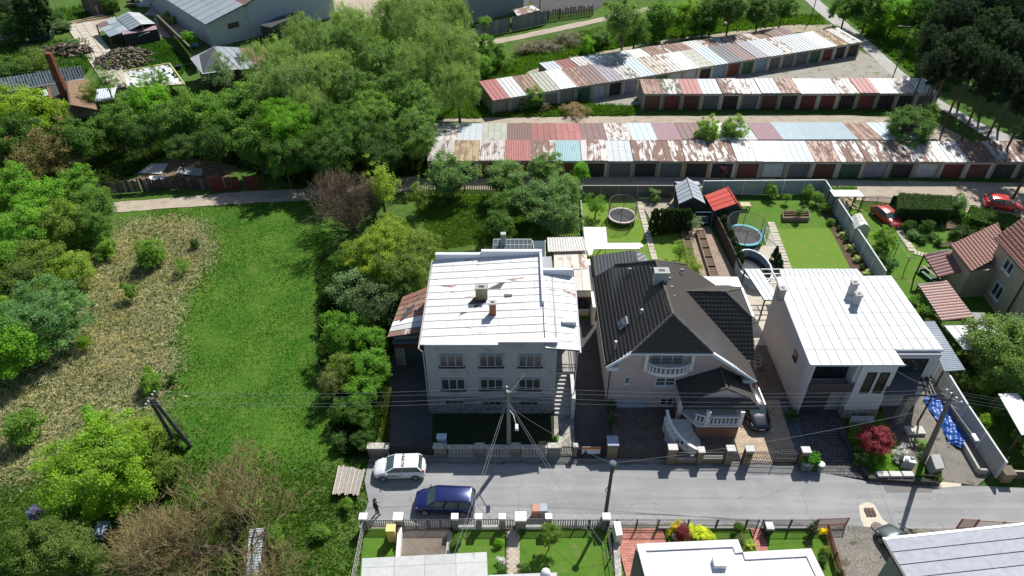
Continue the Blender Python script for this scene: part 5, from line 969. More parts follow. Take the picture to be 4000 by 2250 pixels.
t = thing('shipping_container', 'dark shipping container with white NYK LOGISTICS lettering and maroon roof', 'container', G(560, 175)); a, b = G(496, 184), G(630, 162); u = (b - a).normalized(); a = a; n = Vector((-u.y, u.x, 0)); L = (b - a).length; q = rotrect(a, u, L, 2.2)
m = MB(); m.prism([(p.x, p.y) for p in q], .1, 2.15)
for i in range(30): p = lerp(a, b, (i + .5) / 30) - n * .02; m.bar((p.x, p.y, .25), (p.x, p.y, 2.05), .1, .07, Vector((0, 1, 0)))
m.build('body', plain((.045, .05, .055), .6), t); m = MB(); m.prism([(p.x, p.y) for p in q], 2.153, 2.25); m.build('roof', gP if False else rust((.34, .24, .26), .25, (.24, .12, .12)), t)
flat_text('NYK LOGISTICS', 'lettering', WHITE, t, a + u * L * .52 - n * .1 + Vector((0, 0, 1.05)), .75, u, (0, 0, 1)); m = MB(); m.tube([a + u * (L * .4 + i * .35) - n * .12 + Vector((0, 0, 1.5 + .15 * math.sin(i * .45) + i * .07)) for i in range(7)], .05, 4); m.build('emblem', WHITE, t)
flat_text('NYK 426880', 'lettering', WHITE, t, a + u * L * .86 - n * .1 + Vector((0, 0, 1.8)), .3, u, (0, 0, 1))
t = thing('cabin', 'small dark wooden cabin with rusty flat roof at the top left edge', 'cabin', G(400, 50)); a, b = G(368, 66), G(472, 42); u = (b - a).normalized(); q = rotrect(a, u, (b - a).length, 5); m = MB(); m.prism([(p.x, p.y) for p in q], 0, 3.2); m.build('wall', plain((.12, .095, .07), .9), t); m = MB(); m.prism([(p.x, p.y) for p in q], 3.203, 3.35); m.build('roof', gR, t)
for k in (.15, .75): p = a + u * (b - a).length * k; m = MB(); m.bar((p.x, p.y - .04, .1), (p.x, p.y - .04, 2.1), .9, .06, Vector((0, 1, 0))); m.build('door', WOOD, t)
# skips, trailer
def skip(label, px, rz, col, L=3.6, W=1.8, h=1.3, fill=None):
    t = thing('skip', label, 'skip', G(*px), rz=rz); m = MB(); bx = [(-L / 2 + .5, -W / 2 + .1, .12), (L / 2 - .5, -W / 2 + .1, .12), (L / 2 - .5, W / 2 - .1, .12), (-L / 2 + .5, W / 2 - .1, .12)]; tx = [(-L / 2, -W / 2, h), (L / 2, -W / 2, h), (L / 2, W / 2, h), (-L / 2, W / 2, h)]
    ti = [(x * .95, y * .9, h) for x, y, _ in tx]; bi = [(x * .93, y * .88, .25) for x, y, _ in bx]; m.add(bx + tx + ti + bi, [(3, 2, 1, 0), (0, 1, 5, 4), (1, 2, 6, 5), (2, 3, 7, 6), (3, 0, 4, 7), (4, 5, 9, 8), (5, 6, 10, 9), (6, 7, 11, 10), (7, 4, 8, 11), (8, 9, 13, 12), (9, 10, 14, 13), (10, 11, 15, 14), (11, 8, 12, 15), (12, 13, 14, 15)])
    ob = m.build('body', plain(col, .6)); ob.parent = t; m = MB(); 
    for y in (-W / 2 - .03, W / 2 + .03): m.bar((-L / 2, y, h), (L / 2, y, h), .1, .1)
    o2 = m.build('rim', plain(sh(col, 1.2), .6)); o2.parent = t
    if fill:
        m = MB(); r = random.Random(4)
        for i in range(26): x, y = r.uniform(-L * .42, L * .42), r.uniform(-W * .36, W * .36); m.ell((x, y, h + r.uniform(-.1, .2)), r.uniform(.2, .4), r.uniform(.15, .3), r.uniform(.12, .22), 6, 4)
        o3 = m.build('rubble', plain(fill, .8)); o3.parent = t; tag(o3, kind='stuff')
    return t
skip('green skip heaped with white rubble beside the slab path', (168, 156), .12, (.03, .07, .06), 4.4, 2.2, 1.4, (.55, .54, .56)); skip('yellow green dump trailer body beside the barn', (672, 85), 1.5, (.36, .38, .12), 4.2, 2.5, 1.5); skip('dark blue open container behind the yellow green trailer', (690, 30), 1.55, (.05, .07, .10), 4, 2.2, 1.5)
# log piles: each log a thing part
def log_pile(label, px, rx, ry, h, n, seed, pale=.15):
    c = G(*px); t = thing('log_pile', label, 'log pile', (c.x, c.y, 0)); r = random.Random(seed); mats = [plain((.13, .10, .07), .9, .3), plain((.24, .20, .15), .9, .3), plain((.075, .06, .045), .9, .3)]; pl = plain((.42, .32, .2), .8)
    meshes = []
    for k in range(5):
        L = r.uniform(.5, 1.3); R_ = r.uniform(.11, .24); m = MB(); m.tube([(-L / 2, 0, 0), (0, .03, .02), (L / 2, 0, 0)], [R_, R_ * .95, R_ * .85], 7); o = m.build('log', mats[k % 3]); meshes.append(o.data); bpy.data.objects.remove(o)
    for i in range(n):
        a = r.uniform(0, 6.28); q = r.random() ** .5; x, y = math.cos(a) * q * rx, math.sin(a) * q * ry; o = bpy.data.objects.new('log', r.choice(meshes)); COL.objects.link(o); o.parent = t
        o.location = (x, y, .12 + h * (1 - q ** 1.6) * r.uniform(.55, 1)); o.rotation_euler = (r.uniform(-.5, .5), r.uniform(-.5, .5), r.uniform(0, 3.14))
    return t
log_pile('large heap of cut grey logs right of the slab path', (490, 236), 5.0, 5.0, 1.7, 260, 1); log_pile('log heap with some pale fresh wood left of the slab path', (262, 205), 5.0, 2.6, 1.4, 120, 2); 
t = thing('wood_scraps', 'scattered pale chopped wood beside the green skip', 'firewood', G(120, 190)); r = random.Random(6); me = None
for i in range(60):
    c = G(r.uniform(80, 190), r.uniform(178, 200)); m = MB(); m.obox((c.x, c.y), (r.uniform(-1, 1), r.uniform(-1, 1)), r.uniform(.3, .6), .14, .0, r.uniform(.1, .3)); m.build('billet', plain((.45, .34, .2), .8), t)
# slabs of the concrete path
def slab_path(label, a, b, w_, n, k, mat, name='slab_path', start=G):
    A, B = G(*a), G(*b); u = (B - A).normalized(); nn = Vector((-u.y, u.x, 0)); L = (B - A).length; t = thing(name, label, 'path', (A + B) / 2); r = random.Random(n)
    for i in range(n):
        for j in range(k):
            x0, x1 = L * i / n + .04, L * (i + 1) / n - .04; y0, y1 = -w_ / 2 + w_ * j / k + .04, -w_ / 2 + w_ * (j + 1) / k - .04; dz = r.uniform(0, .05)
            P = [A + u * x0 + nn * y0, A + u * x1 + nn * y0, A + u * x1 + nn * y1, A + u * x0 + nn * y1]; m = MB(); m.hexa([p + Vector((0, 0, -.1)) for p in P], [p + Vector((0, 0, .13 + dz + r.uniform(0, .02))) for p in P]); m.build('slab', mat, t)
    return t
slab_path('old concrete slab road running down past the log heap', (305, 95), (478, 345), 4.2, 20, 3, SLAB); slab_path('old concrete slab track from the left edge to the shed', (-60, 158), (300, 95), 2.6, 20, 2, SLAB)
sheet('dusty_yard', PX([(270, 85), (370, 62), (440, 60), (460, 80), (400, 120), (330, 150), (290, 130)]), LANE, z=.03, amp=.2, label='dusty ground before the metal gable roofed shed')
# old glasshouse + tiled cottage with tall chimney
t = thing('glasshouse', 'long old glasshouse roof with many small panes at the left edge', 'greenhouse', G(160, 330)); z = 2.6; a, b, c, d = G(-60, 372, 1.6), G(330, 305, 1.6), G(312, 258, 3.2), G(-80, 318, 3.2); gp = [glass((.13, .17, .19), .25), glass((.2, .24, .25), .3), glass((.09, .12, .15), .2), glass((.17, .21, .23), .35)]; N = 34; r = random.Random(2)
for i in range(N):
    for j in range(4):
        P = lambda u_, v_: lerp(lerp(a, b, u_), lerp(d, c, u_), v_); u0, u1, v0, v1 = i / N + .0015, (i + 1) / N - .0015, j / 4 + .008, (j + 1) / 4 - .008; MB().slab([P(u0, v0), P(u1, v0), P(u1, v1), P(u0, v1)], .02).build('pane', r.choice(gp), t)
m = MB()
for i in range(N + 1): m.bar(lerp(a, b, i / N) + Vector((0, 0, .04)), lerp(d, c, i / N) + Vector((0, 0, .04)), .07, .07)
m.build('glazing_bar', plain((.52, .55, .56), .7), t); m = MB(); m.prism([(a.x, a.y + .1), (b.x, b.y + .1), (c.x, c.y), (d.x, d.y)], 0, lambda x, y: 1.4); m.build('wall', GREY, t)
t = thing('cottage', 'small cottage with orange brown tiled roof and a tall brick chimney by the glasshouse', 'cottage', G(280, 400)); TO = plain((.34, .16, .09), .7, .35, 6, .5); z = 3
tiled(t, [G(205, 425, 2.4), G(262, 400, 2.4), G(255, 318, 4.2), G(180, 338, 4.2)], TO, .35, .4); tiled(t, [G(380, 430, 2.6), G(345, 310, 2.6), G(255, 318, 4.25), G(272, 410, 4.25)], plain((.2, .13, .08), .8, .4, 3), .35, .4)
corrugated(t, G(232, 458, 2.1), G(318, 438, 2.1), G(285, 395, 2.5), G(212, 418, 2.5), rust((.34, .16, .11), .6), .22, .03); m = MB(); m.prism([G(210, 420, 2), G(300, 420, 2), G(370, 420, 2), G(340, 320, 2), G(190, 340, 2)], 0, 1.95); m.build('wall', plain((.3, .27, .22), .9), t)
cc = G(262, 385, 2.6); m = MB(); m.hexa([(cc.x - .5, cc.y - .45, 2.0), (cc.x + .5, cc.y - .45, 2.0), (cc.x + .5, cc.y + .45, 2.0), (cc.x - .5, cc.y + .45, 2.0)], [(cc.x - .4, cc.y - .35, 9.4), (cc.x + .4, cc.y - .35, 9.4), (cc.x + .4, cc.y + .35, 9.4), (cc.x - .4, cc.y + .35, 9.4)]); m.build('chimney', bricky((.26, .07, .04), (.18, .05, .035), (.12, .07, .05), 1, .25, .09, .012, rot=(R(90), 0, 0)), t)
for pxs, lab in (([(370, 400), (445, 385), (455, 340), (378, 350)], 'white corrugated tin roof among the trees right of the cottage'), ([(90, 400), (190, 372), (180, 350), (85, 385)], 'white sheet roof between the glasshouse and the tiled cottage')):
    canopy(lab, pxs, 2.2, plain((.5, .54, .58), .5), 'corr', tw=.3)
t, q, n = None, None, None
tt = thing('shed', 'weathered grey ribbed gable roof half hidden behind the willows', 'shed', G(880, 240)); z = 3
panels(tt, G(790, 290, z), G(935, 270, z), G(838, 181, z + 1.2), G(742, 228, z), [0, .33, .66, 1], [0, 1], rust((.34, .36, .38), .12), .02, .03, seam='v'); panels(tt, G(935, 272, z), G(1005, 268, z), G(930, 185, z + 1.2), G(838, 181, z + 1.2), [0, .33, .66, 1], [0, 1], rust((.36, .4, .43), .06), .02, .03, seam='v')
panels(tt, G(985, 268, z), G(1040, 272, z), G(1035, 180, z + 1.0), G(930, 190, z + 1.0), [0, .3, .6, 1], [0, 1], gR, .02, .03, seam='v'); m = MB(); m.prism([G(800, 283, z), G(1000, 262, z), G(1020, 190, z), G(850, 200, z), G(765, 232, z)], 0, 2.8); m.build('wall', WOODD, tt)
# polytunnel / white torn sheet frame
t = thing('plastic_cover', 'torn white plastic sheet over a yellow timber frame among the trees', 'plastic sheet', G(600, 300)); r = random.Random(8); V = []; Fc = []; a, b, c, d = G(500, 345, 1.8), G(722, 330, 1.8), G(662, 248, 1.9), G(478, 280, 1.9); N = 18
for i in range(N + 1):
    for j in range(N + 1): p = lerp(lerp(a, b, i / N), lerp(d, c, i / N), j / N) + Vector((0, 0, r.uniform(-.25, .12))); V.append(tuple(p - Vector(t.location)))
for i in range(N):
    for j in range(N):
        if r.random() > .3: k = i * (N + 1) + j; Fc.append((k, k + N + 1, k + N + 2, k + 1))
np_mesh('sheet', V, Fc, plain((.55, .57, .57), .4), parent=t); m = MB()
for p, q_ in ((a, b), (b, c), (c, d), (d, a)): m.bar(p, q_, .2, .25); m.bar((p.x, p.y, 0), p, .15, .15, Vector((0, 1, 0)))
m.build('frame', plain((.5, .46, .2), .7), t)
t = thing('barrel', 'blue plastic barrel by the hedge wall', 'barrel', G(762, 185)); m = MB(); c = G(762, 187); m.tube([(c.x - .7, c.y, .5), (c.x - .2, c.y, .55), (c.x + .7, c.y, .5)], [.42, .5, .42], 12); m.build('body', plain((.1, .25, .42), .5), t)
t = thing('tyre_stack', 'three black tyres stacked beside the white plastic sheet', 'tyres', G(700, 272)); c = G(700, 275)
for i in range(3): m = MB(); m.lathe((c.x, c.y, i * .3), [(.3, 0), (.5, .04), (.55, .15), (.5, .26), (.3, .3)], 14); m.build('tyre', BLACK, t)
t = thing('yard_wall', 'old ivy covered garden wall running down from the container', 'wall', G(680, 140)); m = MB(); a, b = G(625, 95), G(752, 220); m.bar((a.x, a.y, .9), (b.x, b.y, .9), .35, 1.8); m.build('wall', plain((.13, .12, .09), .95, .4), t)
t = thing('timber', 'long pale timber beams lying in front of the wooden cabin', 'timber', G(350, 80)); 
for k, (a, b) in enumerate((((268, 92), (410, 62)), ((272, 97), (420, 70)))): m = MB(); A_, B_ = G(*a), G(*b); m.bar((A_.x, A_.y, .2), (B_.x, B_.y, .2), .2, .2); m.build('beam', plain((.5, .4, .24), .8), t)
# rubble clutter at the works
for k, (px, lab, col) in enumerate((((520, 25), 'stack of dark wooden pallets in the works yard', (.1, .08, .06)), ((575, 18), 'heap of crumpled white and blue plastic in the works yard', (.55, .55, .6)), ((615, 12), 'blue plastic bags in the works yard', (.08, .1, .35)))):
    t = thing('rubbish_heap' if k else 'pallet_stack', lab, 'pallets' if not k else 'rubbish', G(*px)); c = G(*px); r = random.Random(k)
    for i in range(8): m = MB(); m.obox((c.x + r.uniform(-1.2, 1.2), c.y + r.uniform(-1, 1)), (1, r.uniform(-.4, .4)), 1.4, 1.1, .18 * i if not k else 0, .18 * i + .13 if not k else r.uniform(.3, .9)); m.build('pallet' if not k else 'bag', plain(col, .8), t)
# fences at the works
def board_fence(label, pts, h, col, bw=.25, name='board_fence', jitter=.12, z0=0, gap=.02, post=True, mats=None):
    P = [G(*p) for p in pts]; c = sum(P, Vector()) / len(P); t = thing(name, label, 'fence', (c.x, c.y, 0)); r = random.Random(len(label)); me = {}
    for k in range(len(P) - 1):
        a, b = P[k], P[k + 1]; u = (b - a).normalized(); L = (b - a).length; n = int(L / bw)
        for i in range(n):
            s = a + u * (i + .5) * bw; hh = h * (1 - r.uniform(0, jitter)); m = MB(); m.obox((s.x + r.uniform(-.01, .01), s.y + r.uniform(-.02, .02)), u, bw - gap, .03, .02, hh); m.build('board', (mats or [plain(col, .9, .35)])[r.randrange(len(mats or [1]))], t)
        if post:
            for i in range(int(L / 2.4) + 1): s = a + u * min(L, i * 2.4); m = MB(); m.obox((s.x, s.y + .08), u, .12, .1, 0, h * 1.02); m.build('post', WOODD, t)
    return t
wf = [plain((.05, .045, .04), .9, .3), plain((.09, .08, .07), .9, .3), plain((.14, .14, .14), .9, .3), plain((.06, .05, .045), .9, .3)]
board_fence('dilapidated dark board fence along the pale lane', [(392, 762), (560, 748), (720, 738), (826, 745)], 1.9, 0, .34, mats=wf, jitter=.25)
board_fence('dark red sheet metal fence by the pale lane under the trees', [(828, 748), (960, 742), (1040, 738)], 2.0, 0, .9, mats=[plain((.13, .03, .025), .7), plain((.10, .035, .03), .7)], jitter=.03)
board_fence('weathered grey board fence behind the willow grove at the top', [(1860, 152), (2000, 122), (2140, 92)], 2.6, 0, .8, mats=[plain((.16, .17, .18), .9), plain((.2, .21, .21), .9)], jitter=.05)
board_fence('thin brushwood fence along the dark yard', [(2140, 82), (2320, 58)], 2.2, 0, .35, mats=[plain((.1, .08, .06), .9)], jitter=.3, gap=.12)
# pale sheets lying on the plot
for k, (pxs, lab, col) in enumerate((([(540, 676), (630, 680), (660, 640), (590, 640)], 'pale mat spread on the bare plot', (.5, .5, .48)), ([(690, 680), (790, 688), (790, 658), (700, 652)], 'bluish mat in tree shade on the bare plot', (.35, .4, .42)))):
    t = thing('ground_mat', lab, 'mat', G(*pxs[0])); MB().slab([G(*p, .06) for p in pxs], .03).build('mat', plain(col, .8), t)
t = thing('cold_frame', 'low box with bright white lid and dark side on the bare plot', 'cold frame', G(620, 700)); MB().slab([G(570, 718, .8), G(642, 718, .8), G(655, 690, .9), G(585, 688, .9)], .05).build('lid', WHITE, t); MB().slab([G(646, 717, .8), G(668, 712, .8), G(676, 690, .9), G(658, 690, .9)], .05).build('dark_lid', BLACK, t); m = MB(); m.prism([G(575, 716, .7), G(666, 712, .7), G(674, 692, .7), G(588, 690, .7)], 0, .75); m.build('box', WOODD, t)
# ---------------------------------------------------------------- street walls and fences
K1 = wallstone((.45, .43, .38), (.3, .29, .27), 3.0); BLK = plain((.42, .41, .38), .9, .15)
def X_at(px, py, z=0): return G(px, py, z).x
def block_wall(label, x0, x1, y, h=1.15):
    """wall of pierced blocks, one joined mesh of blocks in running bond with real gaps"""
    t = thing('block_wall', label, 'wall', ((x0 + x1) / 2, y, 0)); m = MB(); rows = 7
    for j in range(rows):
        x = x0 + (j % 2) * .14
        while x < x1 - .1:
            if (j % 2 == 0) or True: m.box(x, y - .1, .3 + j * .115, min(x1, x + .19), y + .1, .3 + j * .115 + (.10 if j % 2 else .075))
            x += .28 if j % 2 else .24
    m.build('blocks', BLK, t, kind='stuff'); m = MB(); m.box(x0, y - .16, 0, x1, y + .16, .298); m.build('base', BLK, t); m = MB(); m.box(x0, y - .17, h, x1, y + .17, h + .1); m.build('coping', K1, t); return t
def pillar(label, x, y, w_, d, h, mat=BLK, cap=K1, name='gate_pillar', group=None, ov=.05, ch=.12):
    t = thing(name, label, 'pillar', (x, y, 0), group); m = MB(); m.box(x - w_ / 2, y - d / 2, 0, x + w_ / 2, y + d / 2, h); m.build('shaft', mat, t); m = MB(); m.box(x - w_ / 2 - ov, y - d / 2 - ov, h + .003, x + w_ / 2 + ov, y + d / 2 + ov, h + ch); m.build('cap', cap, t); return t
YT = 36.05; xf = lambda px: (px - 2000) / F * 57.6
PB = bricky((.42, .40, .36), (.36, .34, .31), (.1, .09, .08), 1, .26, .16, .035, rot=(R(90), 0, 0))
pillar('wide pierced block pillar at the left corner of the grey house wall', xf(1484), YT, 1.65, .5, 1.2, PB)
for (a, b, l) in ((1750, 1856, 'pierced block wall section left of the street lamp pole'), (1894, 1996, 'pierced block wall section right of the street lamp pole'), (2034, 2138, 'sunlit pierced block wall section by the stone path')): block_wall(l, xf(a), xf(b), YT)
for (px, l) in ((1722, 'first block pillar right of the left drive gate, below the blue meter box'), (1875, 'second block pillar in the grey house wall'), (2014, 'third block pillar in the grey house wall, right of the lamp pole'), (2164, 'fourth block pillar beside the small garden gate')): pillar(l, xf(px), YT, 1.0 if px == 1722 or px == 2164 else .75, .42, 1.25, PB)
def bar_fence(label, p0, p1, h, sp=.12, r=.018, mat=None, rails=(.15, .9), post=2.0, pm=None, z0=0.0, cat='fence', name='metal_fence', flat=False, top=None, group=None, bw=None, slant=0):
    mat = mat or DGREY; p0, p1 = Vector((*p0, 0)), Vector((*p1, 0)); u = (p1 - p0).normalized(); L = (p1 - p0).length; t = thing(name, label, cat, (p0 + p1) / 2, group); n = max(2, int(L / sp)); m = MB()
    for i in range(n + 1):
        s = p0 + u * (L * i / n); hh = h if top is None else h + top(i / n)
        if flat: m.obox((s.x, s.y), u, bw or sp * .55, .025, z0 + .12, z0 + hh)
        else: m.bar((s.x, s.y, z0 + .08), (s.x, s.y, z0 + hh), r * 2, r * 2, Vector((u.x, u.y, 0)))
    m.build('bars', mat, t, kind='stuff')
    for z_ in rails: m = MB(); m.bar((p0.x, p0.y, z0 + h * z_), (p1.x, p1.y, z0 + h * z_), .03, .05); m.build('rail', pm or mat, t)
    if post:
        for i in range(int(L / post + .5) + 1): s = p0 + u * min(L, i * L / max(1, int(L / post + .5))); m = MB(); m.obox((s.x, s.y), u, .07, .07, 0, z0 + h + .05); m.build('post', pm or mat, t)
    return t
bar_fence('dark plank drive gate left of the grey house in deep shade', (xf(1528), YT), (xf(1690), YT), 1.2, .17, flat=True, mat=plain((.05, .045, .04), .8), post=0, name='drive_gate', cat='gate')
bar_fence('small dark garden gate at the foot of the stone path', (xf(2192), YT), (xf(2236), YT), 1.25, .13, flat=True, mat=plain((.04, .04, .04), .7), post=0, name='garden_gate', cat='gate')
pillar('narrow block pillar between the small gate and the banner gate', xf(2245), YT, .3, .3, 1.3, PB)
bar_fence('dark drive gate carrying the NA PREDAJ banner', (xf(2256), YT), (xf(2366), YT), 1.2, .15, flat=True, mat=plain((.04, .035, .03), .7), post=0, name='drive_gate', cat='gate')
t = thing('sale_banner', 'white and orange NA PREDAJ banner with a portrait hung on the drive gate', 'banner', (xf(2306), YT - .06, 0)); x0, x1 = xf(2271), xf(2342); m = MB(); m.box(x0, YT - .07, .35, x1, YT - .055, 1.25); m.build('sheet', WHITE, t)
m = MB(); m.box(x0, YT - .082, .95, x1, YT - .073, 1.25); m.build('orange_band', plain((.5, .2, .05), .6), t); flat_text('NA PREDAJ', 'lettering', plain((.1, .03, .02), .6), t, Vector(((x0 + x1) / 2, YT - .09, 1.1)), .25, (1, 0, 0), (0, 0, 1)); flat_text('HMEGA', 'lettering', DGREY, t, Vector((x0 + 1.0, YT - .08, .76)), .2, (1, 0, 0), (0, 0, 1)); flat_text('0905 426 880', 'lettering', BROWN, t, Vector((x0 + 1.0, YT - .08, .48)), .12, (1, 0, 0), (0, 0, 1))
m = MB(); m.ell((x0 + .28, YT - .08, .78), .08, .01, .1, 8, 6); m.box(x0 + .12, YT - .085, .36, x0 + .44, YT - .073, .66); m.build('portrait', DGREY, t)
BRP = bricky((.33, .27, .17), (.27, .22, .14), (.16, .13, .09), 1, .3, .16, .012, rot=(R(90), 0, 0))
pillar('tall brick pillar with worn blue white top where the street lamp stands', xf(2388), YT + .2, .8, .9, 1.6, BRP, cap=plain((.35, .4, .5), .7, .4))
def top_at(px): return xf(px), 35.55
bar_fence('low dark iron gate left of the first brick pillar', (xf(2412), 35.8), (xf(2594), 35.7), 1.2, .14, rails=(.12, .95), post=1.9, name='iron_gate', cat='gate')
for px, w_, l in ((2612, .65, 'first beige brick pillar of the pink house wall'), (2722, .45, 'small middle brick pillar with pale cap in the pink house wall'), (2832, .6, 'brick pillar with a wall light left of the little iron gate'), (2903, .6, 'brick pillar with a letter box right of the little iron gate'), (3115, .6, 'last brick pillar at the cobbled drive')):
    t = pillar(l, xf(px), 35.5 - (px - 2612) * .0005, w_, .5, 1.75 if w_ > .5 else 1.5, BRP, cap=plain((.55, .54, .52), .8))
    if px == 2903: m = MB(); m.box(xf(px) - .17, 35.0, 1.1, xf(px) + .17, 35.1, 1.4); m.build('letter_box', BROWN, t)
    if px == 2832: m = MB(); m.box(xf(px) - .08, 35.03, 1.15, xf(px) + .08, 35.13, 1.4); m.build('wall_light', GREY, t)
for a, b, l in ((2630, 2710, 'low beige brick wall left of the small middle pillar'), (2733, 2814, 'low beige brick wall right of the small middle pillar')):
    t = thing('garden_wall', l, 'wall', (xf((a + b) / 2), 35.45, 0)); m = MB(); m.box(xf(a), 35.3, 0, xf(b), 35.6, .6); m.build('wall', BRP, t); m = MB(); m.box(xf(a), 35.27, .603, xf(b), 35.63, .66); m.build('coping', CONC, t); bar_fence('iron spear fence on the ' + l, (xf(a), 35.45), (xf(b), 35.45), .6, .12, z0=.66, rails=(.1, .9), post=0, name='spear_fence')
bar_fence('little iron gate between the light pillar and the letter box pillar', (xf(2852), 35.4), (xf(2884), 35.4), 1.35, .12, rails=(.1, .4, .85), post=0, name='iron_gate', cat='gate', top=lambda s: -.15 * math.sin(3.14 * s))
bar_fence('double iron drive gate before the black car', (xf(2922), 35.38), (xf(3098), 35.25), 1.45, .13, rails=(.1, .45, .88), post=1.85, name='iron_gate', cat='gate', top=lambda s: .16 * abs(math.sin(6.28 * s)) - .05)
# right part of the upper side
m = MB(); 
t = thing('retaining_wall', 'low dark planter wall along the street below the red maple', 'wall', G(3500, 1880)); A_, B_ = G(3385, 1872), G(3660, 1893); m.bar((A_.x, A_.y, .2), (B_.x, B_.y, .2), .35, .4); m.build('wall', plain((.07, .068, .065), .9), t)
for i, (a, b) in enumerate(((3425, 3472), (3474, 3522), (3524, 3570))): m = MB(); p, q_ = G(a, 1852, .5), G(b, 1855, .5); m.box(p.x, p.y - .25, .0, q_.x - .06, p.y + .2, .62); m.build('trough', plain((.56, .56, .53), .8), t)
t = thing('edging_wall', 'long low dark kerb wall between cobbled drive and maple garden', 'wall', G(3300, 1760)); a, b = G(3275, 1690), G(3385, 1868); m = MB(); m.bar((a.x, a.y, .2), (b.x, b.y, .2), .25, .4); m.build('wall', plain((.07, .07, .07), .9), t)
bar_fence('short black fence piece at the foot of the concrete pole', (G(3590, 1880).x, G(3590, 1880).y), (G(3650, 1885).x, G(3650, 1885).y), .9, .13, mat=BLACK, post=1.2)
def panel_wall(label, pts, h, mat, L=2.5, cap=None, name='panel_wall', th=.09):
    P = [G(*p) if len(p) == 2 else Vector((p[0], p[1], 0)) for p in pts]; c = sum(P, Vector()) / len(P); t = thing(name, label, 'wall', (c.x, c.y, 0))
    for k in range(len(P) - 1):
        a, b = P[k], P[k + 1]; D_ = (b - a).length; n = max(1, round(D_ / L)); u = (b - a) / n; ud = u.normalized()
        for i in range(n):
            s = a + u * (i + .5)
            for j in range(4): m = MB(); m.obox((s.x, s.y), ud, u.length - .14, th * random.uniform(.92, 1), h * j / 4 + .01, h * (j + 1) / 4); m.build('panel', mat, t)
        for i in range(n + 1): s = a + u * i; m = MB(); m.obox((s.x, s.y), ud, .14, .16, 0, h + .06); m.build('post', cap or mat, t)
        m = MB(); m.bar((a.x, a.y, h + .03), (b.x, b.y, h + .03), .14, .05); m.build('coping', cap or mat, t)
    return t
PW = plain((.36, .39, .41), .85, .12); PWc = plain((.60, .62, .62), .8, .1)
panel_wall('long grey concrete panel wall between the gardens, with a white top', [(2740, 762), (3207, 758), (3436, 1115)], 2.0, PW, cap=PWc)
panel_wall('lower grey panel wall along the gravel drive to the street', [(3600, 1400), (3745, 1645), (3888, 1866)], 2.0, plain((.42, .43, .42), .85, .1), cap=PWc)
panel_wall('old dark concrete panel wall behind the left trampoline', [(2272, 772), (2630, 772)], 1.7, plain((.16, .15, .14), .9, .3), cap=plain((.3, .29, .27), .9))
panel_wall('low pale edge wall along the orchard side of the left lawn', [(2268, 800), (2282, 960)], .6, plain((.36, .33, .29), .9), L=3)
panel_wall('dark wooden screen wall between the raised beds and the cypress row', [(2775, 852), (2885, 1085)], 1.6, plain((.07, .055, .045), .9, .2), L=2)
bar_fence('old picket fence of pierced blocks at the edge of the lane', (G(1640, 748).x, G(1640, 748).y), (G(2255, 750).x, G(2255, 750).y), 1.0, .22, flat=True, mat=plain((.09, .085, .08), .9), post=3)
t = thing('trough_wall', 'concrete trough between gravel drive and grey panel wall', 'trough', G(3800, 1800)); m = MB(); a, b, c = G(3755, 1745), G(3815, 1850), G(3850, 1852); m.bar((a.x, a.y, .3), (b.x, b.y, .3), .18, .6); m.bar((b.x, b.y, .3), (c.x, c.y, .3), .18, .6); m.build('rim', CONC, t)
panel_wall('dark low wall with brick pier at the right edge of the street', [(3945, 1868), (4300, 1880)], .9, plain((.14, .12, .11), .9), cap=plain((.4, .37, .3), .9))
pillar('sandy brick pier at the end of the right street wall', G(3915, 1870).x, G(3915, 1870).y, .8, .8, 1.0, BRP, cap=BRP); board_fence('brown timber board fence at the right edge garden', [(3890, 1842), (3925, 1815)], 1.1, (.1, .07, .05), .2)
# lower side fence
YB = 29.45; xb = lambda px: (px - 2000) * .01863
BRB = bricky((.22, .2, .2), (.17, .155, .155), (.3, .29, .28), 1, .24, .1, .012, rot=(R(90), 0, 0))
for px, w_, l in ((1420, .5, 'leftmost white capped brick pillar of the near fence'), (1556, .62, 'stout white capped pillar beside the yellow box'), (1777, .42, 'white capped pillar right of the double gate'), (1870, .42, 'white capped pillar midway in the near fence'), (1962, .42, 'white capped pillar left of the garden gate'), (2034, .75, 'wide white capped pillar right of the garden gate'), (2143, .42, 'white capped pillar right of the two wheelie bins'), (2368, .5, 'white capped pillar at the foot of the wooden lamp post')):
    pillar(l, xb(px), YB, w_, w_ * .9, 1.45, BRB, cap=WHITE, ch=.2)
SL = plain((.36, .37, .38), .6, .1)
for a, b, l in ((1434, 1538, 'grey slat fence section left of the yellow box'), (1788, 1860, 'grey slat fence section with white base right of the double gate'), (1880, 1952, 'grey slat fence section with white base left of the garden gate'), (2056, 2132, 'grey slat fence section before the wheelie bins')):
    bar_fence(l, (xb(a), YB), (xb(b), YB), 1.0, .16, flat=True, mat=SL, pm=DGREY, post=0, z0=.15 if a == 1434 else .3)
    if a != 1434: t = thing('low_wall', 'low white wall under the ' + l.split(' with')[0] + (' ' + ' '.join(l.split(' ')[-4:]) if 'with' in l else ''), 'wall', (xb((a + b) / 2), YB, 0)); m = MB(); m.box(xb(a) - .1, YB - .12, 0, xb(b) + .1, YB + .12, .36); m.build('base', WHITE, t)
for a, b, l in ((1574, 1668, 'left leaf of the grey slatted double gate'), (1674, 1764, 'right leaf of the grey slatted double gate'), (1972, 2014, 'small grey slatted garden gate'), (2154, 2248, 'left leaf of the grey slatted wide gate by the lamp post'), (2254, 2354, 'right leaf of the grey slatted wide gate by the lamp post')):
    bar_fence(l, (xb(a), YB), (xb(b), YB), 1.15, .16, flat=True, mat=SL, pm=DGREY, post=(xb(b) - xb(a)) / 2.01, name='gate_leaf', cat='gate', rails=(.1, .2, .3, .98))
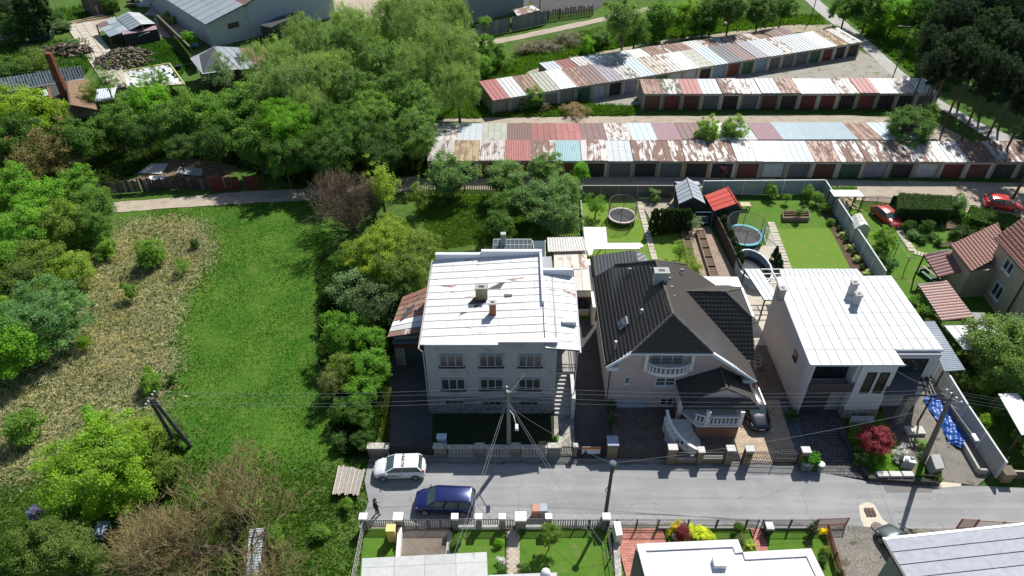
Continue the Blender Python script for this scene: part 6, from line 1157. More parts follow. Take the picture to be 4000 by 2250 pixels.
cuts = [(2378, 2410, 'narrow mesh panel right of the lamp post pillar'), (2414, 2490, 'left half of the thin barred sliding gate'), (2492, 2572, 'right half of the thin barred sliding gate'), (2578, 2692, 'first thin barred fence panel over the yellow shrubs'), (2694, 2804, 'second thin barred fence panel over the yellow shrubs'), (2808, 2920, 'third thin barred fence panel'), (2924, 2968, 'small thin barred gate by the bin'), (2985, 3094, 'fourth thin barred fence panel right of the bin'), (3097, 3196, 'fifth thin barred fence panel')]
for a, b, l in cuts: bar_fence(l, (xb(a), YB - .05), (xb(b), YB - .05), 1.05, .1, r=.01, mat=DGREY, rails=(.06, .3, .98), post=(xb(b) - xb(a)) / 1.01, z0=.2, cat='gate' if 'gate' in l else 'fence', name='thin_bar_gate' if 'gate' in l else 'thin_bar_fence')
t = thing('fence_plinth', 'long grey concrete plinth under the thin barred fence', 'wall', (xb(2760), YB, 0)); m = MB(); m.box(xb(2576), YB - .14, 0, xb(2918), YB + .02, .3); m.build('plinth', GREY, t); m = MB(); m.box(xb(2985), YB - .14, 0, xb(3196), YB + .02, .3); m.build('plinth', GREY, t)
RB = plain((.30, .10, .07), .7); bar_fence('reddish brown metal drive gate over the gravel yard', (xb(3204), YB), (xb(3322), YB + .1), 1.25, .12, mat=RB, rails=(.08, .3, .4, .98), post=2.1, name='drive_gate', cat='gate')
a, b = G(3225, 2080), G(3290, 2300); bar_fence('reddish brown side fence descending beside the gravel yard', (a.x, a.y), (b.x, b.y), 1.0, .12, mat=RB, rails=(.1, .3, .95), post=2)
a, b = G(3735, 2064), G(3800, 2066); bar_fence('brown wooden gate frame by the grey gable roof', (a.x, a.y), (b.x, b.y), 1.2, .12, mat=RB, rails=(.1, .98), post=1.2); a, b = G(3802, 2066), G(4100, 2085); bar_fence('thin wire fence running to the right edge by the grey gable roof', (a.x, a.y), (b.x, b.y), 1.1, .12, r=.01, mat=RB, rails=(.1, .98), post=2)
t = thing('meter_cabinet', 'yellow gas meter cabinet beside the stout pillar', 'cabinet', G(1535, 2110)); c = G(1535, 2108); m = MB(); m.box(c.x - .3, c.y - .25, 0, c.x + .3, c.y + .25, 1.5); m.build('body', plain((.62, .47, .13), .6), t); m = MB(); m.box(c.x - .34, c.y - .3, 1.503, c.x + .34, c.y + .3, 1.56); m.build('lid', plain((.66, .52, .2), .6), t); m = MB(); m.box(c.x - .25, c.y - .28, .1, c.x + .25, c.y - .255, 1.4); m.build('door', plain((.6, .45, .12), .5), t)
t = thing('meter_cabinet', 'blue grey meter cabinet behind the grey house wall', 'cabinet', G(1728, 1760)); c = G(1730, 1758); m = MB(); m.box(c.x - .35, c.y - .2, 0, c.x + .35, c.y + .2, 1.7); m.build('body', plain((.25, .36, .5), .6), t); m = MB(); m.box(c.x - .4, c.y - .25, 1.703, c.x + .4, c.y + .28, 1.77); m.build('lid', plain((.42, .52, .62), .5), t)
t = thing('edge_wall', 'white side wall dividing the corner garden from the old drive', 'wall', G(1555, 2150)); a, b = G(1562, 2060, .9), G(1548, 2240, .9); m = MB(); m.bar((a.x, a.y, .45), (b.x, b.y, .45), .28, .9); m.build('wall', WHITE, t)
t = thing('edge_wall', 'grey kerb wall right of the old brown drive', 'wall', G(1755, 2150)); a, b = G(1760, 2085), G(1738, 2240); m = MB(); m.bar((a.x, a.y, .15), (b.x, b.y, .15), .3, .3); m.build('wall', CONC, t)
t = thing('wall_pier', 'white rendered wall end by the red block drive', 'wall', G(2410, 2080)); a = [G(2396, 2037, 1.3), G(2423, 2036, 1.3), G(2433, 2089, 1.3), G(2408, 2092, 1.3)]; m = MB(); m.prism([(p.x, p.y) for p in a], 0, 1.3); m.build('wall', WHITE, t); a, b = G(2405, 2130), G(2425, 2400); m = MB(); m.bar((a.x, a.y, .2), (b.x, b.y, .2), .45, .4); m.build('low_wall', K1, t)
bar_fence('thin wire side fence left of the red block drive', (xb(2372), 29.2), (G(2400, 2300).x, G(2400, 2300).y), 1.2, .25, r=.008, rails=(.5, .98), post=2.2); bar_fence('old grey side fence with wires at the left end of the near gardens', (xb(1420), 29.2), (G(1375, 2350).x, G(1375, 2350).y), 1.5, .8, r=.015, mat=GREY, rails=(.4, .7, .98), post=2, pm=CONC)
t = thing('diamond_path', 'garden path of diamond laid beige slabs leading from the small gate', 'path', G(2000, 2150)); dm_ = plain((.42, .37, .30), .9, .15); xA, xB_ = -.42, .6; s = .38; cnt = 0
for i in range(-2, 30):
    for j in range(-1, 8):
        cx, cy = xA + j * s / 2 * 1.0 + 0, 28.9 - i * s / 2
        if (i + j) % 2: continue
        P = [(cx - s / 2 * .96, cy), (cx, cy - s / 2 * .96), (cx + s / 2 * .96, cy), (cx, cy + s / 2 * .96)]; P = [(min(max(x, xA), xB_ + .02), y) for x, y in P]
        if cx < xA + .02 or cx > xB_ - .02 or cy < 24.4: continue
        m = MB(); m.prism(P, 0, .075 + random.uniform(0, .008)); m.build('slab', dm_, t); cnt += 1
sheet('path_bed', [Vector((-.45, 24, 0)), Vector((.68, 24, 0)), Vector((.66, 29.3, 0)), Vector((-.45, 29.3, 0))], plain((.16, .14, .12), .9), z=.06)
slab_path('narrow beige slab path between the two small lawns', (2495, 790), (2568, 1060), .75, 22, 1, SLAB); slab_path('curving pale slab path across the garden behind the red car', (3495, 880), (3565, 985), .9, 9, 1, SLAB); slab_path('pale slab path leading to the red roofed porch', (3568, 988), (3650, 1010), .9, 6, 1, SLAB); slab_path('light slab path beside the square lawn', (3010, 870), (3085, 1075), .9, 18, 1, SLAB)
# wooden plank deck at the road end
t = thing('plank_platform', 'weathered grey plank platform at the left end of the street', 'platform', G(1365, 1870)); a, b, c, d = G(1322, 1820, .5), G(1427, 1836, .5), G(1402, 1932, .5), G(1298, 1928, .5); r = random.Random(5); N = 13
for i in range(N):
    e0, e1 = r.uniform(-.04, .03), r.uniform(-.03, .06); P = lambda u_, v_: lerp(lerp(a, b, u_), lerp(d, c, u_), v_); m = MB(); m.slab([P(i / N + .006, e0), P((i + 1) / N - .006, e0), P((i + 1) / N - .006, 1 + e1), P(i / N + .006, 1 + e1)], .05 + r.uniform(0, .03)); m.build('plank', [plain((.42, .38, .33), .9, .3, 5), plain((.33, .3, .26), .9, .3, 5)][i % 2], t)
m = MB(); m.prism([(p.x, p.y) for p in (lerp(a, c, .1), lerp(b, d, .1), lerp(c, a, .12), lerp(d, b, .1))], 0, .44); m.build('base', WOODD, t)
# drain
t = thing('drain_grate', 'square iron drain grate in the cream concrete patch', 'drain', G(3398, 2003)); c = G(3398, 2003); m = MB()
for i in range(6): m.box(c.x - .32, c.y - .3 + i * .115, .1, c.x + .32, c.y - .25 + i * .115, .17)
m.box(c.x - .34, c.y - .33, .1, c.x - .29, c.y + .35, .172); m.box(c.x + .29, c.y - .33, .1, c.x + .34, c.y + .35, .172); m.box(c.x - .02, c.y - .33, .1, c.x + .03, c.y + .35, .172); m.build('bars', plain((.16, .10, .09), .7), t); t = thing('manhole_cover', 'round rusty manhole cover beside the dark green car', 'manhole', G(3425, 2063)); c = G(3425, 2063); m = MB(); m.cyl((c.x, c.y), .42, .05, .19, 20); m.build('cover', plain((.26, .2, .18), .8), t); m = MB(); m.cyl((c.x, c.y), .3, .19, .2, 20); m.build('inner_plate', plain((.2, .15, .14), .8), t)

# ---------------------------------------------------------------- gardens
def trampoline(label, px, py, r, rimcol, sc_=1.0, label2=None):
    c = G(px, py, .75); t = thing('trampoline', label, 'trampoline', (c.x, c.y, 0)); m = MB(); N = 24; ri = r * .86
    m.add([(c.x + q * math.cos(i * 2 * math.pi / N), c.y + q * math.sin(i * 2 * math.pi / N), .75 + (.06 if q == r or q == ri else 0)) for q in (ri, r) for i in range(N)], [(i, (i + 1) % N, N + (i + 1) % N, N + i) for i in range(N)])
    m.add([(c.x + q * math.cos(i * 2 * math.pi / N), c.y + q * math.sin(i * 2 * math.pi / N), z_) for q, z_ in ((r * 1.005, .82), (r * 1.005, .7)) for i in range(N)], [(i, (i + 1) % N, N + (i + 1) % N, N + i) for i in range(N)]); m.build('rim_pad', plain(rimcol, .5, .1), t)
    m = MB(); m.cyl((c.x, c.y), ri * .98, .74, .76, N); m.build('jumping_mat', plain((.045, .045, .05), .7), t); nt = NT('net') 
    for i in range(6):
        a = i * math.pi / 3 + .3; x, y = c.x + r * 1.04 * math.cos(a), c.y + r * 1.04 * math.sin(a); m = MB(); m.tube([(x, y, 0), (x, y, 2.4), (c.x + r * .96 * math.cos(a), c.y + r * .96 * math.sin(a), 2.65)], .03, 6); m.build('net_pole', DGREY, t)
    m = MB(); n = 30; 
    for z_ in np.arange(.85, 2.65, .16):
        for i in range(n): a0, a1 = i * 2 * math.pi / n, (i + 1) * 2 * math.pi / n; m.bar((c.x + r * .97 * math.cos(a0), c.y + r * .97 * math.sin(a0), z_), (c.x + r * .97 * math.cos(a1), c.y + r * .97 * math.sin(a1), z_), .012, .012)
    for i in range(48): a0 = i * 2 * math.pi / 48; m.bar((c.x + r * .97 * math.cos(a0), c.y + r * .97 * math.sin(a0), .85), (c.x + r * .97 * math.cos(a0), c.y + r * .97 * math.sin(a0), 2.62), .01, .01, Vector((0, 1, 0)))
    m.tube([(c.x + r * .97 * math.cos(i * 2 * math.pi / n), c.y + r * .97 * math.sin(i * 2 * math.pi / n), 2.63) for i in range(n + 1)], .025, 5); m.build('net', DGREY, t, kind='stuff'); m = MB()
    for i in range(4): a = i * math.pi / 2 + .6; x, y = c.x + r * .9 * math.cos(a), c.y + r * .9 * math.sin(a); m.tube([(x, y, .7), (x, y, .04), (x + .4, y + .2, .04), (x + .4, y + .2, .7)], .025, 5)
    m.build('legs', STEEL, t); return t
trampoline('round netted trampoline with a pale pink rim on the left lawn', 2430, 842, 1.7, (.62, .5, .54)); trampoline('large netted trampoline with a turquoise blue rim', 2905, 918, 2.15, (.05, .4, .52))
c = G(2945, 1040, 1.1); t = thing('pool', 'oval above ground pool with grey steel wall, half filled and dirty', 'pool', (c.x, c.y, 0)); N = 18; rx, ry = 1.75, 2.9; m = MB(); P = [(c.x + rx * math.cos(i * 2 * math.pi / N), c.y + ry * math.sin(i * 2 * math.pi / N)) for i in range(N)]
for i in range(N):
    a, b = P[i], P[(i + 1) % N]; m = MB(); m.bar((*a, .6), (*b, .6), .06, 1.15); m.build('wall_panel', plain((.33, .38, .46), .5, .1), t); m = MB(); m.bar((*a, 1.2), (*b, 1.2), .16, .06); m.build('rim', plain((.52, .55, .58), .5), t)
m = MB(); m.prism([(c.x + (x - c.x) * .97, c.y + (y - c.y) * .97) for x, y in P], .05, .35); m.build('water', paint((.03, .035, .04), .1), t)
def raised_bed(label, p4, h, n):
    q = [G(*p, h) for p in p4]; t = thing('raised_bed', label, 'planter', sum(q, Vector()) / 4 - Vector((0, 0, h)))
    for i in range(n):
        a, b, c_, d = lerp(q[0], q[3], i / n), lerp(q[1], q[2], i / n), lerp(q[1], q[2], (i + 1) / n), lerp(q[0], q[3], (i + 1) / n); cc = (a + b + c_ + d) / 4; m = MB()
        for s, e in ((a, b), (b, c_), (c_, d), (d, a)): m.bar((s.x, s.y, h / 2), (e.x, e.y, h / 2), .1, h)
        m.build('frame', plain((.26, .2, .155), .9, .2), t); m = MB(); m.prism([lerp(p, cc, .08) for p in (a, b, c_, d)], 0, h - .08); m.build('soil', plain((.12, .085, .055), .95, .3, 8, .6), t)
raised_bed('left long raised bed of wooden boxes filled with soil', [(2700, 1085), (2738, 1085), (2688, 898), (2662, 898)], .5, 5); raised_bed('right long raised bed of wooden boxes filled with soil', [(2776, 1078), (2808, 1078), (2750, 898), (2720, 898)], .5, 5)
raised_bed('dark wooden planter trough on the lawn behind the square lawn', [(3060, 850), (3162, 850), (3160, 822), (3058, 822)], .6, 3); raised_bed('square dark wooden sandbox in the garden right of the red car', [(3678, 890), (3738, 890), (3725, 865), (3680, 865)], .35, 1); raised_bed('upper wooden planter box beside the grey panel wall', [(3378, 990), (3415, 990), (3405, 968), (3370, 968)], .6, 1); raised_bed('larger wooden planter box beside the grey panel wall', [(3392, 1010), (3418, 1000), (3400, 985), (3378, 985)], .5, 1)
t = thing('bench', 'white garden bench by the far hedge', 'bench', G(3915, 895)); c = G(3915, 892); m = MB(); m.obox((c.x, c.y), (1, -.25), 2.2, .5, .4, .46); m.build('seat', WHITE, t); m = MB(); m.obox((c.x + .1, c.y + .3), (1, -.25), 2.2, .05, .5, .9); m.build('backrest', WHITE, t)
for s in (-.9, .9): m = MB(); m.obox((c.x + s, c.y - s * .25), (1, -.25), .08, .45, 0, .4); m.build('leg', WHITE, t)
t = thing('bench', 'slatted dark garden bench beside the tiled wing roof', 'bench', G(3690, 965)); c = G(3690, 965)
for i in range(4): m = MB(); m.obox((c.x, c.y - .2 + i * .14), (1, .05), 1.9, .1, .42, .46); m.build('slat', WOODD, t)
for s in (-.8, .8): m = MB(); m.obox((c.x + s, c.y), (1, 0), .08, .5, 0, .42); m.build('leg', WOODD, t)
t = thing('picnic_bench', 'wooden bench table with a green side by the red tiled porch', 'picnic table', G(3630, 1080)); c = G(3630, 1085)
for k, (dx, w_, z_, col) in enumerate(((0, .3, .75, WOOD), (.55, .6, .95, WOOD), (-.55, .35, .5, plain((.03, .12, .07), .6)))): m = MB(); m.obox((c.x + dx, c.y), (.35, -1), 2.4, w_, z_ - .05, z_); m.build('tabletop' if k == 1 else 'seat', col, t)
for s in (-.8, .8): m = MB(); m.obox((c.x + s * .3, c.y - s), (1, .3), 1.4, .08, 0, .72); m.build('leg', plain((.03, .12, .07), .6), t)
t = thing('table', 'pale square garden table beside the red roofed shed', 'table', G(2915, 810)); c = G(2912, 797, .75); m = MB(); m.box(c.x - .6, c.y - .45, .7, c.x + .6, c.y + .45, .75); m.build('tabletop', plain((.52, .42, .28), .7), t)
for sx in (-.5, .5):
    for sy in (-.35, .35): m = MB(); m.box(c.x + sx - .04, c.y + sy - .04, 0, c.x + sx + .04, c.y + sy + .04, .69); m.build('leg', WOODD, t)
t = thing('swing_bench', 'blue framed garden swing before the dark shed', 'swing', G(2740, 875)); c = G(2740, 880); m = MB()
for s in (-1.0, 1.0): m.tube([(c.x + s, c.y - .5, 0), (c.x + s, c.y, 1.8), (c.x + s, c.y + .5, 0)], .05, 6)
m.tube([(c.x - 1.0, c.y, 1.8), (c.x + 1.0, c.y, 1.8)], .05, 6); m.build('frame', plain((.04, .13, .22), .5), t); m = MB(); m.box(c.x - .75, c.y - .3, .45, c.x + .75, c.y + .2, .55); m.box(c.x - .75, c.y + .2, .5, c.x + .75, c.y + .26, 1.1); m.build('seat', plain((.08, .16, .2), .6), t)
t = thing('clothes_poles', 'pair of green T shaped clothes line poles on the lawn', 'clothes line', G(3530, 1020)); 
for (px, py) in ((3513, 950), (3555, 1006), (3503, 938)):
    c = G(px + 0, py, 1.9) ; m = MB(); m.tube([(c.x, c.y, 0), (c.x, c.y, 1.9)], .045, 6); m.tube([(c.x - .65, c.y, 1.9), (c.x + .65, c.y, 1.9)], .04, 6); m.build('pole', plain((.08, .16, .09), .6), t)
m = MB(); a, b = G(3513, 950, 1.9), G(3555, 1006, 1.9); m.tube([a, b], .015, 4); m.build('line', WHITE, t)
t = thing('soccer_goal', 'white framed netted frame beside the light slab path', 'goal', G(3000, 930)); a, b, c, d = G(2978, 893, .9), G(3005, 890, .9), G(3030, 955, .1), G(2995, 960, .1); m = MB()
for p, q in ((a, b), (b, c), (c, d), (d, a), (a, Vector((a.x, a.y, 0))), (b, Vector((b.x, b.y, 0)))): m.tube([p, q], .04, 5)
m.build('frame', WHITE, t); m = MB()
for i in range(1, 12): m.bar(lerp(a, b, i / 12), lerp(d, c, i / 12), .012, .012); m.bar(lerp(a, d, i / 12), lerp(b, c, i / 12), .012, .012)
m.build('net', plain((.3, .4, .3), .8), t, kind='stuff')
t = thing('pergola_store', 'open timber garden store filled with planks under the white plastic roof', 'garden store', G(3310, 800)); r = random.Random(3); c = G(3310, 815)
for i in range(9): m = MB(); m.bar((c.x + r.uniform(-2, 2), c.y + r.uniform(-1, .5), r.uniform(.1, .5)), (c.x + r.uniform(-2, 2), c.y + r.uniform(.5, 2), r.uniform(.5, 1.4)), .18, .05); m.build('plank', plain((.38, .28, .18), .8), t)
t = thing('garden_swing', 'dark A frame with grey cover beside the garden store', 'frame', G(3290, 835)); c = G(3290, 838); m = MB()
for s in (-.7, .7): m.tube([(c.x + s, c.y - .7, 0), (c.x, c.y, 1.9), (c.x + s, c.y + .7, 0)], .05, 5)
m.build('frame', DGREY, t); m = MB(); m.slab([(c.x - .4, c.y - .4, .9), (c.x + .4, c.y - .4, .9), (c.x, c.y, 1.8)], .03); m.build('cover', GREY, t)
bar_fence('ornamental sliding metal gate between white store roof and hedge', (G(3365, 808).x, G(3365, 808).y), (G(3470, 812).x, G(3470, 812).y), 1.5, .14, mat=DGREY, top=lambda s: .2 * math.sin(3.14 * s), name='iron_gate', cat='gate'); t = thing('green_screen', 'green mesh panel between iron gate and clipped hedge', 'screen', G(3490, 810)); a, b = G(3474, 805), G(3510, 806); m = MB(); m.bar((a.x, a.y, .75), (b.x, b.y, .75), .05, 1.4); m.build('mesh', plain((.02, .10, .06), .7), t); m = MB(); m.bar((a.x, a.y, 1.48), (b.x, b.y, 1.48), .07, .06); m.build('rail', DGREY, t)
def wheelie(label, px, py, col, h=1.05, lid=None, rz=0):
    t = thing('waste_bin', label, 'bin', G(px, py), rz=rz); m = MB(); m.hexa([(-.22, -.24, .05), (.22, -.24, .05), (.22, .24, .05), (-.22, .24, .05)], [(-.29, -.34, h), (.29, -.34, h), (.29, .34, h), (-.29, .34, h)]); o = m.build('body', plain(col, .5)); o.parent = t; m = MB(); m.hexa([(-.31, -.37, h + .003), (.31, -.37, h + .003), (.31, .38, h + .003), (-.31, .38, h + .003)], [(-.27, -.3, h + .08), (.27, -.3, h + .08), (.27, .34, h + .1), (-.27, .34, h + .1)]); o = m.build('lid', plain(lid or col, .45)); o.parent = t
    for s in (-.2, .2): m = MB(); m.tube([(s - .04, .26, .1), (s + .04, .26, .1)], .1, 10); o = m.build('wheel', BLACK); o.parent = t
    return t
wheelie('orange brown wheelie bin behind the near fence', 2092, 2017, (.42, .22, .14)); wheelie('grey blue wheelie bin right of the orange one', 2121, 2016, (.22, .26, .3), lid=(.3, .34, .38)); wheelie('black bin with white lid by the thin barred gate', 2993, 2085, (.04, .04, .04), lid=(.5, .5, .52)); 
for k, (px, lab, lc) in enumerate(((3134, 'left galvanised bin by the clipped hedge', (.35, .38, .4)), (3153, 'middle galvanised bin by the clipped hedge', (.2, .22, .24)), (3195, 'right bin with white lid by the clipped hedge', (.6, .62, .6)))):
    c = G(px, 1838 + k * 2); t = thing('waste_bin', lab, 'bin', c); m = MB(); m.lathe((c.x, c.y, 0), [(.22, 0), (.28, .95)], 14); m.build('body', plain((.16, .18, .18), .5), t); m = MB(); m.lathe((c.x, c.y, .953), [(.31, 0), (.3, .05), (.1, .1)], 14); m.build('lid', plain(lc, .5), t)
# hedges and shrubs
def hedge_box(label, p4, h, col, name='hedge', n=9000, leaf=.09, dens=150):
    q = [G(*p, h) for p in p4]; c = sum(q, Vector()) / 4; t = thing(name, label, 'hedge', (c.x, c.y, 0)); m = MB(); m.prism([lerp(p, Vector((c.x, c.y, p.z)), .06) for p in q], .0, h - .08); m.build('core', plain(sh(col, .5), .95), t); L = [(q[i] - q[(i + 1) % 4]).length for i in range(4)]; r = RNG
    V = []; 
    def face(a, b, z0, z1, k):
        u = r.random((k, 1)); p = np.array([[a.x, a.y]]) * (1 - u) + np.array([[b.x, b.y]]) * u; return np.c_[p, r.uniform(z0, z1, k)]
    pts = [face(q[i], q[(i + 1) % 4], 0, h, int(L[i] * h * dens)) for i in range(4)]; k = int(L[0] * L[1] * dens); u, v = r.random((k, 1)), r.random((k, 1)); A = [np.array([[p.x, p.y]]) for p in q]; top = (A[0] * (1 - u) + A[1] * u) * (1 - v) + (A[3] * (1 - u) + A[2] * u) * v; pts.append(np.c_[top, np.full(k, h)])
    P = np.concatenate(pts) + r.normal(0, .035, (sum(map(len, pts)), 3)); n = len(P); nr = r.normal(size=(n, 3)) + np.array([0, 0, .4]); nr /= np.linalg.norm(nr, axis=1)[:, None]; tt_ = np.cross(nr, r.normal(size=(n, 3))); tt_ /= np.linalg.norm(tt_, axis=1)[:, None]; b = np.cross(nr, tt_); s = leaf * r.uniform(.6, 1.3, (n, 1))
    V = np.stack([P - tt_ * s, P - b * s * .6, P + tt_ * s, P + b * s * .6], 1).reshape(-1, 3) - np.array([c.x, c.y, 0]); T = np.repeat(r.beta(2, 2, n), 4); o = np_mesh('foliage', V, np.arange(n * 4).reshape(-1, 4), LEAF, parent=t, attr={'tone': T}); o.color = (*col, 1); return t
hedge_box('tall dark clipped hedge block beside the lane', [(3508, 812), (3722, 818), (3718, 764), (3515, 752)], 2.2, (.03, .055, .018)); hedge_box('long clipped green hedge along the lane before the red car', [(3790, 852), (3990, 905), (3990, 845), (3795, 800)], 1.4, (.04, .075, .02)); hedge_box('small bright clipped hedge above the galvanised bins', [(3140, 1800), (3203, 1803), (3200, 1765), (3138, 1760)], 1.3, (.06, .15, .02)); hedge_box('low green hedge strip at the white wall corner', [(3222, 742), (3350, 740), (3345, 728), (3222, 728)], .7, (.06, .13, .02))
hedge_box('ivy on the old yard wall', [(690, 150), (760, 240), (745, 215), (680, 140)], 1.9, (.05, .08, .02), name='ivy')

# ---------------------------------------------------------------- poles and wires
def pole(label, base, top, r0, r1, mat, arms=(), lamp=None, seg=10, foot=None):
    b, t_ = Vector(base), Vector(top); t = thing('utility_pole', label, 'pole', b); m = MB(); m.tube([b, lerp(b, t_, .5), t_], [r0, (r0 + r1) / 2, r1], seg); 
    m.build('shaft', mat, t); return t
INS = plain((.6, .6, .58), .3)
pts_L, pts_C, pts_R = [], [], []
bL = G(722, 1742); tL = G(588, 1556, 7.4); t = thing('utility_pole', 'twin wooden power poles leaning together at the meadow edge', 'pole', bL); m = MB(); o1, o2_ = Vector((-.55, 0, 0)), Vector((.45, 0, 0))
for of, of2 in ((o1, Vector((-.12, 0, 0))), (o2_, Vector((.14, .0, 0)))): m = MB(); m.tube([bL + of, lerp(bL + of, tL + of2, .5), tL + of2], [.19, .165, .14], 10); m.build('pole', plain((.10, .095, .09), .9, .25), t)
for k, (dx, dy, dz) in enumerate(((.12, .55, .05), (.05, .28, .02), (-.05, -.3, -.1), (-.12, -.55, -.1))):
    p = tL + Vector((dx, dy, dz)); m = MB(); m.lathe(p, [(.04, 0), (.07, .05), (.03, .1), (.06, .15)], 8); m.build('insulator', INS, t); pts_L.append(p + Vector((0, 0, .12)))
m = MB(); m.bar(tL + Vector((-.12, -.65, -.1)), tL + Vector((.12, .65, .0)), .08, .08); m.build('crossarm', DGREY, t)
def cpole(label, base, top, mat, arms, ins, extra=None, r=(.2, .13)):
    b, tp = Vector(base), Vector(top); t = thing('utility_pole', label, 'pole', b); m = MB(); m.tube([b, tp], list(r), 10); m.build('shaft', mat, t); out = []
    for (dx, dz) in ins:
        p = tp + Vector((dx[0], dx[1], dz)); m = MB(); m.lathe(p, [(.04, 0), (.07, .05), (.03, .1), (.06, .15)], 8); m.build('insulator', INS, t); out.append(p + Vector((0, 0, .12)))
    for a, b2 in arms: m = MB(); m.bar(tp + Vector(a), tp + Vector(b2), .07, .07); m.build('crossarm', DGREY, t)
    return t, out
bC = G(1988, 1768); t, pts_C = cpole('concrete power pole with street lamp before the grey house', bC, (bC.x - .02, bC.y, 7.3), plain((.24, .23, .22), .9), [((-.3, 0, -.1), (.45, 0, -.1)), ((-.1, 0, -.9), (-.35, 0, .4))], [((-.12, .15), .25), ((-.1, .1), -.15), ((-.1, .0), -.65), ((-.08, -.1), -1.05)])
m = MB(); m.tube([bC + Vector((.05, -.05, 5.3)), bC + Vector((.35, -.6, 5.35)), bC + Vector((.55, -1.3, 5.1))], .035, 6); m.build('lamp_arm', GALV, t); m = MB(); q = bC + Vector((.6, -1.55, 5.08)); m.hexa([(q.x - .14, q.y - .3, q.z - .1), (q.x + .14, q.y - .3, q.z - .1), (q.x + .14, q.y + .3, q.z - .1), (q.x - .14, q.y + .3, q.z - .1)], [(q.x - .1, q.y - .25, q.z + .06), (q.x + .1, q.y - .25, q.z + .06), (q.x + .1, q.y + .25, q.z + .06), (q.x - .1, q.y + .25, q.z + .06)]); m.build('street_lamp', plain((.6, .62, .64), .4), t)
bR = G(3602, 1806); tR = G(3712, 1560, 7.8); t, pts_R = cpole('leaning concrete power pole with crossarms beside the gravel drive', bR, tR, plain((.15, .14, .13), .9), [((-.5, .5, .1), (.55, -.55, .1)), ((-.2, .2, -.5), (.5, -.5, -.5)), ((0, 0, -.6), (0, 0, .7))], [((-.25, .45), .45), ((-.05, .15), .4), ((.2, -.2), .3), ((.45, -.5), .2)], r=(.22, .15))
m = MB(); m.tube([tR + Vector((.1, -.1, -.4)), tR + Vector((.6, -1.3, -.9)), tR + Vector((.95, -2.2, -1.2))], .045, 6); m.build('lamp_arm', plain((.45, .4, .4), .5), t); q = tR + Vector((1.05, -2.5, -1.25)); m = MB(); m.box(q.x - .15, q.y - .33, q.z - .08, q.x + .15, q.y + .33, q.z + .07); m.build('street_lamp', plain((.6, .62, .64), .4), t)
bW = G(2366, 2003); tW = G(2394, 1812, 6.0); t, _ = cpole('slanting wooden street lamp post standing in the near fence line', bW, tW, plain((.085, .07, .055), .9), [], [], r=(.15, .11)); m = MB(); q = tW; m.lathe((q.x, q.y, q.z - .1), [(.1, 0), (.24, .1), (.26, .2), (.16, .26)], 12); m.build('street_lamp', plain((.1, .125, .15), .7), t); m = MB(); q = lerp(bW, tW, .55); m.tube([q + Vector((-.1, 0, 0)), q + Vector((-.3, -.1, -.2)), q + Vector((-.2, -.1, -.6))], .03, 5); m.build('cable', BLACK, t)
def pole_simple(label, b, h, top=None, lamp=True, r=.1, mat=None):
    p = G(*b); t = thing('lamp_post', label, 'lamp post', p); m = MB(); m.tube([p, p + Vector((0, 0, h))], [r, r * .7], 8); m.build('shaft', mat or DGREY, t)
    if lamp: m = MB(); m.tube([p + Vector((0, 0, h)), p + Vector((-1.5, -.1, h + .15))], .05, 5); m.build('lamp_arm', mat or DGREY, t); m = MB(); m.box(p.x - 2.1, p.y - .2, h + .05, p.x - 1.4, p.y + .08, h + .2); m.build('street_lamp', DGREY, t)
pole_simple('thin dark lamp post on the diagonal road', (3495, 282), 7.5); pole_simple('thin pole standing in the far left grass', (243, 82), 7, lamp=False, mat=GALV); pole_simple('thin dark pole at the top of the diagonal road', (3165, 85), 6.5, lamp=False); pole_simple('slim dark pole in the dark asphalt yard', (2108, 52), 6, lamp=False, mat=WOODD)
WIRE = plain((.30, .31, .31), .5, .1); wc_n = 0
def wire(a, b, sag, label, r=.011, group='overhead wires'):
    a, b = Vector(a), Vector(b); n = 24; P = [lerp(a, b, i / n) - Vector((0, 0, sag * 4 * (i / n) * (1 - i / n))) for i in range(n + 1)]; o = MB(); o.tube(P, r, 4, False); mid = (a + b) / 2; ob = o.build('overhead_wire', WIRE); tag(ob, label, 'wire', group); return ob
nm = ['uppermost', 'second', 'third', 'lowest']
for i in range(4):
    wire(pts_L[i], pts_C[i], .5, nm[i] + ' wire spanning the meadow from twin poles to the lamp pole'); wire(pts_C[i], pts_R[i], .6, nm[i] + ' wire from the lamp pole past the pink house to the leaning pole'); wire(pts_R[i], pts_R[i] + Vector((14, -3.5 + i * .1, .3)), .2, nm[i] + ' wire running off to the right from the leaning pole')
tc = pts_C[3] + Vector((0, 0, -.5))
for k, (e, l) in enumerate(((G(1745, 2240, 4), 'left service wire dropping from the lamp pole over the blue car'), (G(1765, 2240, 4), 'second service wire dropping over the blue car'), (G(2410, 2245, 3.6), 'right service wire dropping over the lawn'), (G(2440, 2245, 3.6), 'second right service wire dropping over the lawn'))): wire(tc + Vector((-.15 + k * .1, 0, .3)), e, .35, l)
wire(pts_C[2], (3.6, 44, 6.5), .2, 'short wire from the lamp pole to the grey house corner'); wire(pts_R[0], (31.2, 40.2, 5.5), .3, 'service wire from the leaning pole to the white box house'); wire(tW, tc, .4, 'lamp cable from the wooden post to the lamp pole'); wire(tW + Vector((0, 0, .1)), pts_R[3], .7, 'long cable from the wooden post to the leaning pole')
wire(G(-100, 300, 6), G(620, 205, 7), .4, 'upper wire crossing the glasshouse at the left'); wire(G(-100, 345, 6), G(760, 245, 7), .4, 'lower wire crossing the glasshouse at the left')
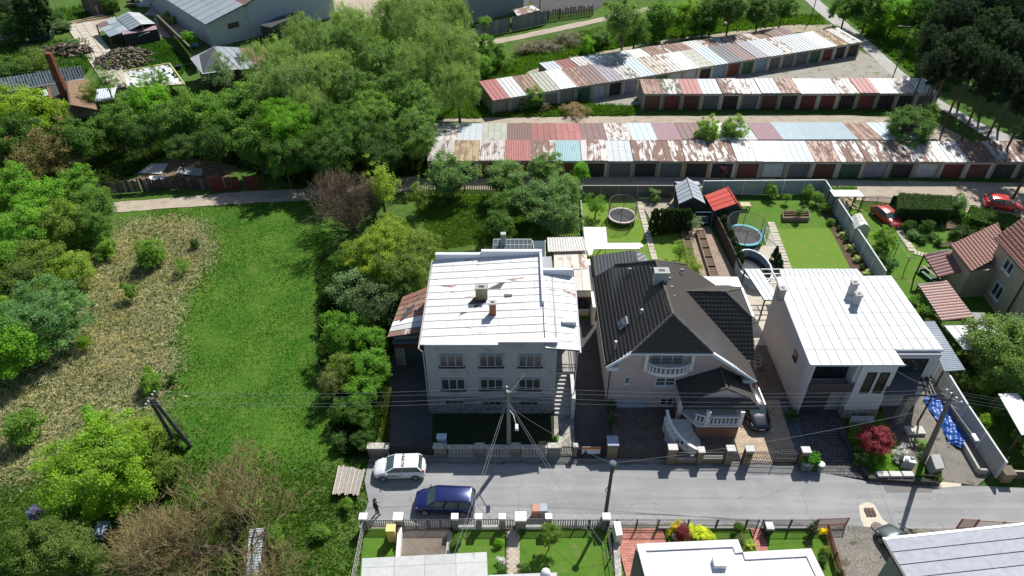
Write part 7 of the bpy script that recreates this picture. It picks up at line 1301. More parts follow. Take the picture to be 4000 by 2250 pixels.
# ---------------------------------------------------------------- cars
TYRE = plain((.02, .02, .022), .8); RIM = plain((.42, .43, .45), .35, metal=.4)
def car(label, pos, rz, col, L, W, H_, hood, zs, glassc=(.05, .09, .09), rails=False, cat='car', rimc=RIM, metal=0.0, texts=()):
    """hood=(y windscreen foot, y windscreen head, y rear roof end, y rear glass foot); zs=(bonnet nose, belt, roof)"""
    t = thing('parked_car', label, cat, pos, rz=rz); PM = paint(col, .25, metal); zn, zb, zr = zs; yf0, yf1, yr1, yr0 = hood; w = W / 2; GL = glass(glassc, .06)
    def put(m, name, mat, parent=None, smooth=False, **k):
        o = m.build(name, mat, smooth=smooth, **k); o.parent = parent or t; return o
    st = [(L / 2, .62, .28, zn * .72), (L / 2 - .05, .8, .2, zn * .9), (L / 2 - .3, .95, .18, zn), (yf0 + .35, .99, .18, zb - .07), (yf0, 1, .18, zb), (0, 1, .18, zb + .02), (yr0 + .3, 1, .18, zb + .04), (yr0, .97, .2, zb + .03), (-L / 2 + .06, .9, .22, zb - .12), (-L / 2, .78, .3, zb - .3)]
    V = []; Fc = []
    for (y, k, lo, hi) in st:
        a = w * k; V += [(-a * .9, y, lo), (-a, y, lo + .16), (-a, y, (lo + hi) / 2 + .08), (-a * .97, y, hi - .07), (-a * .86, y, hi), (-a * .4, y, hi + .035), (a * .4, y, hi + .035), (a * .86, y, hi), (a * .97, y, hi - .07), (a, y, (lo + hi) / 2 + .08), (a, y, lo + .16), (a * .9, y, lo)]
    for i in range(len(st) - 1):
        for j in range(12): a, b = i * 12 + j, i * 12 + (j + 1) % 12; Fc.append((a, b, b + 12, a + 12))
    Fc += [tuple(range(11, -1, -1)), tuple((len(st) - 1) * 12 + j for j in range(12))]
    m = MB(); m.v = V; m.f = Fc; body = put(m, 'body', PM, smooth=True)
    wb, wr = w * .9, w * .74; rn = zr - .07; m = MB()
    m.add([(-wb, yf0, zb), (wb, yf0, zb), (wb, yr0, zb), (-wb, yr0, zb), (-wr, yf1, rn), (wr, yf1, rn), (wr, yr1, rn), (-wr, yr1, rn)], [(0, 1, 5, 4), (1, 2, 6, 5), (2, 3, 7, 6), (3, 0, 4, 7), (3, 2, 1, 0)]); put(m, 'cabin_core', BLACK)
    def pane(p, n, e=.012): # p four corners, slightly proud
        P = [Vector(q) for q in p]; c = sum(P, Vector()) / 4; nn = (P[1] - P[0]).cross(P[3] - P[0]).normalized(); nn = nn if nn.dot(c - Vector((0, c.y * .5, .8))) > 0 else -nn; mm = MB(); mm.hexa([lerp(q, c, .05) for q in P], [lerp(q, c, .05) + nn * e for q in P]); return put(mm, n, GL)
    pane([(-wb, yf0, zb), (wb, yf0, zb), (wr, yf1, rn), (-wr, yf1, rn)], 'windscreen'); pane([(-wb, yr0, zb), (wb, yr0, zb), (wr, yr1, rn), (-wr, yr1, rn)], 'rear_window'); cuts = [0, .42, 1] if L < 4.3 else [0, .36, .68, 1]
    for s in (-1, 1):
        for i in range(len(cuts) - 1): a, b = cuts[i] + .02, cuts[i + 1] - .02; B = lambda q: Vector((s * wb, yf0 + (yr0 - yf0) * q, zb)); T_ = lambda q: Vector((s * wr, yf1 + (yr1 - yf1) * q, rn)); pane([B(a), B(b), T_(b), T_(a)], 'side_window')
        m = MB(); m.bar((s * wb, yf0 + .02, zb), (s * wr, yf1, rn), .07, .05); m.bar((s * wb, yr0 - .02, zb), (s * wr, yr1, rn), .1, .08); m.bar((s * wr, yf1, rn), (s * wr, yr1, rn), .08, .06)
        for q in cuts[1:-1]: m.bar((s * (wb + .006), yf0 + (yr0 - yf0) * q, zb), (s * (wr + .006), yf1 + (yr1 - yf1) * q, rn), .06, .03)
        put(m, 'window_pillar', PM if s else PM); m = MB(); m.ell((s * (w + .09), yf0 - .12, zb + .06), .1, .06, .07, 8, 6); put(m, 'door_mirror', PM, smooth=True)
        if rails: m = MB(); m.tube([(s * wr * .95, yf1 - .1, zr + .02), (s * wr * .95, yr1 + .1, zr + .02)], .022, 5); put(m, 'roof_rail', BLACK)
        m = MB(); m.hexa([(s * w * .5, L / 2 - .12, zn * .70), (s * w * .86, L / 2 - .3, zn * .70), (s * w * .9, L / 2 - .5, zn * .74), (s * w * .55, L / 2 - .3, zn * .74)], [(s * w * .5, L / 2 - .10, zn * .93), (s * w * .89, L / 2 - .25, zn * .95), (s * w * .93, L / 2 - .55, zn * 1.01), (s * w * .55, L / 2 - .35, zn * 1.02)]); put(m, 'headlight', glass((.35, .38, .4), .1))
        m = MB(); m.hexa([(s * w * .76, -L / 2 + .02, zb - .32), (s * w * .93, -L / 2 + .16, zb - .32), (s * w * .98, -L / 2 + .3, zb - .3), (s * w * .7, -L / 2 + .2, zb - .3)], [(s * w * .8, -L / 2 + .05, zb + .12), (s * w * .92, -L / 2 + .14, zb + .12), (s * w * .93, -L / 2 + .34, zb + .14), (s * w * .75, -L / 2 + .2, zb + .12)]); put(m, 'tail_light', plain((.4, .02, .02), .3))
        for y in (L * .31, -L * .31):
            m = MB(); m.tube([(s * (w - .17), y, .31), (s * (w + .012), y, .31)], .31, 20); wh = put(m, 'wheel', TYRE); m = MB(); m.tube([(s * (w + .013), y, .31), (s * (w + .02), y, .31)], .2, 16); r_ = m.build('rim', BLACK); r_.parent = wh; m = MB()
            for k in range(7): a = k * 2 * math.pi / 7; m.bar((s * (w + .03), y, .31), (s * (w + .026), y + .2 * math.cos(a), .31 + .2 * math.sin(a)), .045, .02, Vector((1, 0, 0)))
            m.tube([(s * (w + .02), y + .2 * math.cos(k * math.pi / 8), .31 + .2 * math.sin(k * math.pi / 8)) for k in range(17)], .018, 4, False); r_ = m.build('spokes', rimc); r_.parent = wh
            m = MB(); m.tube([(s * (w - .02), y + .35 * math.cos(k * math.pi / 8), .33 + .35 * math.sin(k * math.pi / 8)) for k in range(9)], .03, 4); put(m, 'wheel_arch', BLACK)
        m = MB(); m.bar((s * (w + .004), yf0 - .1, .3), (s * (w + .004), yf0 - .1, zb - .05), .012, .012, Vector((0, 1, 0))); m.bar((s * (w + .004), 0 - .1, .3), (s * (w + .004), -.1, zb - .05), .012, .012, Vector((0, 1, 0))); m.bar((s * (w + .006), -.3, zb - .18), (s * (w + .006), -.12, zb - .18), .02, .03); put(m, 'door_seam', BLACK)
    V = []; N = 5; ys = [yf1 + .05, yf1 - .12, (yf1 + yr1) / 2, yr1 + .1, yr1 - .06]; hs = [rn, zr - .025, zr, zr - .02, rn - .01]
    for y, h in zip(ys, hs): V += [(-wr * 1.03, y, min(h, rn)), (-wr * .86, y, h - .012), (0, y, h + .012), (wr * .86, y, h - .012), (wr * 1.03, y, min(h, rn))]
    Fc = [(i * 5 + j, i * 5 + j + 1, i * 5 + j + 6, i * 5 + j + 5) for i in range(4) for j in range(4)]; m = MB(); m.v = V; m.f = Fc; put(m, 'roof', PM, smooth=True)
    m = MB(); m.box(-w * .55, L / 2 - .02, .25, w * .55, L / 2 + .03, .42); m.bar((-w * .4, L / 2 - .02, zn * .62), (w * .4, L / 2 - .02, zn * .62), .06, .08); put(m, 'grille', BLACK); m = MB(); m.box(-.26, L / 2 + .031, .42, .26, L / 2 + .045, .53); put(m, 'number_plate', WHITE); m = MB(); m.box(-.26, -L / 2 - .03, .5, .26, -L / 2 - .004, .61); put(m, 'number_plate', WHITE)
    for s in (-.3, .3): m = MB(); m.bar((s - .25, yf0 + .03, zb + .04), (s + .3, yf0 - .02, zb + .07), .02, .02); put(m, 'wiper', BLACK)
    for (s_, sz, loc, u, up) in texts: o = flat_text(s_, 'lettering', DGREY, None, Vector(loc), sz, u, up); o.parent = t
    return t
car('white hatchback with small dark lettering on roof and door, parked by the block wall', (-8.85, 34.45, .05), R(90 + 2), (.74, .75, .77), 4.05, 1.69, 1.49, (1.05, .33, -1.45, -1.82), (.72, .96, 1.49), texts=(('HMEGA', .36, (0, -.35, 1.515), (-1, 0, 0), (0, 1, 0)), ('HMEGA', .26, (-.855, .45, .66), (0, -1, 0), (0, 0, 1)), ('REALITNA KANCELARIA', .09, (-.857, .45, .5), (0, -1, 0), (0, 0, 1))))
car('dark blue people carrier with roof rails parked in the middle of the street end', (-5.05, 31.35, .05), R(90 - 3), (.012, .022, .115), 4.6, 1.8, 1.7, (1.3, .62, -1.95, -2.2), (.82, 1.05, 1.68), rails=True, metal=.3)
car('black estate car in the shade between the pink and the white box house', (20.75, 40.6, .05), R(182), (.012, .016, .03), 4.5, 1.78, 1.47, (1.0, .35, -1.6, -2.05), (.74, .94, 1.45), metal=.2)
p = G(3458, 862); q = G(3490, 905); car('red saloon car with reflections on its bonnet inside the garden', (p.x, p.y, .05), R(196), (.42, .035, .03), 4.2, 1.7, 1.42, (.95, .3, -1.2, -1.7), (.72, .9, 1.4))
p = G(3910, 812); car('bright red hatchback parked in the lane behind the hedge', (p.x, p.y, .05), R(-68 - 180 + 140 - 18 + 20), (.5, .02, .025), 4.2, 1.72, 1.5, (1.0, .3, -1.5, -1.85), (.74, .96, 1.48))
p = G(3492, 2140); car('dark green grey car half hidden under the grey gable roof', (p.x + .3, p.y - .55, .05), R(22), (.07, .09, .09), 4.2, 1.7, 1.45, (1.0, .3, -1.4, -1.8), (.72, .94, 1.43))

# ---------------------------------------------------------------- the person
def skin_part(name, V, E, Rr, mat, parent, lvl=2, root=0):
    me = bpy.data.meshes.new(name); me.from_pydata([tuple(v) for v in V], E, []); o = bpy.data.objects.new(name, me); COL.objects.link(o)
    md = o.modifiers.new('s', 'SKIN'); md.use_smooth_shade = True
    for i, r in enumerate(Rr): me.skin_vertices[0].data[i].radius = (r, r) if not isinstance(r, tuple) else r
    for i in range(len(V)): me.skin_vertices[0].data[i].use_root = (i == root)
    sb = o.modifiers.new('d', 'SUBSURF'); sb.levels = lvl; sb.render_levels = lvl
    dg = bpy.context.evaluated_depsgraph_get(); m2 = bpy.data.meshes.new_from_object(o.evaluated_get(dg)); bpy.data.objects.remove(o); m2.name = name; m2.materials.clear(); m2.materials.append(mat)
    m2.polygons.foreach_set('use_smooth', [True] * len(m2.polygons)); o = bpy.data.objects.new(name, m2); COL.objects.link(o); o.parent = parent; return o
pp = G(1474, 2010); PR = thing('person', 'person in black jacket and dark trousers standing in the street, hands held together in front', 'person', (pp.x, pp.y, .05), rz=R(-60)); PR.scale = (1.06,) * 3
# local +Y is forward, x right
SKIN = plain((.42, .26, .2), .6, .05); JK = plain((.012, .013, .018), .8, .2, 20); TRS = plain((.03, .035, .055), .85, .2, 20); SHOE = plain((.3, .25, .2), .7); HAIR = plain((.07, .035, .02), .8)
def P3(x, y, z): return (x, y, z)
V = [P3(0, 0, .95), P3(0, 0, 1.15), P3(0, 0, 1.38), P3(0, .01, 1.52), P3(0, .03, 1.6), P3(0, .05, 1.74), P3(-.19, 0, 1.43), P3(-.25, .0, 1.16), P3(-.13, .25, 1.08), P3(.19, 0, 1.43), P3(.25, 0, 1.16), P3(.13, .25, 1.08), P3(-.1, 0, .9), P3(-.11, .02, .5), P3(-.11, -.05, .09), P3(.1, 0, .9), P3(.11, .08, .5), P3(.11, .08, .1), P3(-.11, .08, .04), P3(.12, .21, .05), P3(-.07, .31, 1.09), P3(.07, .31, 1.09)]
E = [(0, 1), (1, 2), (2, 3), (3, 4), (4, 5), (2, 6), (6, 7), (7, 8), (8, 20), (2, 9), (9, 10), (10, 11), (11, 21), (0, 12), (12, 13), (13, 14), (14, 18), (0, 15), (15, 16), (16, 17), (17, 19)]
RR = [.13, .13, .14, .055, .075, .09, .065, .045, .032, .065, .045, .032, .09, .06, .04, .09, .06, .04, .035, .035, .03, .03]; skin_part('body', V, E, RR, SKIN, PR)
skin_part('jacket', [V[0], V[1], V[2], (0, .01, 1.5), V[6], V[7], (-.15, .21, 1.09), V[9], V[10], (.15, .21, 1.09)], [(0, 1), (1, 2), (2, 3), (2, 4), (4, 5), (5, 6), (2, 7), (7, 8), (8, 9)], [(.19, .14), (.18, .14), (.19, .15), .075, .09, .07, .055, .09, .07, .055], JK, PR)
skin_part('trousers', [(0, 0, .98), V[12], V[13], (-.11, -.04, .14), V[15], V[16], (.11, .08, .15)], [(0, 1), (1, 2), (2, 3), (0, 4), (4, 5), (5, 6)], [.15, .115, .08, .065, .115, .08, .065], TRS, PR)
for s, (x, y) in ((-1, (-.11, .03)), (1, (.115, .15))): m = MB(); m.ell((x, y, .05), .055, .14, .06, 10, 6); o = m.build('shoe', SHOE, smooth=True); o.parent = PR
m = MB(); m.ell((0, .025, 1.76), .095, .11, .115, 14, 10); o = m.build('hair', HAIR, smooth=True); o.parent = PR
m = MB(); m.ell((0, .07, 1.70), .078, .085, .11, 14, 10); o = m.build('face', SKIN, smooth=True); o.parent = PR; m = MB(); m.ell((0, .16, 1.69), .014, .02, .022, 6, 5); o = m.build('nose', SKIN, smooth=True); o.parent = PR
for s in (-1, 1):
    m = MB(); m.ell((s * .03, .148, 1.72), .011, .008, .008, 6, 5); o = m.build('eye', BLACK); o.parent = PR; m = MB(); m.ell((s * .083, .05, 1.70), .012, .022, .032, 6, 5); o = m.build('ear', SKIN, smooth=True); o.parent = PR
    fl = [.075, .085, .08, .065]
    for k in range(4): b = Vector((s * .06, .33, 1.115 - k * .018)); m = MB(); m.tube([b, b + Vector((-s * fl[k] * .5, .03, 0)), b + Vector((-s * fl[k], .005, -.01))], [.011, .01, .008], 6); o = m.build('finger', SKIN, smooth=True); o.parent = PR
    m = MB(); m.tube([(s * .075, .31, 1.13), (s * .06, .34, 1.16), (s * .035, .35, 1.165)], [.013, .012, .009], 6); o = m.build('thumb', SKIN, smooth=True); o.parent = PR
m = MB(); m.box(-.015, .12, 1.645, .025, .15, 1.652); o = m.build('mouth', plain((.25, .09, .08), .6)); o.parent = PR

# tarp, boxes by the drive
t = thing('blue_tarp', 'crumpled shiny blue tarpaulin lying along the gravel drive', 'tarpaulin', G(3700, 1640)); r = random.Random(12); A = [G(3610, 1560), G(3660, 1545), G(3740, 1620), G(3775, 1752)]; Bp = [G(3625, 1600), G(3690, 1700), G(3730, 1752), G(3750, 1760)]; NU, NV = 60, 14
def pl(P, t_): t_ *= len(P) - 1; i = min(int(t_), len(P) - 2); return lerp(P[i], P[i + 1], t_ - i)
L_ = [G(3604, 1560), G(3625, 1600), G(3680, 1680), G(3700, 1730), G(3742, 1756)]; R_ = [G(3648, 1545), G(3690, 1585), G(3730, 1650), G(3775, 1720), G(3782, 1765)]; V = []; Fc = []
for i in range(NU + 1):
    for j in range(NV + 1): p = lerp(pl(L_, i / NU), pl(R_, i / NU), j / NV); V.append((p.x - t.location.x + r.uniform(-.03, .03), p.y - t.location.y + r.uniform(-.03, .03), .14 + .2 * math.sin(math.pi * j / NV) + .07 * math.sin(i * .35 + j * .9) + .05 * math.sin(i * .8 - j * .6) + r.uniform(0, .035)))
for i in range(NU):
    for j in range(NV): k = i * (NV + 1) + j; Fc += [(k, k + NV + 1, k + NV + 2), (k, k + NV + 2, k + 1)]
np_mesh('tarpaulin', V, Fc, plain((.01, .07, .30), .35, .2, spec=.5), parent=t)
t = thing('cabinet', 'grey concrete cabinet with slanted lid beside the leaning pole', 'cabinet', G(3668, 1835)); q = [G(3655, 1832, 1.1), G(3688, 1827, 1.1), G(3670, 1777, 1.15), G(3635, 1778, 1.15)]; m = MB(); m.prism([(p.x, p.y) for p in q], 0, 1.08); m.build('body', plain((.33, .34, .34), .8), t); MB().slab([p + (p - sum(q, Vector()) / 4) * .06 for p in q], .06).build('lid', plain((.3, .3, .3), .7), t)
t = thing('covered_crate', 'crate wrapped in white plastic sheet with two grey bricks on top', 'crate', G(3550, 1820)); q = [G(3530, 1800, .9), G(3578, 1810, .9), G(3568, 1788, .95), G(3535, 1782, .95)]; m = MB(); m.prism([(p.x, p.y) for p in q], 0, .92); m.build('body', plain((.28, .3, .34), .5, .3), t); MB().slab([p + (p - sum(q, Vector()) / 4) * .12 for p in q], .05).build('wrap', plain((.66, .68, .72), .35), t)
for dx in (-.25, .25): p = sum(q, Vector()) / 4; m = MB(); m.box(p.x + dx - .13, p.y - .12 + dx * .4, .98, p.x + dx + .13, p.y + .1 + dx * .4, 1.08); m.build('brick', GREY, t)
t = thing('well_cover', 'grey sloping slab over the basement light shaft of the white box house', 'cover', G(3365, 1640)); MB().slab([G(3320, 1645, .4), G(3412, 1645, .4), G(3415, 1625, .7), G(3325, 1624, .7)], .06).build('slab', plain((.36, .38, .42), .7), t); m = MB(); a, b = G(3322, 1643, .4), G(3412, 1643, .4); m.box(a.x + .02, a.y + .02, 0, b.x, a.y + .15, .4); m.build('base', CONC, t)
t = thing('doorstep', 'pale stone step block at the edge of the gravel drive', 'step', G(3590, 1690)); m = MB(); p = G(3578, 1700); m.box(p.x - .8, p.y - .1, 0, p.x + .7, p.y + .7, .35); m.build('block', plain((.5, .48, .42), .8), t)
t = thing('flower_pot', 'round white pot in the stone edged bed before the curved stairs', 'pot', G(2610, 1720)); p = G(2609, 1722); m = MB(); m.lathe((p.x, p.y, 0), [(.18, 0), (.28, .35), (.3, .42), (.24, .43), (.22, .3)], 14); m.build('pot', WHITE, t); m = MB(); m.cyl((p.x, p.y), .22, .3, .34, 12); m.build('soil', BLACK, t)
sheet('stone_bed', jag([G(2590, 1720), G(2600, 1700), G(2655, 1705), G(2650, 1740), G(2635, 1755)], .05, .3), plain((.3, .33, .4), .8, .4, 9), label='bluish white gravel bed before the curved stairs')
for k in range(3): p = G(2962, 1392 + k * 13, .9); t = thing('flower_pot', ['upper', 'middle', 'lower'][k] + ' round pot in the row of three between pink and white box houses', 'pot', (p.x, p.y, 0), 'row of three pots'); m = MB(); m.lathe((p.x, p.y, 0), [(.2, 0), (.32, .7), (.33, .8), (.26, .8), (.25, .6)], 14); m.build('pot', GREY, t)

# ---------------------------------------------------------------- trees and shrubs
WIL = (.105, .15, .055); WIL2 = (.085, .14, .04); MID = (.055, .105, .022); DRK = (.042, .082, .02); BRI = (.085, .18, .016); YEL = (.10, .165, .018); OLI = (.08, .115, .025); BLU = (.075, .14, .055); GRY = (.10, .15, .07); PIN = (.014, .026, .014)
side = lambda i, n, w_: w_
def TT(lst, kind, col, cat='tree', name='broadleaf_tree', group=None, zs=1.0):
    for (px, py, rp, zc, lab, *o) in lst:
        kk = o[0] if o else {}; tree(px, py, rp, zc, kk.get('k', kind), kk.get('c', col), lab, cat, kk.get('n', name), kk.get('zs', zs), group)
TT([(1080, 265, 88, 7, 'pale windblown willow nearest the grey ribbed shed roof'), (1150, 350, 100, 7, 'large pale willow at the left edge of the willow grove'), (1210, 160, 85, 8, 'tall yellowish willow below the white works hall'), (1260, 300, 95, 7, 'pale willow in the middle of the left grove'), (1215, 440, 85, 6, 'willow low in the left grove above the bright maple'),
    (1400, 130, 95, 8, 'willow beside the sandy works yard'), (1540, 85, 95, 8, 'high round willow at the top of the grove'), (1660, 110, 100, 9, 'broad pale willow at the top middle'), (1760, 60, 85, 8, 'willow reaching the grey works building'), (1760, 200, 105, 9, 'largest pale willow at the right edge of the grove'), (1790, 330, 85, 7, 'pale willow hanging over the red roofed garage end'), (1660, 270, 95, 8, 'willow with dark forked trunk at the right of the grove')], 'willow', WIL, group='willow grove', zs=1.25)
TT([(1330, 215, 85, 6, 'darker willow in the gap behind the first row'), (1480, 250, 95, 7, 'deep green willow in the centre of the grove'), (1390, 360, 90, 6, 'shaded willow left of the grove centre'), (1530, 370, 90, 6, 'willow with silvery clumps low in the grove'), (1620, 420, 80, 6, 'willow overhanging the dark hollow by the garages'), (1460, 470, 95, 5.5, 'low spreading willow at the foot of the grove'), (1600, 540, 90, 5, 'dark willow beside the corner of the long garage block'), (1340, 560, 95, 5, 'deep green tree over the shaded lane', dict(c=MID)), (1490, 610, 85, 4.5, 'dark tree throwing shade on the lane', dict(c=DRK)), (1270, 620, 85, 4.5, 'dark leafy tree at the edge of the red metal fence', dict(c=DRK)), (1320, 480, 85, 5.5, 'mid green tree in front of the willows', dict(c=MID))], 'large', WIL2, group='willow grove', zs=1.1)
TT([(1125, 500, 95, 6, 'bright yellow green maple below the willows'), (1110, 610, 75, 4.5, 'lower bright green tree under the maple', dict(c=MID)), (1210, 560, 60, 4, 'small bright green tree right of the maple')], 'large', BRI, zs=1.15)
TT([(975, 400, 90, 6, 'feathery green tree right of the plastic sheet'), (865, 275, 62, 5, 'light feathery tree in front of the ribbed shed roof', dict(c=GRY, k='sparse')), (900, 470, 85, 5, 'green tree in the middle left thicket'), (1000, 560, 85, 5, 'dark green tree above the bare plot', dict(c=MID)), (780, 430, 80, 5, 'green tree below the plastic sheet'), (830, 560, 75, 4.5, 'dark tree at the upper edge of the bare plot', dict(c=DRK)), (680, 470, 75, 4.5, 'green tree behind the bare plot left side'), (600, 390, 70, 4.5, 'bright tree below the white plastic sheet', dict(c=BRI)), (600, 310, 52, 4, 'thin tree growing through the white plastic sheet', dict(k='sparse')), (410, 310, 48, 5, 'slim leafy tree beside the slab path and the glasshouse', dict(k='sparse', c=WIL2)), (350, 360, 42, 4, 'wispy tree over the brown tiled roof', dict(k='sparse', c=OLI)), (510, 400, 55, 4, 'leafy tree right of the white tin roof', dict(c=WIL2)), (450, 480, 75, 4.5, 'mid green tree below the tiled cottage'), (560, 520, 60, 4, 'dark bushy tree above the lane fence', dict(c=DRK)), (690, 580, 52, 3.5, 'dark shrub tree at the plot corner', dict(c=DRK)), (1060, 380, 70, 6, 'olive tree at the seam of thicket and willows', dict(c=WIL))], 'medium', (.07, .13, .028), group='thicket trees', zs=1.0)
TT([(90, 440, 100, 5, 'yellow green bushy tree in front of the glasshouse'), (205, 440, 62, 4, 'yellow green tree touching the rusty tin roof'), (40, 530, 90, 4, 'dark green tree at the left edge above the lane', dict(c=MID)), (330, 540, 78, 4, 'mixed green tree left of the lane fence', dict(c=MID)), (200, 600, 95, 3.5, 'brownish budding thicket at the left', dict(c=(.11, .09, .045), k='sparse')), (110, 650, 80, 3.2, 'twiggy brown shrub at the far left', dict(c=(.10, .09, .04), k='sparse'))], 'medium', (.12, .17, .02), group='left edge trees')
TT([(40, 750, 95, 4, 'bright green leafy tree at the left edge below the lane'), (150, 800, 85, 3.6, 'bright green tree in the left thicket'), (285, 730, 70, 3.4, 'green tree nearest the lane end'), (350, 800, 75, 3, 'leafy tree at the right end of the left thicket', dict(c=MID)), (240, 880, 90, 3.2, 'olive green tree in the left thicket middle', dict(c=OLI)), (360, 880, 60, 2.6, 'dark based shrub beside the dry field', dict(c=MID)), (90, 900, 95, 3.5, 'broad green tree in the left thicket'), (20, 990, 90, 3.2, 'green tree at the left edge halfway down'), (150, 1010, 85, 3, 'green shrub tree above the bluish tree', dict(c=OLI)), (270, 1050, 70, 2.5, 'yellow green shrub beside the dry grass', dict(c=(.12, .17, .03))), (60, 1110, 85, 3, 'dull green shrub tree at the left edge', dict(c=OLI)), (180, 1140, 60, 2.4, 'low olive shrub above the bluish tree', dict(c=OLI))], 'medium', (.085, .17, .022), group='left thicket trees')
tree(172, 1235, 130, 3.2, 'large', BLU, 'round bluish green tree at the edge of the dry grass', 'tree', zs=.9); tree(30, 1370, 105, 3, 'medium', BRI, 'bright yellow green tree cut by the left edge'); tree(-20, 1220, 60, 3, 'medium', YEL, 'yellowish tree cut by the left edge above the bright one')
tree(372, 1830, 190, 4.2, 'large', YEL, 'big glowing yellow green tree at the lower left', zs=.85); tree(245, 2160, 135, 3.6, 'large', OLI, 'olive green tree at the lower left corner'); tree(560, 1690, 75, 2.2, 'medium', (.13, .17, .03), 'yellow green bush tree at the foot of the twin poles'); tree(650, 1830, 60, 1.8, 'medium', OLI, 'dull olive bush right of the big yellow green tree', 'bush', 'bush'); tree(380, 2190, 60, 2.5, 'medium', MID, 'green bush beside the olive corner tree', 'bush', 'bush')
TT([(590, 985, 55, 1.6, 'green bush standing in the dry grass with a dark shadow'), (410, 968, 36, 1.2, 'small bush at the top of the dry field'), (712, 1035, 30, 1.1, 'thin young shrub beside the meadow', dict(k='sparse')), (500, 1135, 28, 1.2, 'slim yellow green shrub in the middle of the dry field'), (582, 1490, 48, 1.0, 'low bush above the twin poles'), (365, 1650, 52, 1.5, 'upright bush above the big yellow tree', dict(c=BRI)), (85, 1665, 70, 1.4, 'wide low bush in the lower dry grass'), (325, 1335, 26, 1.0, 'small yellow shrub beside the bluish tree', dict(c=YEL)), (760, 950, 20, .6, 'tiny dark shrub at the meadow edge', dict(c=DRK)), (670, 1480, 20, .5, 'tiny dark shrub by the meadow border', dict(c=DRK)), (680, 1700, 45, 1.2, 'bush right of the pole feet', dict(c=MID)), (140, 2000, 30, .8, 'lavender blue flowering shrub in the lower left grass', dict(c=(.14, .13, .26)))], 'small', (.075, .14, .022), 'bush', 'bush', 'bushes in the dry field')
# hedge of trees left of the grey house
TT([(1545, 935, 95, 4, 'yellow green blossoming tree behind the grey house'), (1640, 990, 75, 3.5, 'olive leafy tree touching the white roof corner', dict(c=(.12, .16, .03))), (1460, 1010, 105, 4.2, 'large olive tree in the hedge row'), (1570, 1060, 100, 4, 'dense olive tree left of the grey house', dict(c=(.09, .13, .025))), (1370, 1040, 70, 3, 'mid green tree at the meadow side of the hedge', dict(c=MID))], 'large', (.13, .17, .025), group='hedge trees', zs=1.0)
TT([(1370, 1130, 85, 3, 'grey green leafed tree at the meadow edge', dict(c=GRY)), (1460, 1180, 95, 3.3, 'dark grey green tree beside the striped annex', dict(c=(.06, .09, .04))), (1560, 1140, 65, 3.4, 'shaded tree over the annex roof', dict(c=MID)), (1345, 1300, 80, 3, 'bright green tree lower in the hedge'), (1440, 1330, 60, 2.6, 'bright leafy tree beside the shaded drive'), (1440, 1430, 70, 2.6, 'bright green shrub tree at the drive'), (1340, 1430, 65, 2.2, 'dull green shrub tree facing the meadow', dict(c=OLI)), (1290, 1500, 65, 2, 'brownish twiggy shrub facing the meadow', dict(c=(.09, .11, .04), k='sparse')), (1400, 1530, 62, 2.2, 'green shrub tree under the wires'), (1400, 1620, 52, 1.8, 'lower hedge shrub above the white car', dict(c=MID)), (1340, 1600, 48, 1.5, 'dark hedge shrub beside the grass', dict(c=MID)), (1410, 1720, 38, 1.1, 'small dark bush beside the corner pillar', dict(c=DRK))], 'medium', (.075, .155, .02), group='hedge trees')
TT([(1762, 690, 88, 3.2, 'round grey green apple tree left of the trio by the lane'), (1965, 690, 72, 3.2, 'middle green orchard tree by the lane'), (2130, 655, 62, 3.4, 'orchard tree before the garages'), (2190, 745, 78, 3.0, 'grey green orchard tree nearest the garden wall'), (2085, 790, 92, 3.2, 'large low orchard tree behind the glasshouse'), (1990, 800, 60, 2.6, 'smaller orchard tree in the middle', dict(c=MID)), (2180, 850, 75, 2.8, 'orchard tree leaning on the garden wall'), (1960, 880, 60, 2, 'orchard shrub in the shade', dict(c=MID))], 'medium', (.085, .14, .05), group='orchard trees', zs=.9)
tree(2272, 665, 34, 2.2, 'small', BRI, 'small bright yellow green tree before the dark garage door'); tree(1490, 720, 80, 4.0, 'sparse', (.14, .19, .03), 'budding yellow green tree behind the bare walnut'); tree(1640, 760, 48, 2.5, 'sparse', OLI, 'thin olive tree beside the first orchard tree')
# trees growing out of the garage roofs
tree(2770, 500, 52, 4.3, 'sparse', (.12, .18, .04), 'left one of two light green trees growing between the garage roofs', zs=.9, k=None) if False else None
tree(2765, 512, 50, 3.8, 'medium', (.12, .18, .045), 'left one of two light green trees growing between the garage roofs'); tree(2865, 505, 48, 3.8, 'medium', (.12, .18, .045), 'right one of two light green trees growing between the garage roofs'); tree(3565, 495, 92, 4.2, 'large', (.055, .10, .03), 'dark round tree rising above the garage roofs near the pines')
tree(2080, 380, 42, 1.8, 'medium', (.08, .15, .03), 'round green bush before the red garage roof', 'bush', 'bush'); tree(2045, 405, 28, 1, 'small', GRY, 'greyish shrub at the end wall of the diagonal garages', 'bush', 'bush'); tree(2262, 372, 14, .9, 'small', MID, 'tiny tree before the graffiti wall', 'bush', 'bush'); tree(2250, 425, 48, .8, 'sparse', (.16, .12, .07), 'brown twiggy brushwood heap between garage blocks', 'bush', 'bush'); tree(2130, 415, 30, .6, 'sparse', (.15, .12, .08), 'small brown brushwood heap below the round bush', 'bush', 'bush'); tree(1700, 520, 36, 1.2, 'sparse', (.13, .10, .08), 'reddish bare shrub at the corner of the long garage block', 'bush', 'bush')
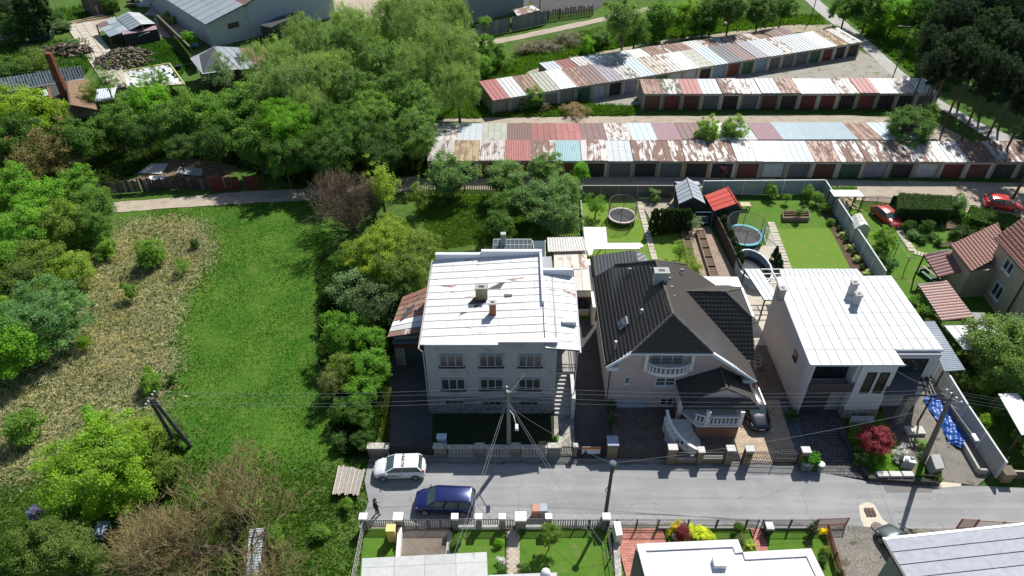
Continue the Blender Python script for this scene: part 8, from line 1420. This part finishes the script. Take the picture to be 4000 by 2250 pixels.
TT([(1900, 175, 42, 2.5, 'green shrub right of the largest willow'), (1945, 220, 48, 2.2, 'dark shrub beside the dirt track', dict(c=MID)), (1890, 260, 42, 2, 'green shrub above the red garage roof'), (1900, 95, 30, 2, 'small shrub under the grey works building'), (2050, 185, 50, .9, 'grey brown brushwood pile left of the track', dict(c=(.12, .10, .085), k='sparse')), (2130, 175, 55, .9, 'larger grey brown brushwood pile', dict(c=(.12, .10, .085), k='sparse')), (2225, 145, 55, 1.2, 'brushwood pile with green sprouts', dict(c=(.12, .11, .08), k='sparse')), (2295, 175, 30, 1.5, 'light green bush at the right end of the brushwood', dict(c=BRI)), (2350, 150, 45, 1.5, 'dark bush behind the farthest garages', dict(c=MID))], 'small', (.07, .14, .025), 'bush', 'bush', 'bushes along the track')
TT([(2440, 70, 72, 8, 'tall dark trunked tree casting shadow on the farthest garages', dict(c=WIL2, n='broadleaf_tree')), (2480, 120, 60, 4, 'lower crown beside the tall dark trunked tree', dict(c=MID)), (2590, 60, 60, 5, 'green tree right of the tall dark trunked tree'), (2560, 115, 50, 2.5, 'bushy green tree behind the farthest garages'), (2680, 60, 55, 4, 'yellow green tree at the top behind the garages', dict(c=YEL)), (2750, 85, 50, 3, 'dark bushy tree left of the fallen trunk', dict(c=MID)), (2790, 30, 60, 5, 'green tree at the top edge'), (2860, 25, 60, 7, 'tall tree with dark leaning trunk at the top', dict(c=DRK)), (2970, 40, 55, 5, 'dark tree at the top beside the road', dict(c=DRK)), (3060, 30, 45, 4, 'dark bushy tree at the road bend', dict(c=DRK)), (3310, 30, 55, 4, 'green tree right of the road at the top', dict(c=MID)), (3400, 20, 60, 5, 'dark green tree at the top right', dict(c=DRK)), (3500, 40, 60, 5, 'green tree before the pines', dict(c=BRI)), (3570, 70, 60, 4, 'mid green tree at the left of the pines'), (3440, 90, 45, 2, 'low tree beside the diagonal road'), (3600, 150, 45, 3, 'green tree low at the left of the pines'), (3620, 20, 55, 6, 'green tree between road trees and pines')], 'medium', (.065, .125, .025), group='trees along the top edge')
TT([(30, 40, 80, 4, 'dark conifer at the top left corner'), (120, 20, 60, 6, 'tall dark conifer at the top left', dict(k='column')), (60, 110, 60, 2.5, 'dark shadowy shrub at the top left', dict(c=DRK)), (150, 95, 40, 3, 'pointed dark conifer by the slab track', dict(k='column')), (215, 75, 36, 1.4, 'dark green round shrub in the top left grass', dict(c=DRK)), (245, 98, 34, 1.0, 'grey green low shrub at the slab track', dict(c=GRY)), (130, 235, 60, 2, 'twiggy green bush left of the log heap', dict(k='sparse', c=OLI)), (40, 270, 60, 2, 'green bush at the left edge above the glasshouse', dict(c=MID)), (285, 165, 25, .6, 'greyish low plant behind the smaller log heap', dict(c=GRY)), (430, 12, 30, 2, 'green shrub at the top by the cabin', dict(c=MID)), (740, 150, 28, 1.5, 'small green shrub inside the barn yard', dict(c=BRI))], 'medium', (.03, .05, .02), group='top left trees')
# pines
r = random.Random(21); desc = ['leftmost front', 'front', 'tall', 'slim', 'dense', 'broad', 'dark']
PN = [(3700, 215, 75), (3790, 250, 70), (3870, 290, 75), (3950, 330, 80), (4030, 380, 80), (3680, 110, 75), (3760, 130, 80), (3850, 160, 80), (3940, 200, 80), (4020, 250, 80), (3720, 20, 75), (3800, 40, 80), (3890, 60, 80), (3980, 100, 85), (4080, 140, 85), (3660, 260, 60), (3840, -40, 80), (3950, -30, 80), (4100, 500, 90), (3640, 190, 55), (4150, 300, 90), (4210, 420, 90), (4180, 200, 90), (4260, 560, 95)]  # pines at the list's end are unseen, added past the view to cast shade
order = ['first', 'second', 'third', 'fourth', 'fifth', 'sixth', 'seventh', 'eighth', 'ninth', 'tenth', 'eleventh', 'twelfth', 'thirteenth', 'fourteenth', 'fifteenth', 'sixteenth', 'seventeenth', 'eighteenth', 'nineteenth', 'twentieth', 'twenty first, added unseen for shade,', 'twenty second, added unseen for shade,', 'twenty third, added unseen for shade,', 'twenty fourth, added unseen for shade,']
for i, (px, py, rp) in enumerate(PN): tree(px, py, rp, 9.8, 'pine', PIN, ('tall dark pine in the front row above the garages, ' if i < 5 or i in (15, 18, 19, 20, 21, 23) else 'tall dark pine in the rear of the pine stand, ') + order[i] + ' counted row by row', 'tree', 'pine_tree', 1.4, 'dark pine stand')
# garden trees
tree(2328, 800, 46, 1.9, 'sparse', (.08, .15, .025), 'thin leafed fruit tree left of the pink rimmed trampoline'); tree(2550, 760, 26, .9, 'small', GRY, 'pale shrub in the gravel bed', 'bush', 'bush'); 
for i in range(7): p = G(2550 + i * 21, 905 + (i % 2) * 2); tree(0, 0, 0, 1.55, 'column', (.022, .04, .014), order[i].capitalize() + ' dark cypress from the left in the cypress row', 'tree', 'cypress', 2.35, 'row of dark cypresses', at=(p.x, p.y), r=.65)
for i, (px, py) in enumerate(((2805, 880), (2818, 905), (2832, 932), (2845, 960), (2858, 990), (2870, 1018), (2880, 1045))): p = G(px, py); tree(0, 0, 0, 1.1, 'column', (.03, .055, .018), order[i].capitalize() + ' narrow thuja from the far end along the dark screen wall', 'tree', 'thuja', 2.3, 'row of thujas', at=(p.x, p.y), r=.5)
for i, (px, py, h) in enumerate(((3020, 1025, 1.1), (3032, 1042, .9), (3040, 1060, .8))): p = G(px, py); tree(0, 0, 0, h, 'cone', (.028, .05, .018), ['tallest', 'middle', 'shortest'][i] + ' dark conical thuja right of the pool', 'tree', 'thuja', h / .5, None, at=(p.x, p.y), r=.5)
tree(2710, 870, 34, 1.4, 'sparse', (.12, .15, .10), 'whitish leafed shrub at the corner of the raised beds', 'bush', 'shrub'); tree(2660, 980, 42, 1.5, 'sparse', (.09, .15, .03), 'upper thin fruit tree beside the left raised bed'); tree(2700, 1045, 50, 1.6, 'sparse', (.12, .16, .03), 'lower yellowish fruit tree over the left raised bed')
TT([(3015, 745, 26, 1.2, 'green shrub on the grey wall behind the lawn'), (3160, 745, 24, 1.3, 'small leafy tree by the wall corner'), (3195, 770, 22, 1.1, 'second small leafy tree by the wall corner'), (3225, 810, 20, .7, 'leafy shrub in the soil bed'), (3245, 865, 14, .45, 'low green shrub in the soil bed'), (3075, 770, 14, 1.0, 'slim young tree on the rear lawn'), (3122, 830, 16, 1.2, 'slim young tree at the planter trough'), (2826, 555 + 110, 14, 1.6, 'dark purple leafed shrub behind the red shed roof', dict(c=(.06, .015, .035)))], 'small', (.08, .15, .03), 'shrub', 'shrub')
for i, (px, py, c_) in enumerate(((3293, 915, GRY), (3320, 965, GRY), (3350, 1010, GRY), (3388, 1065, GRY), (3278, 890, MID), (3305, 938, DRK), (3338, 988, DRK), (3368, 1040, DRK))): tree(px, py, 15 if c_ == GRY else 10, .4, 'small', (.26, .28, .16) if c_ == GRY else c_, order[i % 4] + (' cream speckled round shrub' if c_ == GRY else ' dark little round shrub') + ' from the far end along the grey wall', 'shrub', 'shrub', group='shrubs along the grey wall')
TT([(3455, 925, 42, 1.9, 'green fruit tree in front of the red saloon car', dict(c=(.10, .17, .025))), (3445, 975, 30, 1.2, 'lower leafy branches below the fruit tree'), (3550, 880, 22, .9, 'topiary bush of stacked round pads', dict(c=DRK)), (3620, 885, 28, .9, 'spreading dark leafed shrub on the lawn', dict(c=DRK)), (3745, 790, 34, 1.4, 'grey green lilac between hedge and red car', dict(c=BLU)), (3735, 815, 30, 1.1, 'dark leafed shrub at the end of the clipped hedge', dict(c=MID)), (3760, 850, 30, .9, 'dark shrub below the lilac', dict(c=MID)), (3570, 920, 24, .5, 'bluish low conifer in the rockery', dict(c=BLU)), (3600, 935, 22, .5, 'dark shrub in the rockery', dict(c=DRK)), (3645, 925, 18, .5, 'small shrub in the rockery', dict(c=MID)), (3665, 945, 16, .5, 'round dark shrub by the bench', dict(c=DRK)), (3485, 1030, 26, .9, 'round bluish shrub by the clothes poles', dict(c=BLU)), (3745, 905, 32, .8, 'large round clipped dark bush by the tiled wing', dict(c=(.035, .055, .015))), (3790, 915, 22, .6, 'smaller round clipped dark bush by the tiled wing', dict(c=(.035, .055, .015))), (3850, 880, 50, .5, 'yellow green low shrubs by the far hedge', dict(c=YEL)), (3440, 1010, 24, .7, 'weedy shrub beside the planter boxes')], 'small', (.075, .14, .025), 'shrub', 'shrub')
tree(3885, 1345, 115, 3.2, 'medium', (.11, .16, .05), 'big blossoming fruit tree over the pale grey sheet roof'); tree(3960, 1440, 95, 3, 'medium', (.09, .14, .035), 'leafy fruit tree at the right edge below the blossoming one'); tree(4030, 1340, 80, 3, 'medium', MID, 'fruit tree cut by the right edge')
TT([(3580, 1180, 34, 1.6, 'upper leafy bush squeezed between white roof and pink canopy'), (3610, 1225, 36, 1.6, 'lower leafy bush squeezed between white roof and pink canopy'), (3640, 1265, 26, 1.3, 'dark budding bush at the corner of the pink canopy', dict(c=OLI)), (3715, 1355, 26, 1, 'green bush by the long corrugated roof'), (3750, 1480, 36, 1.2, 'tangled vine bush beyond the grey wall', dict(c=OLI, k='sparse')), (3830, 1500, 42, 1.2, 'tangled green bush in the right garden', dict(c=OLI)), (3900, 1600, 36, .8, 'green bush in the right garden by the blank canopy', dict(c=MID)), (3850, 1640, 26, .6, 'yellowish low plants beyond the grey wall', dict(c=YEL)), (3985, 1700, 30, .8, 'dark bush at the right edge of the garden', dict(c=MID)), (3805, 1400, 24, 1, 'reddish leafed bush at the corrugated roof', dict(c=(.25, .10, .08)))], 'small', (.07, .135, .025), 'bush', 'bush')
tree(3430, 1715, 62, 1.7, 'medium', (.16, .03, .04), 'crimson Japanese maple in the front garden of the white box house', 'tree', 'red_maple', .8)
TT([(3330, 1710, 22, .5, 'yellowish round shrub left of the crimson maple', dict(c=YEL)), (3380, 1790, 40, .6, 'dark green shrub below the crimson maple', dict(c=MID)), (3440, 1800, 40, .5, 'bright green ground shrub behind the white troughs', dict(c=BRI)), (3520, 1775, 28, .7, 'white flowering shrub beside the wrapped crate', dict(c=(.62, .62, .58))), (3598, 1735, 20, .45, 'grey green ball shrub beside the gravel drive', dict(c=(.12, .2, .07))), (3600, 1775, 14, .3, 'small grey green shrub below the ball shrub', dict(c=GRY)), (3660, 1862, 22, .4, 'weed clump at the foot of the grey cabinet', dict(c=MID)), (3095, 1620, 24, .7, 'shaded green bush at the corner of the white box house', dict(c=DRK)), (2385, 1580, 22, .7, 'dark clipped bush at the left corner of the pink house', dict(c=DRK)), (2388, 1640, 20, .6, 'second dark bush along the pink house forecourt', dict(c=DRK)), (2660, 1745, 26, .5, 'dark bush before the curved stairs', dict(c=DRK)), (2620, 1685, 26, .5, 'dark bush behind the stone edged bed', dict(c=DRK)), (2170, 1710, 12, .3, 'tiny bright plant by the stone path', dict(c=BRI)), (2400, 1820, 8, .3, 'tiny weed at the lamp pillar', dict(c=MID))], 'small', (.06, .12, .02), 'shrub', 'shrub')
# near gardens
tree(2147, 2088, 40, 2.0, 'medium', (.075, .12, .022), 'small round topped standard tree on the near lawn', 'tree', 'standard_tree', .95)
TT([(2640, 2062, 26, .7, 'golden yellow shrub at the left of the purple barberry', dict(c=(.34, .30, .03))), (2668, 2078, 34, .9, 'purple red barberry shrub between two golden shrubs', dict(c=(.15, .03, .04))), (2740, 2082, 42, .5, 'golden yellow low shrub right of the purple barberry', dict(c=(.30, .32, .03))), (2635, 2096, 12, .3, 'small white blue flowering clump by the barberry', dict(c=(.45, .5, .55))), (2888, 2060, 20, .8, 'leafy green bush at the corner of the near fence', dict(c=MID)), (2895, 2110, 26, .4, 'flower bed shrubs beside the concrete kerb', dict(c=(.10, .13, .05))), (2925, 2130, 20, .3, 'pale yellow green plants beside the narrow red path', dict(c=(.22, .26, .06))), (3172, 2066, 26, .8, 'dark spiky yucca by the reddish gate', dict(c=(.03, .045, .025))), (3215, 2075, 14, .4, 'bright yellow flower clump beside the yucca', dict(c=(.45, .40, .02))), (3225, 2150, 20, .5, 'yellow green shrub on the side fence', dict(c=(.14, .17, .03))), (3215, 2185, 18, .5, 'dark shrub below it on the side fence', dict(c=DRK)), (3285, 2240, 20, .4, 'shrub at the bottom of the side fence', dict(c=OLI)), (1950, 2120, 18, .4, 'green plants in the narrow bed left of the diamond path', dict(c=BRI)), (1955, 2190, 14, .4, 'white flowering plant left of the diamond path', dict(c=(.5, .5, .42))), (1960, 2225, 18, .4, 'dark plant left of the diamond path near the roof', dict(c=MID)), (1780, 2120, 26, .5, 'green shrub by the kerb wall of the old drive', dict(c=MID)), (2040, 2075, 16, .3, 'low plants right of the diamond path', dict(c=MID)), (2045, 2220, 22, .4, 'shaded shrub right of the diamond path near the roof', dict(c=DRK)), (1530, 2190, 26, .4, 'leafy plants in the corner garden', dict(c=BRI)), (1450, 2240, 26, .4, 'weeds in the corner garden by the roof', dict(c=MID))], 'small', (.08, .14, .025), 'shrub', 'shrub')
# bare trees
bare_tree(tuple(G(900, 2160)), 9.2, 1.15, 'large leafless tree with orange lichen covered twigs at the bottom left', plain((.27, .215, .10), .9, .3), 3, 6); bare_tree(tuple(G(640, 2220)), 6.2, 1.1, 'smaller leafless orange twigged tree left of the large one', plain((.26, .205, .10), .9, .3), 5, 6)
bare_tree(tuple(G(1385, 905)), 8.0, .5, 'leafless grey brown tree at the upper right corner of the meadow', plain((.20, .145, .10), .9, .3), 9, 6, (-.15, 0)); bare_tree(tuple(G(1460, 850)), 6.0, .5, 'second leafless tree behind the first at the lane', plain((.17, .13, .10), .9, .3), 11, 4)
TT([(800, 1950, 50, .8, 'green undergrowth bush below the large bare tree'), (950, 1980, 60, .9, 'bright undergrowth bush right of the large bare tree', dict(c=BRI)), (720, 2080, 60, .8, 'olive undergrowth bush between the bare trees', dict(c=OLI)), (560, 2100, 55, .9, 'green undergrowth bush left of the bare trees'), (1060, 2100, 50, .8, 'low bush between bare tree and near fence'), (860, 2230, 60, .6, 'bush at the bottom under the bare tree', dict(c=OLI)), (1250, 2080, 40, .5, 'weed clump left of the near fence'), (1360, 1970, 30, .5, 'weed clump below the plank platform'), (1330, 1720, 36, .7, 'weed bush right of the meadow grass', dict(c=MID)), (1440, 1760, 20, .6, 'dark bush behind the corner pillar', dict(c=DRK))], 'small', (.075, .135, .022), 'bush', 'bush', 'undergrowth bushes')
t = thing('shed', 'small corrugated shed roof under the large bare tree at the bottom', 'shed', G(990, 2160)); q = [G(960, 2260, 2.2), G(1010, 2260, 2.2), G(1032, 2062, 2.2), G(975, 2068, 2.2)]; corrugated(t, *q, plain((.42, .46, .5), .5), .2, .03, along='u'); m = MB(); m.prism([lerp(p, sum(q, Vector()) / 4, .08) for p in q], 0, 2.1); m.build('wall', WOODD, t)
t = thing('water_butt', 'bluish tin covered box in the shade of the big yellow tree', 'box', G(405, 2080)); p = G(408, 2085); m = MB(); m.box(p.x - .4, p.y - .5, 0, p.x + .4, p.y + .5, .7); m.build('body', plain((.12, .15, .2), .6), t); m = MB(); m.box(p.x - .46, p.y - .56, .703, p.x + .46, p.y + .56, .76); m.build('lid', plain((.22, .28, .36), .5), t)
for k, (px, lab) in enumerate((((3205, 60), 'fallen pale tree trunk'),)): pass
t = thing('fallen_trunk', 'broken pale tree trunk leaning in the grass behind the far garages', 'trunk', G(2850, 90)); a, b = G(2832, 98, .3), G(2885, 35, 2.2); m = MB(); m.tube([a, lerp(a, b, .5), b], [.45, .38, .25], 8); m.build('trunk', plain((.36, .3, .24), .9, .3), t)
